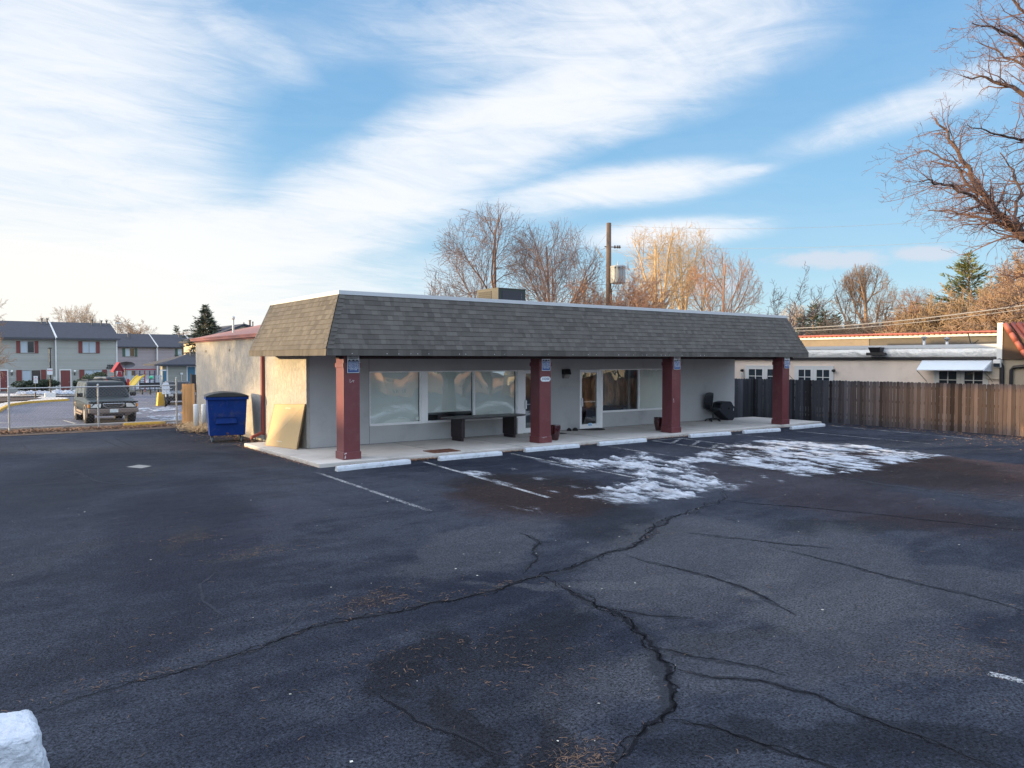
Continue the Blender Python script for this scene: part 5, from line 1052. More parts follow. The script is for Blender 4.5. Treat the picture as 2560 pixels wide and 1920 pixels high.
for (u0, u1, yo) in ((-.2, xM - xL + .02, -.45), (xM - xL + .03, xR - xL + .25, -.8)):
    mb = MB(); gable_roof(mb, u0, u1, yo, zE_ + .05, 5.2, zr, 10, .14); rf = mb.build('roof', mRoofD, apA)
    mb = MB(); mb.hexa([(u0 - .03, yo, zE_ - .1), (u0 + .10, yo, zE_ - .1), (u0 + .10, 5.2, zr - .12), (u0 - .03, 5.2, zr - .12), (u0 - .03, yo, zE_ + .09), (u0 + .10, yo, zE_ + .09), (u0 + .10, 5.2, zr + .04), (u0 - .03, 5.2, zr + .04)]); mb.build('rake_board', mTrim, rf)
    mb = MB(); mb.box(u0, yo - .03, zE_ - .12, u1, yo - .002, zE_ + .04); mb.build('gutter', M('dark_gutter', (.05, .055, .065), .6, bst=0), rf)
for px, py in ((462, 278), (522, 278), (1120, 300), (1178, 300), (1018, 290)):
    q = PY(z1(px, py), YA + 4.2) - np.array(rootA); mb = MB(); mb.lathe([(.07, q[2] - .5), (.07, q[2] + .18), (.13, q[2] + .19), (.15, q[2] + .28), (0, q[2] + .3)], (q[0], q[1], 0), 10); mb.build('roof_vent', M('vent_dark', (.10, .10, .10), .7, bst=0), apA)
for u in (xM - xL - .03, xR - xL - .10): mb = MB(); mb.box(u, -.42, 0, u + .12, -.36, zE_); mb.build('corner_trim', mTrim, apA)
fwin(apA, rootA, YA, (178, 495), (425, 632), None, mRedS, True); fwin(apA, rootA, YA - .35, (866, 500), (1102, 632), None, mRedS, True, 1)
fwin(apA, rootA, YA, (180, 818), (512, 955), None, mRedS, True); fwin(apA, rootA, YA - .35, (876, 815), (1184, 950), None, mRedS, True, 1)
fdoor(apA, rootA, YA, (0, 826), (82, 1052), mRedS); fdoor(apA, rootA, YA - .35, (668, 822), (780, 1056), mRedS); fdoor(apA, rootA, YA, (-250, 826), (-140, 1052), mRedS)
mGlobe = M('lamp_globe', (.75, .73, .68), .3, bst=0)
for px in (130, 825):
    q = PY(z1(px, 832), YA - (.35 if px > 600 else 0)) - np.array(rootA); mb = MB(); mb.lathe([(.02, -.12), (.09, -.08), (.11, 0), (.08, .08), (0, .11)], (q[0], q[1] - .2, q[2]), 12); l_ = mb.build('porch_lamp', mGlobe, apA, smooth=True)
    mb = MB(); mb.box(q[0] - .05, q[1] - .22, q[2] - .2, q[0] + .05, q[1] - .04, q[2] - .13); mb.build('bracket', mBlack, l_)
    text_mesh('lettering', 'D' if px < 600 else 'E', .22, mInk, apA, (q[0] + .0, q[1] - .05, q[2] - .33), ext=.01, bold=.008)
q = PY(z1(1216, 775), YA - .35) - np.array(rootA); text_mesh('lettering', '1020', .29, mInk, apA, (q[0], q[1] - .05, q[2] + .04), ext=.02, bold=.008)
q = PY(z1(1222, 793), YA - .35) - np.array(rootA); text_mesh('lettering', 'BLDG 8', .23, mInk, apA, (q[0], q[1] - .06, q[2] - .02), ext=.02, bold=.008)
q = PY(z1(603, 922), YA) - np.array(rootA); mb = MB(); mb.box(q[0] - .1, q[1] - .25, q[2] - .25, q[0] + .1, q[1] - .03, q[2] + .25); mb.build('meter_box', mTrim, apA)
# second block
YB = 121.0; xL, xR = PY(z1(1240, 700), YB)[0], PY(z1(2700, 700), YB)[0]; xM = PY(z1(1735, 700), YB)[0]; xN = PY(z1(2135, 700), YB)[0]; gB = gz(20, YB); rootB = (xL, YB, gB); zE_ = PY(z1(1735, 566), YB)[2] - gB
apB = thing('apartment_building', 'two storey mauve grey apartment block with green shutters behind the playground', 'building', rootB)
mb = MB(); lap_wall(mb, 0, xM - xL, 0, 0, zE_); lap_wall(mb, xM - xL, xR - xL, -.3, 0, zE_); mb.box(0, .01, 0, xR - xL, 9, zE_); mb.box(xM - xL, -.29, 0, xR - xL, 0, zE_); mb.build('wall', mSidB, apB)
zr = PY(z1(1700, 423), YB + 5.5)[2] - gB
for (u0, u1, yo) in ((-.2, xM - xL, -.4), (xM - xL + .02, xN - xL, -.7), (xN - xL + .15, xR - xL, -.9)):
    mb = MB(); gable_roof(mb, u0, u1, yo, zE_ + .05, 5.2, zr, 10, .14); rf = mb.build('roof', mRoofD, apB)
    mb = MB(); mb.hexa([(u0 - .03, yo, zE_ - .1), (u0 + .08, yo, zE_ - .1), (u0 + .08, 5.2, zr - .12), (u0 - .03, 5.2, zr - .12), (u0 - .03, yo, zE_ + .09), (u0 + .08, yo, zE_ + .09), (u0 + .08, 5.2, zr + .04), (u0 - .03, 5.2, zr + .04)]); mb.build('rake_board', mTrim, rf)
mb = MB(); mb.box(xM - xL - .1, -.38, 0, xM - xL + .08, -.31, zE_); mb.build('corner_trim', mTrim, apB)
fwin(apB, rootB, YB, (1352, 577), (1518, 670), None, mGrS, True); fwin(apB, rootB, YB - .3, (1936, 583), (2085, 672), None, mGrS, True)
fwin(apB, rootB, YB, (1405, 822), (1500, 930), None, None, True); fwin(apB, rootB, YB - .3, (1755, 800), (1840, 920), None, None, False)
for px, py in ((1440, 430), (1980, 425), (2028, 420), (1418, 425)):
    q = PY(z1(px, py), YB + 3) - np.array(rootB); mb = MB(); mb.lathe([(.08, q[2] - .4), (.08, q[2] + .15), (.15, q[2] + .2), (0, q[2] + .3)], (q[0], q[1], 0), 8); mb.build('roof_vent', M('vent_dark', (.1,) * 3), apB)
# low service building
YC = 92.0; gC = gz(22, YC); xL = PY(z1(1845, 760), YC)[0]; zE_ = PY(z1(1900, 758), YC)[2] - gC; rootC = (xL, YC, gC)
sb = thing('laundry_building', 'low olive sided service building with hipped dark roof and blue door', 'building', rootC)
mb = MB(); lap_wall(mb, 0, 12, 0, 0, zE_); mb.box(0, .01, 0, 12, 3.2, zE_); mb.build('wall', mSidC, sb)
mb = MB(); zr = zE_ + 1.25; gable_roof(mb, -.75, 12.7, -.6, zE_ + .02, 4, zr, 8.6, .16, hipr=4, hipl=4); mb.build('roof', mRoofD, sb)
mb = MB(); mb.box(-.05, -.07, 0, .1, -.024, zE_); mb.build('corner_trim', mTrim, sb)
fdoor(sb, rootC, YC, (2072, 785), (2158, 1010), M('blue_door', (.04, .13, .20), .6, var=.1, bst=0)); fdoor(sb, rootC, YC, (1800 + 55, 2000), (1856, 2001), mTrim) if False else None
for px, py in ((2108, 610), (2140, 600)): q = PY(z1(px, py), YC + 3) - np.array(rootC); mb = MB(); mb.lathe([(.09, q[2] - .9), (.09, q[2]), (.15, q[2] + .02), (.15, q[2] + .1), (0, q[2] + .12)], (q[0], q[1], 0), 10); mb.build('roof_vent', M('vent_dark', (.1,) * 3), sb)
q = PY(z1(2003, 860), YC) - np.array(rootC); mb = MB(); mb.box(q[0] - .12, -.2, q[2] - .1, q[0] + .15, -.03, q[2] + .12); mb.tube([(q[0], -.1, 0), (q[0], -.1, q[2])], .03, 6); mb.build('meter', mTrim, sb)
q = PY(z1(1905, 905), YC - 5); mb = MB(); mb.box(-1, -.1, 0, 1, .1, 1.6); 
# enclosure right of the door
q = PG(z1(2140, 1100)); q = PY(z1(2105, 858), 76.0); bx = thing('bin_enclosure', 'dark gate of a bin enclosure beside the blue door', 'gate', (q[0], 76.0, gz(q[0], 76)))
h = q[2] - gz(q[0], 76); mb = MB(); mb.box(0, 0, 0, .14, .14, h); mb.box(2.2, 0, 0, 2.34, .14, h); mb.build('post', M('wood_post', (.12, .10, .08), .9), bx)
mb = MB(); [mb.box(.15 + i * .2, .02, .1, .15 + i * .2 + .19, .07, h - .1) for i in range(10)]; mb.build('gate_boards', mBlack, bx)
# far gable house over the roof
zf8 = lambda x, y: (500 + x * 280 / 2212, 760 + y * 140 / 1106)
YG = 95.0; q = PY(zf8(860, 395), YG); g = gz(q[0], YG); xl_, xr_ = PY(zf8(420, 560), YG), PY(zf8(1300, 600), YG); rootG = (q[0], YG, g)
gh = thing('gable_house', 'far cream gabled house with dark roof showing above the red roof slope', 'building', rootG)
mb = MB(); zt_ = q[2] - g - .25; kx = 1.9; xl_ = q + (xl_ - q) * kx; ze_ = xl_[2] - g - .2; mb.prism([(xl_[0] - q[0] + .5, 0, 0), (6.5, 0, 0), (6.5, 0, ze_), (0, 0, zt_), (xl_[0] - q[0] + .5, 0, ze_)], (0, 10, 0)); mb.build('wall', M('cream_siding', (.5, .43, .32), .8, bst=0), gh)
mb = MB(); mb.prism([(xl_[0] - q[0], -.4, ze_), (0, -.4, zt_ + .05), (0, -.4, zt_ + .28), (xl_[0] - q[0], -.4, ze_ + .2)], (0, 10.8, 0)); mb.prism([(7, -.4, ze_), (0.001, -.4, zt_ + .05), (0.001, -.4, zt_ + .28), (7, -.4, ze_ + .2)][::-1], (0, 10.8, 0)); mb.build('roof', mRoofD, gh)
for px, py, r_ in ((985, 320, .16), (1043, 350, .10), (865, 365, .08)):
    a = PY(zf8(px, py), YG + 3) - np.array(rootG); mb = MB(); mb.lathe([(r_ * .7, a[2] - 1.6), (r_ * .7, a[2] - .1), (r_, a[2] - .08), (r_, a[2]), (0, a[2] + .02)], (a[0], a[1], 0), 10); mb.build('chimney_pipe', M('pipe_brown', (.12, .07, .06), .7, bst=0), gh)
# playground
YP = 78.0; q0 = PY(z1(1330, 900), YP); gP = gz(q0[0], YP); rootP = (q0[0], YP, gP)
pg = thing('playset', 'red roofed wooden playset with monkey bars and yellow slide', 'playset', rootP)
L_ = lambda px, py, dy=0: PY(z1(px, py), YP + dy) - np.array(rootP)
mRedP = M('red_plastic', (.24, .015, .03), .5, var=.1, bst=0); mWd = M('playset_wood', (.10, .035, .03), .7); mYP = M('yellow_plastic', (.75, .50, .06), .4, var=.06, bst=0)
a, b_, c_ = L_(1255, 830), L_(1322, 732), L_(1378, 830); mb = MB(); mb.prism([a, b_, (b_ - [0, 0, .12]), (a - [0, 0, .12])], (0, 1.5, 0)); mb.prism([c_ + [0, 0, 0], b_ + [.001, 0, 0], b_ + [.001, 0, -.12], c_ + [0, 0, -.12]][::-1], (0, 1.5, 0)); mb.build('roof', mRedP, pg)
mb = MB(); mb.prism([a + [.08, .1, .0], c_ + [-.08, .1, 0], b_ + [0, .1, -.1]], (0, .04, 0)); mb.build('gable', M('red_dark', (.16, .01, .02), .6, bst=0), pg)
for px in (1268, 1355):
    for dy in (0, 1.4): p = L_(px, 830, dy); mb = MB(); mb.box(p[0] - .06, p[1] - .06, 0, p[0] + .06, p[1] + .06, p[2]); mb.build('post', mWd, pg)
p, q = L_(1270, 890), L_(1360, 890); mb = MB(); mb.box(p[0], 0, p[2] - .05, q[0], 1.4, p[2] + .03); mb.build('deck', mWd, pg)
p, q = L_(1290, 835), L_(1350, 890); mb = MB(); mb.prism([(p[0], -.05, q[2]), (q[0], -.05, q[2]), ((p[0] + q[0]) / 2 + .1, -.05, p[2]), ((p[0] + q[0]) / 2 - .1, -.05, p[2])], (0, .05, 0)); mb.build('tarp', mRedP, pg)
p, q = L_(1375, 813), L_(1722, 818); mb = MB(); mb.box(p[0], -.06, p[2] - .05, q[0], .06, p[2] + .04); mb.build('top_beam', mRedP, pg)
mNavyP = M('navy_post', (.03, .03, .08), .6, bst=0)
for px in (1490, 1545, 1600, 1655, 1710): p = L_(px, 825); mb = MB(); mb.box(p[0] - .04, -.05, 0, p[0] + .04, .05, p[2]); mb.build('frame_post', mNavyP if px != 1600 else mRedP, pg)
for (u, v) in ((1545, 1600), (1655, 1710)):
    mb = MB()
    for k in range(4): p, q = L_(u, 870 + k * 26), L_(v, 870 + k * 26); mb.box(p[0], -.02, p[2] - .02, q[0], .02, p[2] + .02)
    mb.build('ladder_rungs', mNavyP, pg)
p = L_(1672, 900); mb = MB(); mb.lathe([(.0, -.16), (.13, -.14), (.17, 0), (.13, .14), (0, .16)], (p[0], -.1, p[2]), 12); mb.build('green_panel', M('green_plastic', (.08, .55, .30), .5, bst=0), pg, smooth=True)
sd_ = [L_(1560, 885, -.2), L_(1530, 905, -.6), L_(1495, 945, -1.3), L_(1465, 985, -2.0), L_(1450, 1000, -2.4)]
mb = MB()
for i in range(4):
    p, q = sd_[i], sd_[i + 1]; w = np.array([.30, .12, 0])
    mb.hexa([p - w - [0, 0, .04], q - w - [0, 0, .04], q + w - [0, 0, .04], p + w - [0, 0, .04], p - w, q - w, q + w, p + w])
    for s_ in (-1, 1): c2 = w * s_; e = w * .12; mb.hexa([p + c2 - e, q + c2 - e, q + c2 + e, p + c2 + e, p + c2 - e + [0, 0, .14], q + c2 - e + [0, 0, .14], q + c2 + e + [0, 0, .14], p + c2 + e + [0, 0, .14]])
mb.build('slide', mYP, pg, bevel=.01)
# picnic bench, satellite dish, fence in the yard
q = PY(z1(1660, 985), 74); bn_ = thing('park_bench', 'long dark bench in front of the playset', 'bench', (q[0], 74, gz(q[0], 74)))
w = PY(z1(1775, 985), 74)[0] - q[0]; h = PY(z1(1660, 958), 74)[2] - gz(q[0], 74)
mb = MB(); mb.box(-w, -.2, .42, w, .2, .47); mb.build('seat', mBlack, bn_); mb = MB(); mb.box(-w, .2, .6, w, .24, .72); mb.box(-w, .2, .78, w, .24, h); mb.build('backrest', mBlack, bn_)
for x in (-w + .2, 0, w - .2): mb = MB(); mb.box(x - .04, -.2, 0, x + .04, .24, .42); mb.build('leg', mBlack, bn_)
q = PY(z1(1385, 765), 110); sdh = thing('satellite_dish', 'large grey satellite dish behind the red playset roof', 'satellite dish', (q[0], 110, gz(q[0], 110)))
mb = MB(); hh = q[2] - gz(q[0], 110); n = 20; mb.v.append((0, 0, hh)); 
for k in range(n): a = 2 * PI * k / n; mb.v.append((1.0 * math.cos(a) + .1, -.4, hh + .42 * math.sin(a) + .05))
for k in range(n): mb.face((0, 1 + k, 1 + (k + 1) % n))
mb.build('reflector', M('dish_grey', (.10, .10, .12), .6, bst=0), sdh); mb = MB(); mb.tube([(0, .05, 0), (0, .05, hh)], .06, 8); mb.build('mast', mBlack, sdh)
q = PY(z1(1380, 880), 86); yf_ = thing('yard_fence', 'low pale slatted yard fence behind the playset', 'fence', (q[0], 86, gz(q[0], 86)))
w = PY(z1(1800, 880), 86)[0] - q[0]; h = q[2] - gz(q[0], 86); mb = MB(); n = int(w / .16)
for i in range(n): mb.box(i * .16, 0, 0, i * .16 + .10, .02, h)
mb.box(0, .02, h - .15, w, .05, h - .08); mb.build('slats', M('pale_fence', (.38, .42, .45), .7, bst=0), yf_)
q = PY(z1(1806, 815), 89); ds = thing('door_surround', 'open gate with white posts beside the olive service building', 'gate', (q[0], 89, gz(q[0], 89))); h = q[2] - gz(q[0], 89); w = PY(z1(1838, 815), 89)[0] - q[0]
mb = MB(); mb.box(-.35, 0, 0, -.2, .1, h); mb.box(-.2, 0, h - .12, w, .1, h); mb.build('frame', mTrim, ds); mb = MB(); mb.box(-.05, .02, 0, w, .06, h - .13); mb.build('leaf', M('blue_door', (.04,) * 3), ds)
# lamp post, street sign, hedge sign
q = PY(z1(552, 580), 72); lp = thing('lamp_post', 'slim dark lamp post in front of the grey apartments', 'lamp post', (q[0], 72, gz(q[0], 72))); h = q[2] - gz(q[0], 72)
mb = MB(); mb.tube([(0, 0, 0), (0, 0, h)], .055, 8); mb.build('pole', mBlack, lp); mb = MB(); mb.tube([(-.16, 0, h), (.16, 0, h)], .02, 6); mb.box(-.08, -.08, h, .08, .08, h + .06); mb.build('lamp_head', mBlack, lp)
q = PY(z1(552, 836), 71.8); sg = thing('notice_sign', 'white notice sign with red lettering fixed to the dark lamp post', 'sign', (q[0], 71.8, q[2] - .25))
mb = MB(); mb.box(-.19, 0, 0, .19, .02, .5); mb.build('plate', mSignW, sg); text_mesh('lettering', 'NOTICE', .1, mRedL, sg, (0, -.006, .34), ext=.004, bold=.004)
q = PY(z1(395, 925), 70); sg = thing('parking_notice', 'small white sign on a thin post standing in the hedge', 'sign', (q[0], 70, gz(q[0], 70))); h = q[2] - gz(q[0], 70)
mb = MB(); mb.box(-.14, 0, h - .28, .14, .02, h + .28); mb.build('plate', mSignW, sg); mb = MB(); mb.tube([(0, .04, 0), (0, .04, h + .2)], .025, 6); mb.build('post', mBlack, sg)
for i, (tx_, mt) in enumerate((('NO', mInk), ('PARKING', mRedL), ('ANY', mInk), ('TIME', mInk))): text_mesh('lettering', tx_, .085, mt, sg, (0, -.006, h + .18 - i * .12), ext=.003)
q = PY(z1(1297, 300), 130); lp = thing('street_lamp', 'distant flat headed street lamp above the dark apartment roofs', 'lamp post', (q[0], 130, gz(q[0], 130))); h = q[2] - gz(q[0], 130)
mb = MB(); mb.tube([(0, 0, 0), (0, 0, h)], .09, 8); mb.build('pole', M('pole_grey', (.4, .38, .34), .6, bst=0), lp); mb = MB(); mb.box(-.4, -.15, h - .08, .4, .15, h + .1); mb.build('lamp_head', mTrim, lp)
q = PY(z1(553, 1062), 68); o = MB().box(-.35, -.2, 0, .35, .2, .45).build('utility_box', mTrim); o.location = (q[0], 68, gz(q[0], 68)); tag(o, 'small pale utility box on the snow in front of the hedge', 'utility box')
q = PG(z1(394, 1135)); o = MB().tube([(0, 0, 0), (0, 0, .45)], .05, 8).build('marker_post', mBlack); o.location = tuple(q); tag(o, 'short dark marker post at the planting bed edge', 'post')
# ================================================================== RIGHT NEIGHBOUR
XN = 32.0; root = np.array([XN, 12.4, 0.0])
nb = thing('neighbour_building', 'cream stucco building with white french doors and red tile edge behind the fence', 'building', tuple(root))
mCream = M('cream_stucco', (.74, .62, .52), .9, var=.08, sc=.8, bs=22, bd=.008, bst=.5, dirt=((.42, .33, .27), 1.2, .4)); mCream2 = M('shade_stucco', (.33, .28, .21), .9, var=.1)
mFlash = M('white_flashing', (.62, .62, .60), .4, .15, var=.08, sc=2, bs=2.2, bd=.12, bst=.9)
mTar = M('tar_panel', (.085, .078, .07), .8, var=.2, sc=1.5, stretch=(1, 1, 3), dirt=((.16, .14, .11), 2, .6)); mTile = M('terracotta', (.30, .085, .06), .6, var=.25, sc=3, bs=12, dirt=((.16, .05, .04), 4, .5))
mb = MB(); mb.box(0, 0, 0, .3, 13.5, 2.6); mb.box(.3, 0, 0, 9, .3, 2.6); mb.build('wall', mCream, nb)
mb = MB(); mb.box(-.12, -.1, 2.60, .2, 13.5, 2.70); mb.build('gutter', M('black_gutter', (.012, .012, .015), .4, bst=0), nb, bevel=.01)
mb = MB(); n = 60; r = random.Random(9); rows = []
for i in range(n + 1):
    y = -.05 + 11.9 * i / n; w = r.uniform(-.02, .02)
    rows.append([(-.06 + w, y, 2.71), (-.10 + w * 1.4 + r.uniform(-.012, .012), y, 2.85), (-.07 + r.uniform(-.012, .012), y, 2.98), (-.03, y, 3.06)])
base = 0
for q in rows: mb.v += q
for i in range(n):
    for j in range(3): k = i * 4 + j; mb.face((k, k + 4, k + 5, k + 1))
fl = mb.build('wall_flashing', mFlash, nb, smooth=True)
mb = MB(); mb.box(-.06, -.05, 3.061, .3, 13.5, 3.20); mb.build('parapet_cap', mMetalTrim, nb)
mb = MB(); mb.box(.3, 0, 2.5, 9, 13.5, 2.9); mb.build('flat_roof', mTar, nb)
yr_ = PX(z5(1088, 230), 36)[1] - 12.4
ya_ = PX(z5(2030, 200), 36)[1] - 12.4
mb = MB(); mb.box(4, ya_, 2.9, 4.15, 16, 3.62); mb.build('upper_wall', mTar, nb)
mb = MB(); mb.box(3.97, yr_, 2.9, 3.998, 16, 3.60); mb.build('upper_wall_sunlit', M('sunlit_tan', (.20, .17, .135), .85, var=.2, dirt=((.09, .08, .07), 2, .6)), nb)  # lighter tan stretch stands for the sunlit part of this wall
mb = MB(); mb.box(3.9, ya_, 3.621, 4.2, 16, 3.74); mb.build('upper_fascia', mTrim, nb)
mb = MB(); n = 66
for i in range(n):
    y = ya_ + i * .235; mb.tube([(3.86, y, 3.775), (3.86, y + .24, 3.80)], [.065, .055], 8)
mb.build('tile_edge', mTile, nb)
def french(y0, y1, top):
    mb = MB(); h0 = .25; x = -.03
    mb.box(x - .02, y0 - .06, h0, .0, y0, top + .05); mb.box(x - .02, y1, h0, .0, y1 + .06, top + .05); mb.box(x - .02, y0, top, .0, y1, top + .05); w = mb.build('french_door', mTrim, nb)
    ym = (y0 + y1) / 2
    for (a, b_) in ((y0, ym - .004), (ym + .004, y1)):
        mb = MB(); s_ = .14; mb.box(x - .01, a, h0, .0, a + s_, top); mb.box(x - .01, b_ - s_, h0, 0, b_, top); mb.box(x - .01, a + s_, top - .13, 0, b_ - s_, top); mb.box(x - .01, a + s_, h0, 0, b_ - s_, h0 + .2)
        gy0, gy1 = a + s_, b_ - s_; mb.box(x - .006, (gy0 + gy1) / 2 - .018, h0 + .2, 0, (gy0 + gy1) / 2 + .018, top - .13)
        for k in range(1, 5): z = h0 + .2 + (top - .13 - h0 - .2) * k / 5; mb.box(x - .005, gy0, z - .015, -.001, gy1, z + .015)
        lf = mb.build('door_leaf', mTrim, w)
        mb = MB(); mb.box(-.02, gy0, h0 + .2, -.012, gy1, top - .13); mb.build('pane', mWinD, lf)
for (pa, pb, py_) in (((195, 405), (470, 405), 402), ((555, 400), (820, 400), 397), ((1572, 400), (1945, 405), 405)):
    a = PX(z5(*pa), XN)[1] - 12.4; b_ = PX(z5(*pb), XN)[1] - 12.4; french(min(a, b_), max(a, b_), 2.27)
mb = MB(); f_ = PX(z5(1430, 425), 31.15); g_ = PX(z5(1915, 425), 31.15); wa, wb_ = PX(z5(1475, 352), 31.98), PX(z5(1985, 352), 31.98)
A1, A2, B1, B2 = [Vector(p - root) for p in (f_, g_, wb_, wa)]
mb.prism([A1, A2, B1, B2], (0, 0, .03)); 
mb.prism([A2, A2 + Vector((0, 0, -.02)), B1 + Vector((0, 0, -.42)), B1], (0, -.02, 0))
mb.box(-.04, B1.y, 2.56, -.005, B2.y, 2.595)
aw = mb.build('awning', M('awning_white', (.56, .60, .63), .5, var=.05, bst=0), nb)
for p in (A1, A2): mb = MB(); mb.tube([p + Vector((.02, 0, 0)), Vector((-.01, p.y, p.z - .45))], .012, 6); mb.build('awning_stay', mBlack, aw)
mb = MB(); mb.tube([(-.10, -.02, 2.62), (-.14, -.04, 2.5), (-.06, -.10, 2.35), (-.06, -.10, 0)], .075, 10); mb.build('downspout', M('black_gutter', (.01,) * 3), nb)
# mansard end with barrel tiles, facing the lot
mb = MB(); e0 = -3.2; mb.box(-.10, e0, 2.62, -.02, -.06, 3.0)
rt_, rb_ = PX(zE(1600, 240), 31.85) - root, PX(zE(1991, 830), 31.85) - root
mb.prism([(-.09, -.06, 2.65), (-.09, -.06, rt_[2] - .05), (-.09, rt_[1], rt_[2] - .08), (-.09, rb_[1] - .75, 2.65)][::-1], (.05, 0, 0)); mb.build('gable_boards', M('stained_plywood', (.06, .034, .02), .8, var=.4, sc=1.5, stretch=(1, 3, .6), dirt=((.04, .025, .02), 2, .7)), nb)
mb = MB(); mb.box(-.13, -.12, 2.62, -.0, .06, rt_[2] + .04); mb.build('corner_board', mTrim, nb)
mb = MB(); d = Vector(rb_ - rt_); L = d.length; d.normalize(); p0 = Vector(rt_) + Vector((-.05, 0, 0)); k = 0
while k * .37 < L + 1.4: a = p0 + d * (k * .37); mb.tube([a, a + d * .41], [.085, .105], 12); k += 1
mb.build('rake_tiles', mTile, nb, smooth=True)
mb = MB()
for i in range(14):
    y = rt_[1] - .15 - i * .22
    mb.tube([(.02, y, rt_[2] + .02), (.02, y - 1.1, rt_[2] - 1.5)], .10, 8)
mb.build('roof_tiles', M('dark_red_tile', (.10, .028, .03), .6, var=.3, sc=4), nb, smooth=True)
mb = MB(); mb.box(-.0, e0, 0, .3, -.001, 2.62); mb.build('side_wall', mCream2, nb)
q = PX(zE(1720, 1200), 31.9) - root; mb = MB(); yy = q[1]; mb.tube([(-.08, yy, 0), (-.08, yy, q[2]), (-.08, yy - .08, q[2] + .1), (-.08, yy - .6, q[2] + .16), (-.08, yy - 2, q[2] + .2)], .06, 8); mb.build('pipe', M('black_gutter', (.01,) * 3), nb)
mb = MB(); mb.box(-.02, yy - 2.5, .2, -.005, yy - .55, q[2]); mb.build('arch_window', mWinD, nb)
mb = MB(); a = PX(zE(1240, 1120), XN) - root; b_ = PX(zE(1500, 1400), XN) - root; mb.box(-.10, b_[1], b_[2], -.005, a[1], a[2]); mb.build('utility_panel', M('cream_panel', (.50, .42, .32), .6, bst=0), nb, bevel=.01)
for (px, py, r_, hgt) in ((405, 515, .09, .52), (1655 / 2212 * 2212, 0, 0, 0)):
    pass
for zx in ((1485, 175), (1652, 183)):
    q = PX(z5(*zx), 33.8); v_ = thing('roof_flue', 'galvanised roof flue with flat cap ' + ('left of its twin on the flat cream building' if zx[0] < 1500 else 'right of its twin on the flat cream building'), 'flue', (33.8, q[1], 2.9)); h = q[2] - 2.9
    mb = MB(); mb.lathe([(.11, 0), (.11, .2), (.06, .34), (.06, h - .12)], (0, 0, 0), 14); mb.build('pipe', M('flue_metal', (.5, .5, .48), .3, .7, bst=0), v_, smooth=True)
    mb = MB(); mb.lathe([(.0, h - .13), (.13, h - .10), (.14, h - .05), (0, h)], (0, 0, 0), 14); mb.build('cap', M('flue_metal', (.5,) * 3), v_)
q = PX(z5(1825, 180), 33.6); at_ = thing('antenna_stub', 'bent dark antenna stub on the flat roof right of the flues', 'antenna', (33.6, q[1], 2.9)); mb = MB(); mb.tube([(0, -.25, 0), (0, -.12, .35), (0, 0, .38), (0, .1, .75)], .022, 6); mb.tube([(0, -.12, .35), (0, -.3, .5)], .015, 6); mb.build('rod', mBlack, at_)
for (px, py, lb) in ((172, 425, 'small black wall lamp left of the far french door'), (838, 427, 'small black wall lamp right of the middle french door')):
    q = PX(z5(px, py), XN); w_ = thing('wall_lamp', lb, 'lamp', (XN, q[1], q[2])); mb = MB(); mb.lathe([(.02, .07), (.09, .03), (.085, -.03), (.03, -.07)], (-.13, 0, 0), 12); mb.tube([(-.12, 0, .04), (-.01, 0, .07)], .014, 6); mb.build('shade', mBlack, w_)
    if px < 300: mb = MB(); mb.lathe([(.02, -.08), (.05, -.12), (.05, -.35), (.02, -.38)], (-.13, 0, 0), 10); mb.build('wind_chime', M('pale_glass', (.5, .5, .48), .3, bst=0), w_)
q = PX(zE(1410, 1075), 31.7); fl_ = thing('flood_light', 'white security flood light at the right end of the awning', 'lamp', (31.98, q[1], q[2]))
mb = MB(); mb.box(-.22, -.13, -.14, -.02, .13, .16); mb.build('housing', mTrim, fl_, bevel=.02); mb = MB(); mb.box(-.235, -.11, -.12, -.221, .11, .02); mb.build('lens', mWinD, fl_)
q = PX(z5(1148, 290), 31.85); hd_ = thing('rain_hopper', 'black rain hopper box on the white metal flashing', 'hopper', (31.9, q[1], 2.62))
mb = MB(); mb.hexa([(-.25, -.16, .15), (.0, -.16, .15), (.0, .16, .15), (-.25, .16, .15), (-.36, -.27, .5), (.0, -.27, .5), (.0, .27, .5), (-.36, .27, .5)]); mb.box(-.3, -.38, .16, -.04, .38, .28); mb.build('box', mBlack, hd_, bevel=.01)
# ================================================================== UTILITY POLE AND WIRES
up = thing('utility_pole', 'weathered wooden utility pole with a grey transformer behind the shop', 'utility pole', (31.45, 33, 0))
mb = MB(); mb.tube([(0, 0, -.2), (0, 0, 5), (.0, 0, 10.57)], [.19, .17, .135], 14); mb.build('pole', M('old_pole_wood', (.11, .07, .045), .9, var=.35, sc=2, bs=25, stretch=(6, 6, .4)), up, smooth=True)
dv = Vector((-.595, -.804, 0)); rv = Vector((.804, -.595, 0)); c_ = rv * .52 + dv * .12
tz0, tz1 = PY((1040 + 1830 * 600 / 2212, 500 + 775 * 600 / 2212), 33)[2], PY((1040 + 1830 * 600 / 2212, 500 + 612 * 600 / 2212), 33)[2]
mb = MB(); R_ = .44; mb.lathe([(R_ * .96, tz0), (R_, tz0 + .04), (R_, tz1 - .14), (R_ * 1.04, tz1 - .12), (R_ * 1.04, tz1 - .06), (R_ * .9, tz1)], (c_.x, c_.y, 0), 24); tfm = mb.build('transformer', M('transformer_grey', (.28, .305, .32), .5, var=.06, bst=0), up, smooth=False)
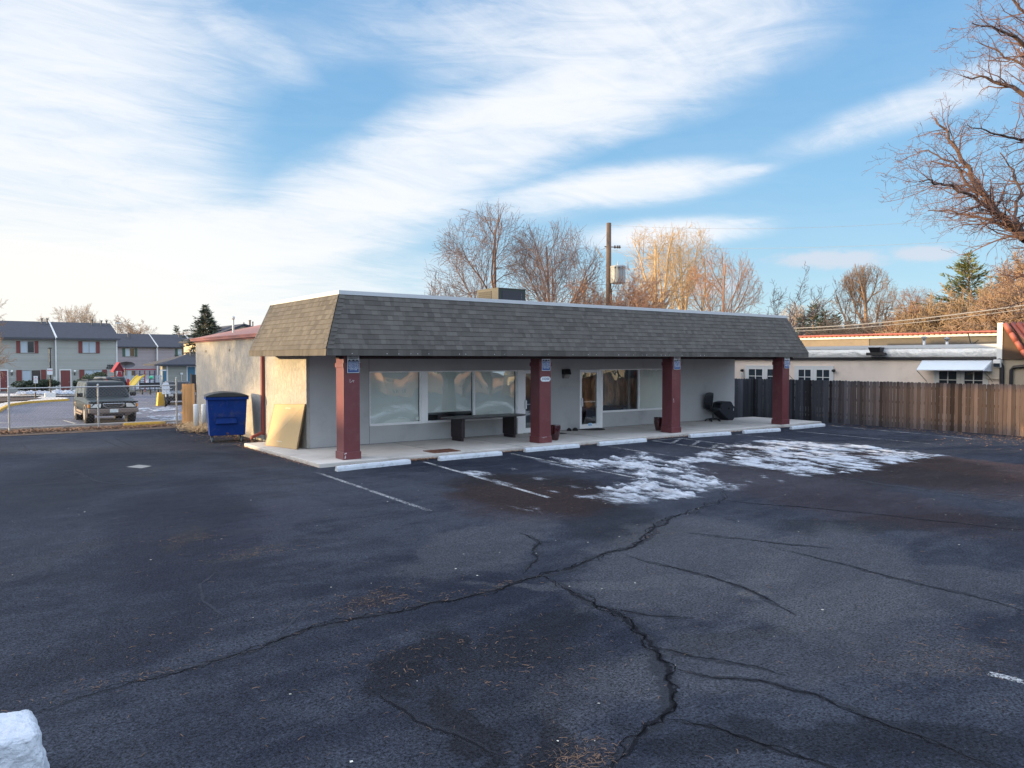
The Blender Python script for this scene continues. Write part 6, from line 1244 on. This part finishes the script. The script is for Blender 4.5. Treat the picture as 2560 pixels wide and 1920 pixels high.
for k in (-.22, .0, .2): p = c_ + dv * (R_ + .03) + rv * k; mb = MB(); mb.tube([(p.x, p.y, tz1 - .2), (p.x + dv.x * .1, p.y + dv.y * .1, tz1 - .15)], .045, 8); mb.tube([(p.x + dv.x * .1, p.y + dv.y * .1, tz1 - .16), (p.x + dv.x * .12, p.y + dv.y * .12, tz0 + .25), (p.x * .6, p.y * .6, tz0 - .35)], .015, 5); mb.build('bushing', mBlack, tfm)
mb = MB(); mb.tube([(c_.x, c_.y, tz1 - .05), (c_.x, c_.y, tz1 + .12), (c_.x + .02, c_.y, tz1 + .28)], [.05, .035, .015], 8); mb.build('top_bushing', mRim, tfm)
zk = 9.2; mb = MB(); mb.tube([tuple(rv * -.25 + Vector((0, 0, zk))), tuple(rv * .7 + Vector((0, 0, zk - .05)))], .03, 6); 
for a in (.35, .5, .62): p = rv * a + Vector((0, 0, zk - .02)); mb.tube([tuple(p - rv * .04), tuple(p + rv * .05)], .09, 10)
mb.build('insulator', M('insulator_dark', (.04, .03, .035), .3, bst=0), up)
mb = MB(); p = rv * -.5 + Vector((0, 0, zk - .2)); mb.tube([tuple(p + rv * -.25 + Vector((0, 0, .15))), tuple(p + rv * .15 + Vector((0, 0, -.45)))], [.05, .07], 8); mb.tube([tuple(p), (0, 0, zk)], .02, 5); mb.tube([tuple(p + rv * -.25 + Vector((0, 0, .15))), tuple(rv * .1 + Vector((0, 0, 10.2)))], .008, 4); mb.build('fuse_cutout', mRim, up)
mb = MB(); mb.tube([tuple(rv * .17 + Vector((0, 0, 1))), tuple(rv * .17 + Vector((0, 0, tz0 - .3)))], .035, 6); mb.build('conduit', mBlack, up)
mWire = M('wire', (.22, .22, .23), .6, bst=0)
def wire(pts, r_, label, n=26, sag=.0):
    a, b_ = Vector(pts[0]), Vector(pts[1]); P_ = []
    for i in range(n + 1): f = i / n; p = a.lerp(b_, f); p.z -= sag * 4 * f * (1 - f); P_.append(p)
    mb = MB(); mb.tube(P_, r_, 5); o = mb.build('power_line', mWire); tag(o, label, 'cable', 'overhead cables'); return o
pt = Vector((31.45, 33, 10.45))
wire((pt, PD((2700, 520), 34)), .006, 'thin overhead cable from the pole top rising to the right tree', sag=.5)
wire((Vector((31.45, 33, 9.2)), PD((2700, 585), 30)), .006, 'thin overhead cable from the pole insulators running right across the sky', sag=.3)
wire((PD((1900, 822), 42), PD((2700, 742), 24)), .022, 'upper of two low thick cables crossing in front of the brown thicket', sag=.25)
wire((PD((1900, 829), 42), PD((2700, 752), 24)), .014, 'lower of two low thick cables crossing in front of the brown thicket', sag=.25)
# ================================================================== TREES
def seg_mesh(name, segs, mat, k=4):
    A = np.array([s[0] for s in segs], float); B = np.array([s[1] for s in segs], float); ra = np.array([s[2] for s in segs]); rb = np.array([s[3] for s in segs]); n = len(segs)
    d = B - A; d /= np.linalg.norm(d, axis=1, keepdims=True) + 1e-9
    ref = np.where(np.abs(d[:, 2:3]) > .9, np.array([[1., 0, 0]]), np.array([[0, 0, 1.]])); u = np.cross(d, ref); u /= np.linalg.norm(u, axis=1, keepdims=True) + 1e-9; w = np.cross(d, u)
    V = np.zeros((n, 2 * k, 3))
    for j in range(k):
        a = 2 * PI * j / k; o = u * math.cos(a) + w * math.sin(a); V[:, j] = A + o * ra[:, None]; V[:, k + j] = B + o * rb[:, None]
    base = (np.arange(n) * 2 * k)[:, None, None]; quad = np.array([[j, (j + 1) % k, k + (j + 1) % k, k + j] for j in range(k)])[None]
    Fq = (base + quad).reshape(-1, 4); me = bpy.data.meshes.new(name); me.vertices.add(n * 2 * k); me.vertices.foreach_set('co', V.reshape(-1))
    me.loops.add(len(Fq) * 4); me.loops.foreach_set('vertex_index', Fq.reshape(-1).astype(np.int32)); me.polygons.add(len(Fq)); me.polygons.foreach_set('loop_start', np.arange(0, len(Fq) * 4, 4, dtype=np.int32))
    me.polygons.foreach_set('use_smooth', np.ones(len(Fq), bool)); me.materials.append(mat); me.update(calc_edges=True)
    o = bpy.data.objects.new(name, me); COL.objects.link(o); return o
def rot_about(d, axis, a): return Matrix.Rotation(a, 3, axis) @ d
def grow(r, p, d, L, rad, lvl, P, out):
    env = P.get('env')
    ns = P['ns'][lvl]; step = L / ns; p = Vector(p); d = Vector(d).normalized(); mx_ = len(P['ns']) - 1; r0 = rad
    for i in range(ns):
        w = P['wob'][min(lvl, len(P['wob']) - 1)]
        d = (d + Vector((r.gauss(0, w), r.gauss(0, w), r.gauss(0, w) + P['up'][min(lvl, len(P['up']) - 1)]))).normalized(); q = p + d * step
        if env and lvl and ((q.x ** 2 + q.y ** 2) / env[1] ** 2 + (q.z - env[0]) ** 2 / env[2] ** 2) > r.uniform(.85, 1.12): return
        r1 = rad * (1 - (i + 1) / ns * P.get('taper', .72)); out.append((tuple(p), tuple(q), max(r0, P['rmin']), max(r1, P['rmin']), lvl)); 
        if lvl < mx_ and (i + 1) / ns > P['start'][min(lvl, len(P['start']) - 1)]:
            nc = P['nc'][lvl]; cnt = int(nc) + (r.random() < nc - int(nc))
            for _ in range(cnt):
                a = math.radians(r.uniform(*P['ang'])); ax = d.orthogonal().normalized(); ax = rot_about(ax, d, r.uniform(0, 2 * PI)); cd = rot_about(d, ax, a)
                grow(r, p.lerp(q, r.random()), cd, L * P['lr'] * r.uniform(.7, 1.15) * (1 - .35 * i / ns), r1 * P['rr'], lvl + 1, P, out)
        p, r0 = q, r1
BT = dict(ns=[7, 6, 5, 4, 3], wob=[.05, .10, .14, .18, .2], up=[.03, .045, .04, .03, .02], start=[.25, .2, .15, .1], nc=[1.5, 1.25, 1.1, .9], ang=(22, 52), lr=.62, rr=.64, rmin=.007)
def bark(name, c): return M(name, c, .9, var=.2, sc=2, bst=0)
def tree_parts(root, segs, mat, split=1, k=(7, 3)):
    a = [s for s in segs if s[4] <= split]; b = [s for s in segs if s[4] > split]
    o = seg_mesh('trunk', a, mat, k[0]); o.parent = root
    if b: o = seg_mesh('crown', b, mat, k[1]); o.parent = root
def fit(segs, H_, W_, base_lift=0):
    P_ = np.array([s[1] for s in segs]); top = np.percentile(P_[:, 2], 99.7); lt = P_ @ rtv; wd = (np.percentile(lt, 98.5) - np.percentile(lt, 1.5)); fz, fx = H_ / top, 1.22 * W_ / wd
    return [((a[0] * fx, a[1] * fx, a[2] * fz), (b[0] * fx, b[1] * fx, b[2] * fz), r1, r2, l) for a, b, r1, r2, l in segs]
def bare_tree(label, px, pytop, dist, wpx, seed, mat, P=BT, r0=.2, trunk=.28, lean=0.0, cols=None, name='bare_tree', group=None, stems=1, at=None):
    d = ray(px, 900); q = d * dist; g = gz(q[0], q[1]); top = PD((px, pytop), dist)[2] - g; Wm = wpx / F * dist
    if at: q = at; g = 0; top, Wm = at[2], at[3]
    root = thing(name, label, 'tree', (q[0], q[1], g), 0, group); r = random.Random(seed); segs = []
    for s_ in range(stems):
        dd = Vector((rtv[0] * lean + (r.uniform(-.35, .35) if stems > 1 else 0), rtv[1] * lean + (r.uniform(-.35, .35) if stems > 1 else 0), 1)); grow(r, (r.uniform(-.2, .2) * (stems > 1), r.uniform(-.2, .2) * (stems > 1), 0), dd, 10, r0 * (1 if stems == 1 else .6), 0, P, segs)
    # fit in the width seen from the street
    segs = fit(segs, top, Wm); tree_parts(root, segs, mat); return root
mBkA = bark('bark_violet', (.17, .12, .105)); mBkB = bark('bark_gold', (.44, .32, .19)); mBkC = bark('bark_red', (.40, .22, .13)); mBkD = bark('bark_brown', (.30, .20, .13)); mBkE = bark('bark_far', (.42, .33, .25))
PD_ = dict(BT); PD_['ns'] = [7, 6, 5, 5, 3]; PD_['nc'] = [1.9, 1.4, 1.25, 1.0]; PD_['start'] = [.15, .15, .12, .1]; PD_['rmin'] = .008
PS = dict(BT); PS['up'] = [.05, .10, .10, .08, .05]; PS['ang'] = (18, 40); PS['rmin'] = .008
PC = dict(BT, ns=[6, 7, 5, 4, 3], wob=[.08, .17, .22, .24, .25], nc=[1.6, 1.1, 1.1, 1.1], start=[.25, .25, .2, .1], rmin=.009)
PE = dict(ns=[6, 8, 6, 5, 4], wob=[.04, .09, .14, .18, .2], up=[.04, .04, .03, .02, .01], start=[.22, .15, .12, .1], nc=[1.7, 1.35, 1.35, 1.15], ang=(22, 56), lr=.74, rr=.62, rmin=.0065, env=(6.6, 4.9, 4.9), taper=.75)
bare_tree('tall round bare tree directly behind the rooftop unit', 1232, 520, 43, 235, 11, mBkA, PE, .20)
bare_tree('bare spreading tree between the rooftop unit and the utility pole', 1378, 556, 41, 190, 24, mBkA, PE, .17)
bare_tree('low bare sapling at the left edge of the tree behind the rooftop unit', 1112, 690, 40, 78, 31, mBkA, BT, .07)
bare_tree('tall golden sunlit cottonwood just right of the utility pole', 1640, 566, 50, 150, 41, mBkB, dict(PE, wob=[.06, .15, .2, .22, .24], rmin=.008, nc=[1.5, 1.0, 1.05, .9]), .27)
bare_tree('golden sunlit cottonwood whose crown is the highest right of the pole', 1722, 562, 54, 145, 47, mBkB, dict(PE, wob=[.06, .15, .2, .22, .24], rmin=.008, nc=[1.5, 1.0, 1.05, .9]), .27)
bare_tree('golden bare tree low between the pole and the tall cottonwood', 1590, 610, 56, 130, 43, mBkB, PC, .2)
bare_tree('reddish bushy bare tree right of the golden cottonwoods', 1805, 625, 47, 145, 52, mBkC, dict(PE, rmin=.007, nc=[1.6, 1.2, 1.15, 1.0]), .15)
bare_tree('open bare tree leaning right at the end of the shop roof', 1858, 668, 45, 150, 61, mBkA, PS, .13, lean=.45)
bare_tree('low orange bare bush around the foot of the utility pole', 1560, 680, 42, 180, 66, mBkC, PD_, .08, stems=4, name='bare_bush')
bare_tree('low golden bush left of the utility pole behind the roof line', 1478, 700, 46, 120, 67, mBkB, PD_, .07, stems=4, name='bare_bush')
bare_tree('small faint bare tree beyond the right end of the shop roof', 1950, 760, 80, 70, 68, mBkE, BT, .10)
bare_tree('pollarded bare tree with thick trunk above the cream building', 2160, 662, 52, 110, 71, mBkD, dict(PE, up=[.05, .08, .08, .05, .03], env=(7.4, 4.4, 4.2)), .27)
bare_tree('orange leaved bare tree right of the pollarded tree', 2280, 722, 58, 110, 74, mBkC, PE, .15)
bare_tree('pale bare tree behind the dark cedars', 2035, 750, 75, 90, 76, mBkE, PD_, .12, stems=2)
PT = dict(PD_, ns=[6, 5, 5, 4], nc=[2.4, 2.0, 1.7], wob=[.12, .18, .22, .25], up=[.02, .0, .0, -.02], start=[.05, .05, .05], rmin=.014, lr=.62)
mBkB2 = bark('bark_tan', (.30, .215, .135)); mBkC2 = bark('bark_russet', (.28, .16, .10))
for i, (px, top, dist, w, mt, lb) in enumerate(((2105, 800, 46, 130, mBkB2, 'golden thicket at the foot of the pollarded tree'), (2200, 775, 44, 150, mBkD, 'brown thicket right of the pollarded tree trunk'), (2290, 770, 42, 150, mBkC2, 'rusty thicket in front of the orange tree'),
        (2370, 745, 40, 160, mBkB2, 'tan thicket left of the tall pine'), (2450, 720, 38, 170, mBkB2, 'dense tan thicket right of the tall pine'), (2530, 690, 36, 180, mBkD, 'tallest dense tan thicket at the right edge behind the red tiles'), (2160, 820, 50, 200, mBkC2, 'low russet thicket above the red tile edge'), (2590, 640, 40, 170, mBkD, 'brown thicket highest at the right edge under the big tree'), (2480, 790, 35, 160, mBkD, 'low dark thicket just above the corner of the red tiles'))):
    bare_tree(lb, px, top, dist, w, 100 + i, mt, PT, .06, stems=7, name='thicket')
bare_tree('bare yard tree left of the lot that dapples the tan side wall', 0, 0, 30, 10, 91, mBkD, PD_, .24, at=(-15, 38.5, 8.5, 7.5))  # out-of-view trees set on the sun line to break up the light
bare_tree('second bare yard tree left of the lot nearer the fence', 0, 0, 30, 10, 92, mBkD, PD_, .24, at=(-19, 44.5, 9.5, 8))
# far left trees
for i, (px, top, dist, w, mt, lb) in enumerate(((172, 765, 150, 75, mBkE, 'left of three pale far trees above the sage apartment roof'), (212, 766, 155, 55, mBkE, 'middle of three pale far trees above the sage apartment roof'), (248, 762, 150, 45, mBkE, 'right of three pale far trees above the sage apartment roof'), (350, 792, 150, 95, mBkD, 'round bare tree above the mauve apartment roof'), (455, 815, 160, 60, mBkE, 'low bare tree behind the right end of the mauve apartment roof'), (-46, 745, 60, 90, mBkD, 'bare branches reaching in at the left edge above the roofs'))):
    bare_tree(lb, px, top, dist, w, 200 + i, mt, dict(PD_, rmin=.014 if dist > 100 else .009), .3)
# conifers
mNeedF = M('fir_needles', (.045, .062, .038), .85, var=.35, sc=1.2, bst=0, tone=.9); mNeedP = M('pine_foliage', (.12, .14, .045), .85, var=.35, sc=1.0, bst=0, tone=.9); mNeedC = M('cedar_foliage', (.04, .06, .038), .85, var=.35, sc=1.0, bst=0, tone=.9)
def conifer(label, px, pytop, dist, wpx, seed, mat, dens=1.0, droop=-.15, pw=.9, irregular=.2, leaf=.16, base=.08, name='conifer_tree'):
    d = ray(px, 900); q = d * dist; g = gz(q[0], q[1]); H_ = PD((px, pytop), dist)[2] - g; R0 = wpx / F * dist / 2; root = thing(name, label, 'tree', (q[0], q[1], g)); r = random.Random(seed)
    segs = [((0, 0, 0), (0, 0, H_ * .5), .025 * H_, .014 * H_, 0), ((0, 0, H_ * .5), (0, 0, H_), .014 * H_, .01, 0)]; mb = MB(); z = H_ * base
    while z < H_ * .985:
        f = 1 - z / H_; Rz = R0 * f ** pw
        for _ in range(max(3, int((4 + 5 * f) * dens))):
            a = r.uniform(0, 2 * PI); L = Rz * r.uniform(.65, 1.05) * (1 + r.gauss(0, irregular)); 
            if L < .05: continue
            el_ = droop + .55 * (1 - f) ** 1.5 + r.gauss(0, .1); dv_ = Vector((math.cos(a) * math.cos(el_), math.sin(a) * math.cos(el_), math.sin(el_))); p0 = Vector((0, 0, z)); segs.append((tuple(p0), tuple(p0 + dv_ * L * .9), .02 + .006 * L, .008, 1))
            nl = max(4, int(L / leaf * 3.4 * dens))
            for k in range(nl):
                t_ = r.uniform(.12, 1.02); sp_ = .32 * L * (1 - t_) + .10; side = r.uniform(-1, 1) * sp_; sv = Vector((-math.sin(a), math.cos(a), 0)); c = p0 + dv_ * L * t_ + sv * side + Vector((0, 0, -.12 * abs(side) + r.gauss(0, .05) - .10 * t_ * t_ * L))
                ax1 = (dv_ * r.uniform(.5, 1) + sv * (side / max(sp_, .01)) * .8 + Vector((0, 0, r.gauss(0, .3)))).normalized() * leaf * r.uniform(.6, 1.4); ax2 = Vector((r.gauss(0, 1), r.gauss(0, 1), r.gauss(0, 1))).normalized() * leaf * r.uniform(.18, .42)
                mb.quad(c - ax2 * .5, c + ax1 - ax2 * .2, c + ax1 * 1.05 + ax2 * .2, c + ax2 * .5, r.random())
        z += H_ * .028 / dens ** .5 * (.6 + .8 * f) * r.uniform(.7, 1.3)
    o = seg_mesh('trunk', segs, mBkD, 5); o.parent = root; mb.build('crown', mat, root); return root
conifer('dark pointed fir tree above the left end of the shop roof', 515, 762, 95, 215, 1, mNeedF, 1.7, leaf=.36, pw=1.0)
conifer('tiny dark fir on the skyline left of the big fir', 443, 812, 150, 60, 2, mNeedF, .9, leaf=.5)
conifer('tall open pine with yellow green clumps at right below the big tree', 2418, 632, 50, 330, 3, mNeedP, 1.35, droop=.12, pw=.75, irregular=.28, leaf=.24, base=.25)
conifer('dark spreading pine behind the tan thicket at right', 2500, 690, 56, 160, 4, mNeedC, 1.0, droop=.1, pw=.6, irregular=.4, leaf=.3, base=.2)
conifer('dark green pine at the right edge of the picture', 2580, 650, 44, 140, 5, mNeedP, 1.1, droop=.1, pw=.5, irregular=.3, leaf=.26, base=.2)
for i, (px, top, w, dist, lb) in enumerate(((2032, 762, 90, 60, 'tallest dark cedar just right of the shop roof'), (2060, 775, 80, 58, 'dark cedar in the middle of the evergreen clump beyond the shop'), (2088, 782, 75, 60, 'dark cedar at the right of the evergreen clump beyond the shop'), (2005, 790, 70, 57, 'low dark cedar touching the slope of the shop roof'), (2120, 800, 50, 62, 'small cedar at the foot of the pollarded tree'), (2320, 770, 40, 60, 'small dark cedar between the orange tree and the tall pine'))):
    conifer(lb, px, top, dist, w, 20 + i, mNeedC, 1.3, droop=-.05, pw=.55, irregular=.15, leaf=.26, base=.03)
# big honey locust on the right: limbs laid out in 3-D about 20 m away, reaching left over the yard
bt = thing('locust_tree', 'large bare honey locust reaching in from the right edge over the cream building', 'tree', tuple(PD((2780, 900), 19.5)[:2]) + (0,))
rootv = np.array(bt.location); r = random.Random(77); segs = []
def LP(px, py, dd=0): return PD((px * 1.15732, py * 1.15732), 19.5 + dd) - rootv
limbs = [([(2402, 960, 0), (2400, 780, 0), (2380, 640, 0), (2330, 560, 0)], .34, .24),
         ([(2330, 560, 0), (2270, 535, -.2), (2212, 512, -.4), (2168, 470, -.5), (2130, 430, -.4), (2095, 380, -.2), (2070, 330, 0), (2045, 290, .2), (2020, 255, .4)], .20, .03),
         ([(2168, 470, -.5), (2140, 452, -.6), (2100, 425, -.9), (2060, 405, -1.2), (2020, 392, -1.5), (2003, 388, -1.8), (1985, 392, -2)], .085, .014),
         ([(2190, 495, -.4), (2160, 478, -.2), (2120, 470, .2), (2080, 462, .6), (2040, 452, 1), (2005, 455, 1.2)], .07, .014),
         ([(2130, 430, -.4), (2105, 412, -.2), (2060, 350, .1), (2010, 330, .4), (1975, 322, .7)], .07, .012),
         ([(2212, 512, -.4), (2190, 470, 0), (2205, 420, .4), (2190, 370, .8), (2160, 330, 1)], .09, .02),
         ([(2380, 640, 0), (2340, 480, .5), (2290, 330, .8), (2240, 230, 1), (2190, 190, 1.2), (2130, 170, 1.3), (2080, 165, 1.4)], .22, .018),
         ([(2290, 330, .8), (2240, 310, .2), (2190, 300, -.2), (2140, 285, -.5), (2090, 270, -.8)], .09, .014),
         ([(2340, 480, .5), (2300, 300, -.5), (2260, 160, -1), (2210, 90, -1.3), (2150, 60, -1.5), (2100, 50, -1.7)], .16, .014),
         ([(2260, 160, -1), (2240, 60, -1), (2190, 0, -1), (2130, -40, -1)], .10, .014), ([(2240, 230, 1), (2220, 150, 1.2), (2160, 110, 1.5), (2110, 90, 1.7)], .08, .014),
         ([(2330, 560, 0), (2280, 570, .3), (2230, 590, .6), (2190, 600, .9), (2160, 590, 1.2)], .07, .012), ([(2380, 640, 0), (2300, 640, -.3), (2230, 640, -.8), (2180, 665, -1.1)], .06, .012), ([(2290, 330, .8), (2250, 390, 1.2), (2200, 400, 1.5), (2140, 395, 1.8)], .06, .012)]
PB = dict(ns=[5, 4, 3], wob=[.20, .26, .30], up=[-.01, -.015, -.02], start=[.05, .05], nc=[1.0, .8], ang=(25, 65), lr=.55, rr=.6, rmin=.0034, taper=.7)
leftv = Vector(tuple(-rtv))
for pts, ra, rb in limbs:
    P_ = [Vector(tuple(LP(*p))) for p in pts]; Q = []
    for a, b_ in zip(P_[:-1], P_[1:]):
        n = 4; 
        for i in range(n): Q.append(a.lerp(b_, i / n) + Vector((r.gauss(0, .03), r.gauss(0, .03), r.gauss(0, .03))))
    Q.append(P_[-1]); N = len(Q) - 1
    for i in range(N):
        f = i / N; ks = .62 if ra < .3 else 1; r1, r2 = ks * (ra + (rb - ra) * f), ks * (ra + (rb - ra) * (i + 1) / N); segs.append((tuple(Q[i]), tuple(Q[i + 1]), r1, r2, 0)); d = (Q[i + 1] - Q[i]).normalized()
        if ra > .3: continue
        for _ in range(1 if r.random() < (.55 if f < .3 else .95) else 2):
            ax = rot_about(d.orthogonal().normalized(), d, r.uniform(0, 2 * PI)); cd = rot_about(d, ax, math.radians(r.uniform(25, 75))); cd = (cd + leftv * .35 + Vector((0, 0, -.05))).normalized()
            grow(r, Q[i], cd, r.uniform(.6, 1.6) * (1.0 - .3 * f), min(r1 * .5, .028), 1, dict(PB, ns=[0] + PB['ns'], nc=[0] + PB['nc'], wob=[0] + PB['wob'], up=[0] + PB['up'], start=[0] + PB['start']), segs)
tree_parts(bt, [s_ for s_ in segs if s_[4] == 0], bark('locust_bark', (.085, .052, .040)), split=0, k=(8, 3)); o = seg_mesh('crown', [s_ for s_ in segs if s_[4] > 0], bark('locust_twigs', (.15, .085, .07)), 3); o.parent = bt
# shrubs and hedge by the apartments
mShr = M('shrub_leaves', (.028, .045, .026), .85, var=.4, sc=1, bst=0, tone=.9)
def shrub(label, px, pyb, pyt, dist, wpx, seed, mat, squash=1.0, n=2600, leaf=.13):
    q = ray(px, 900) * dist; g = gz(q[0], q[1]); top = PD((px, pyt), dist)[2] - g; R_ = wpx / F * dist / 2; root = thing('shrub', label, 'shrub', (q[0], q[1], g)); r = random.Random(seed); mb = MB(); cl = [(r.gauss(0, .45), r.gauss(0, .4), r.uniform(.3, .85), r.uniform(.35, .6)) for _ in range(9)]
    for _ in range(n):
        c = r.choice(cl); u = Vector((r.gauss(0, 1), r.gauss(0, 1), r.gauss(0, 1))).normalized() * c[3] * r.uniform(.75, 1.0); x, y, z = (c[0] + u.x) * R_, (c[1] + u.y) * min(R_, 1.2), max(.02, (c[2] + u.z * .5)) * top
        x = max(-R_, min(R_, x)); z = min(z, top); p = Vector((x * rtv[0] + y * fwv[0], x * rtv[1] + y * fwv[1], z)); a = Vector((r.gauss(0, 1), r.gauss(0, 1), r.gauss(0, 1))).normalized() * leaf * r.uniform(.5, 1.3); b_ = a.orthogonal().normalized() * leaf * .5
        mb.quad(p - b_ * .4, p + a * .5 - b_, p + a, p + a * .5 + b_, r.random())
    mb.build('foliage', mat, root); o = seg_mesh('stem', [((0, 0, 0), (r.gauss(0, .3) * R_, r.gauss(0, .3), top * .7), .03, .01, 0) for _ in range(8)], mBkD, 4); o.parent = root; return root
shrub('low long dark green hedge in front of the left apartment window', 84, 0, 950, 72, 108, 1, mShr, n=6500)
shrub('trimmed dark shrub left of the chain link view of the suv roof', 200, 0, 948, 73, 28, 2, mShr, n=1800)
shrub('tall loose green shrub under the lower apartment window behind the suvs', 246, 0, 932, 72, 66, 3, M('shrub_olive', (.05, .065, .03), .85, var=.4, bst=0, tone=.9), n=3600)
# ================================================================== OUT OF VIEW (houses reflected in the windows, blocks added to shade the lot)
m_s = siding('peach_siding', (.50, .30, .22)); hz_ = 0
def offscreen_house(label, loc, rz, Wd, Dp, zw, zr, sid, y0=0):
    h = thing('offscreen_house', label, 'house', loc, rz); mb = MB(); mb.box(0, .02, 0, Wd, Dp, zw); lap_wall(mb, 0, Wd, 0, 0, zw, .2); mb.prism([(0, 0.03, zw), (0, Dp, zw), (0, Dp / 2, zr)], (.1, 0, 0)); mb.prism([(Wd, 0.03, zw), (Wd, Dp / 2, zr), (Wd, Dp, zw)], (-.1, 0, 0)); mb.build('wall', sid, h)
    mb = MB(); gable_roof(mb, -.4, Wd + .4, -.5, zw - .05, Dp / 2, zr + .1, Dp + .5, .15); mb.build('roof', mRoofD, h)
    for i in range(int(Wd / 4)):
        for z in (1.0, 3.7):
            if z + 1.2 > zw: continue
            x = 1.2 + i * 4; mb = MB(); frame_rect(mb, x, x + 1.5, z, z + 1.2, -.08, -.03, .09); mb.box(x + .7, -.08, z, x + .8, -.03, z + 1.2); w = mb.build('window', mTrim, h); mb = MB(); mb.box(x + .09, -.05, z + .09, x + 1.41, -.045, z + 1.11); mb.build('pane', mWinD, w)
    return h
offscreen_house('peach two storey house across the street behind the camera', (46, -20, 0), math.radians(180), 16, 9, 5.4, 7.6, m_s)
offscreen_house('cream two storey house across the street behind the camera, farther along', (72, -22, 0), math.radians(176), 20, 9, 5.4, 7.8, M('cream_siding', (.5,) * 3))
offscreen_house('sage two storey house across the street behind the camera, nearest', (27, -24, 0), math.radians(183), 14, 9, 5.2, 7.4, mSidA)
offscreen_house('long three storey block far left of the lot that shades the asphalt', (-46, 37.2, 0), math.radians(-90), 66, 12, 9.3, 11.2, mSidB)
lh = offscreen_house('low gabled house beside the three storey block far left of the lot', (-42, 40.0, 0), math.radians(90), 6.2, 8, 6.6, 6.9, mSidA)  # added out of view; its height sets the shade line on the column
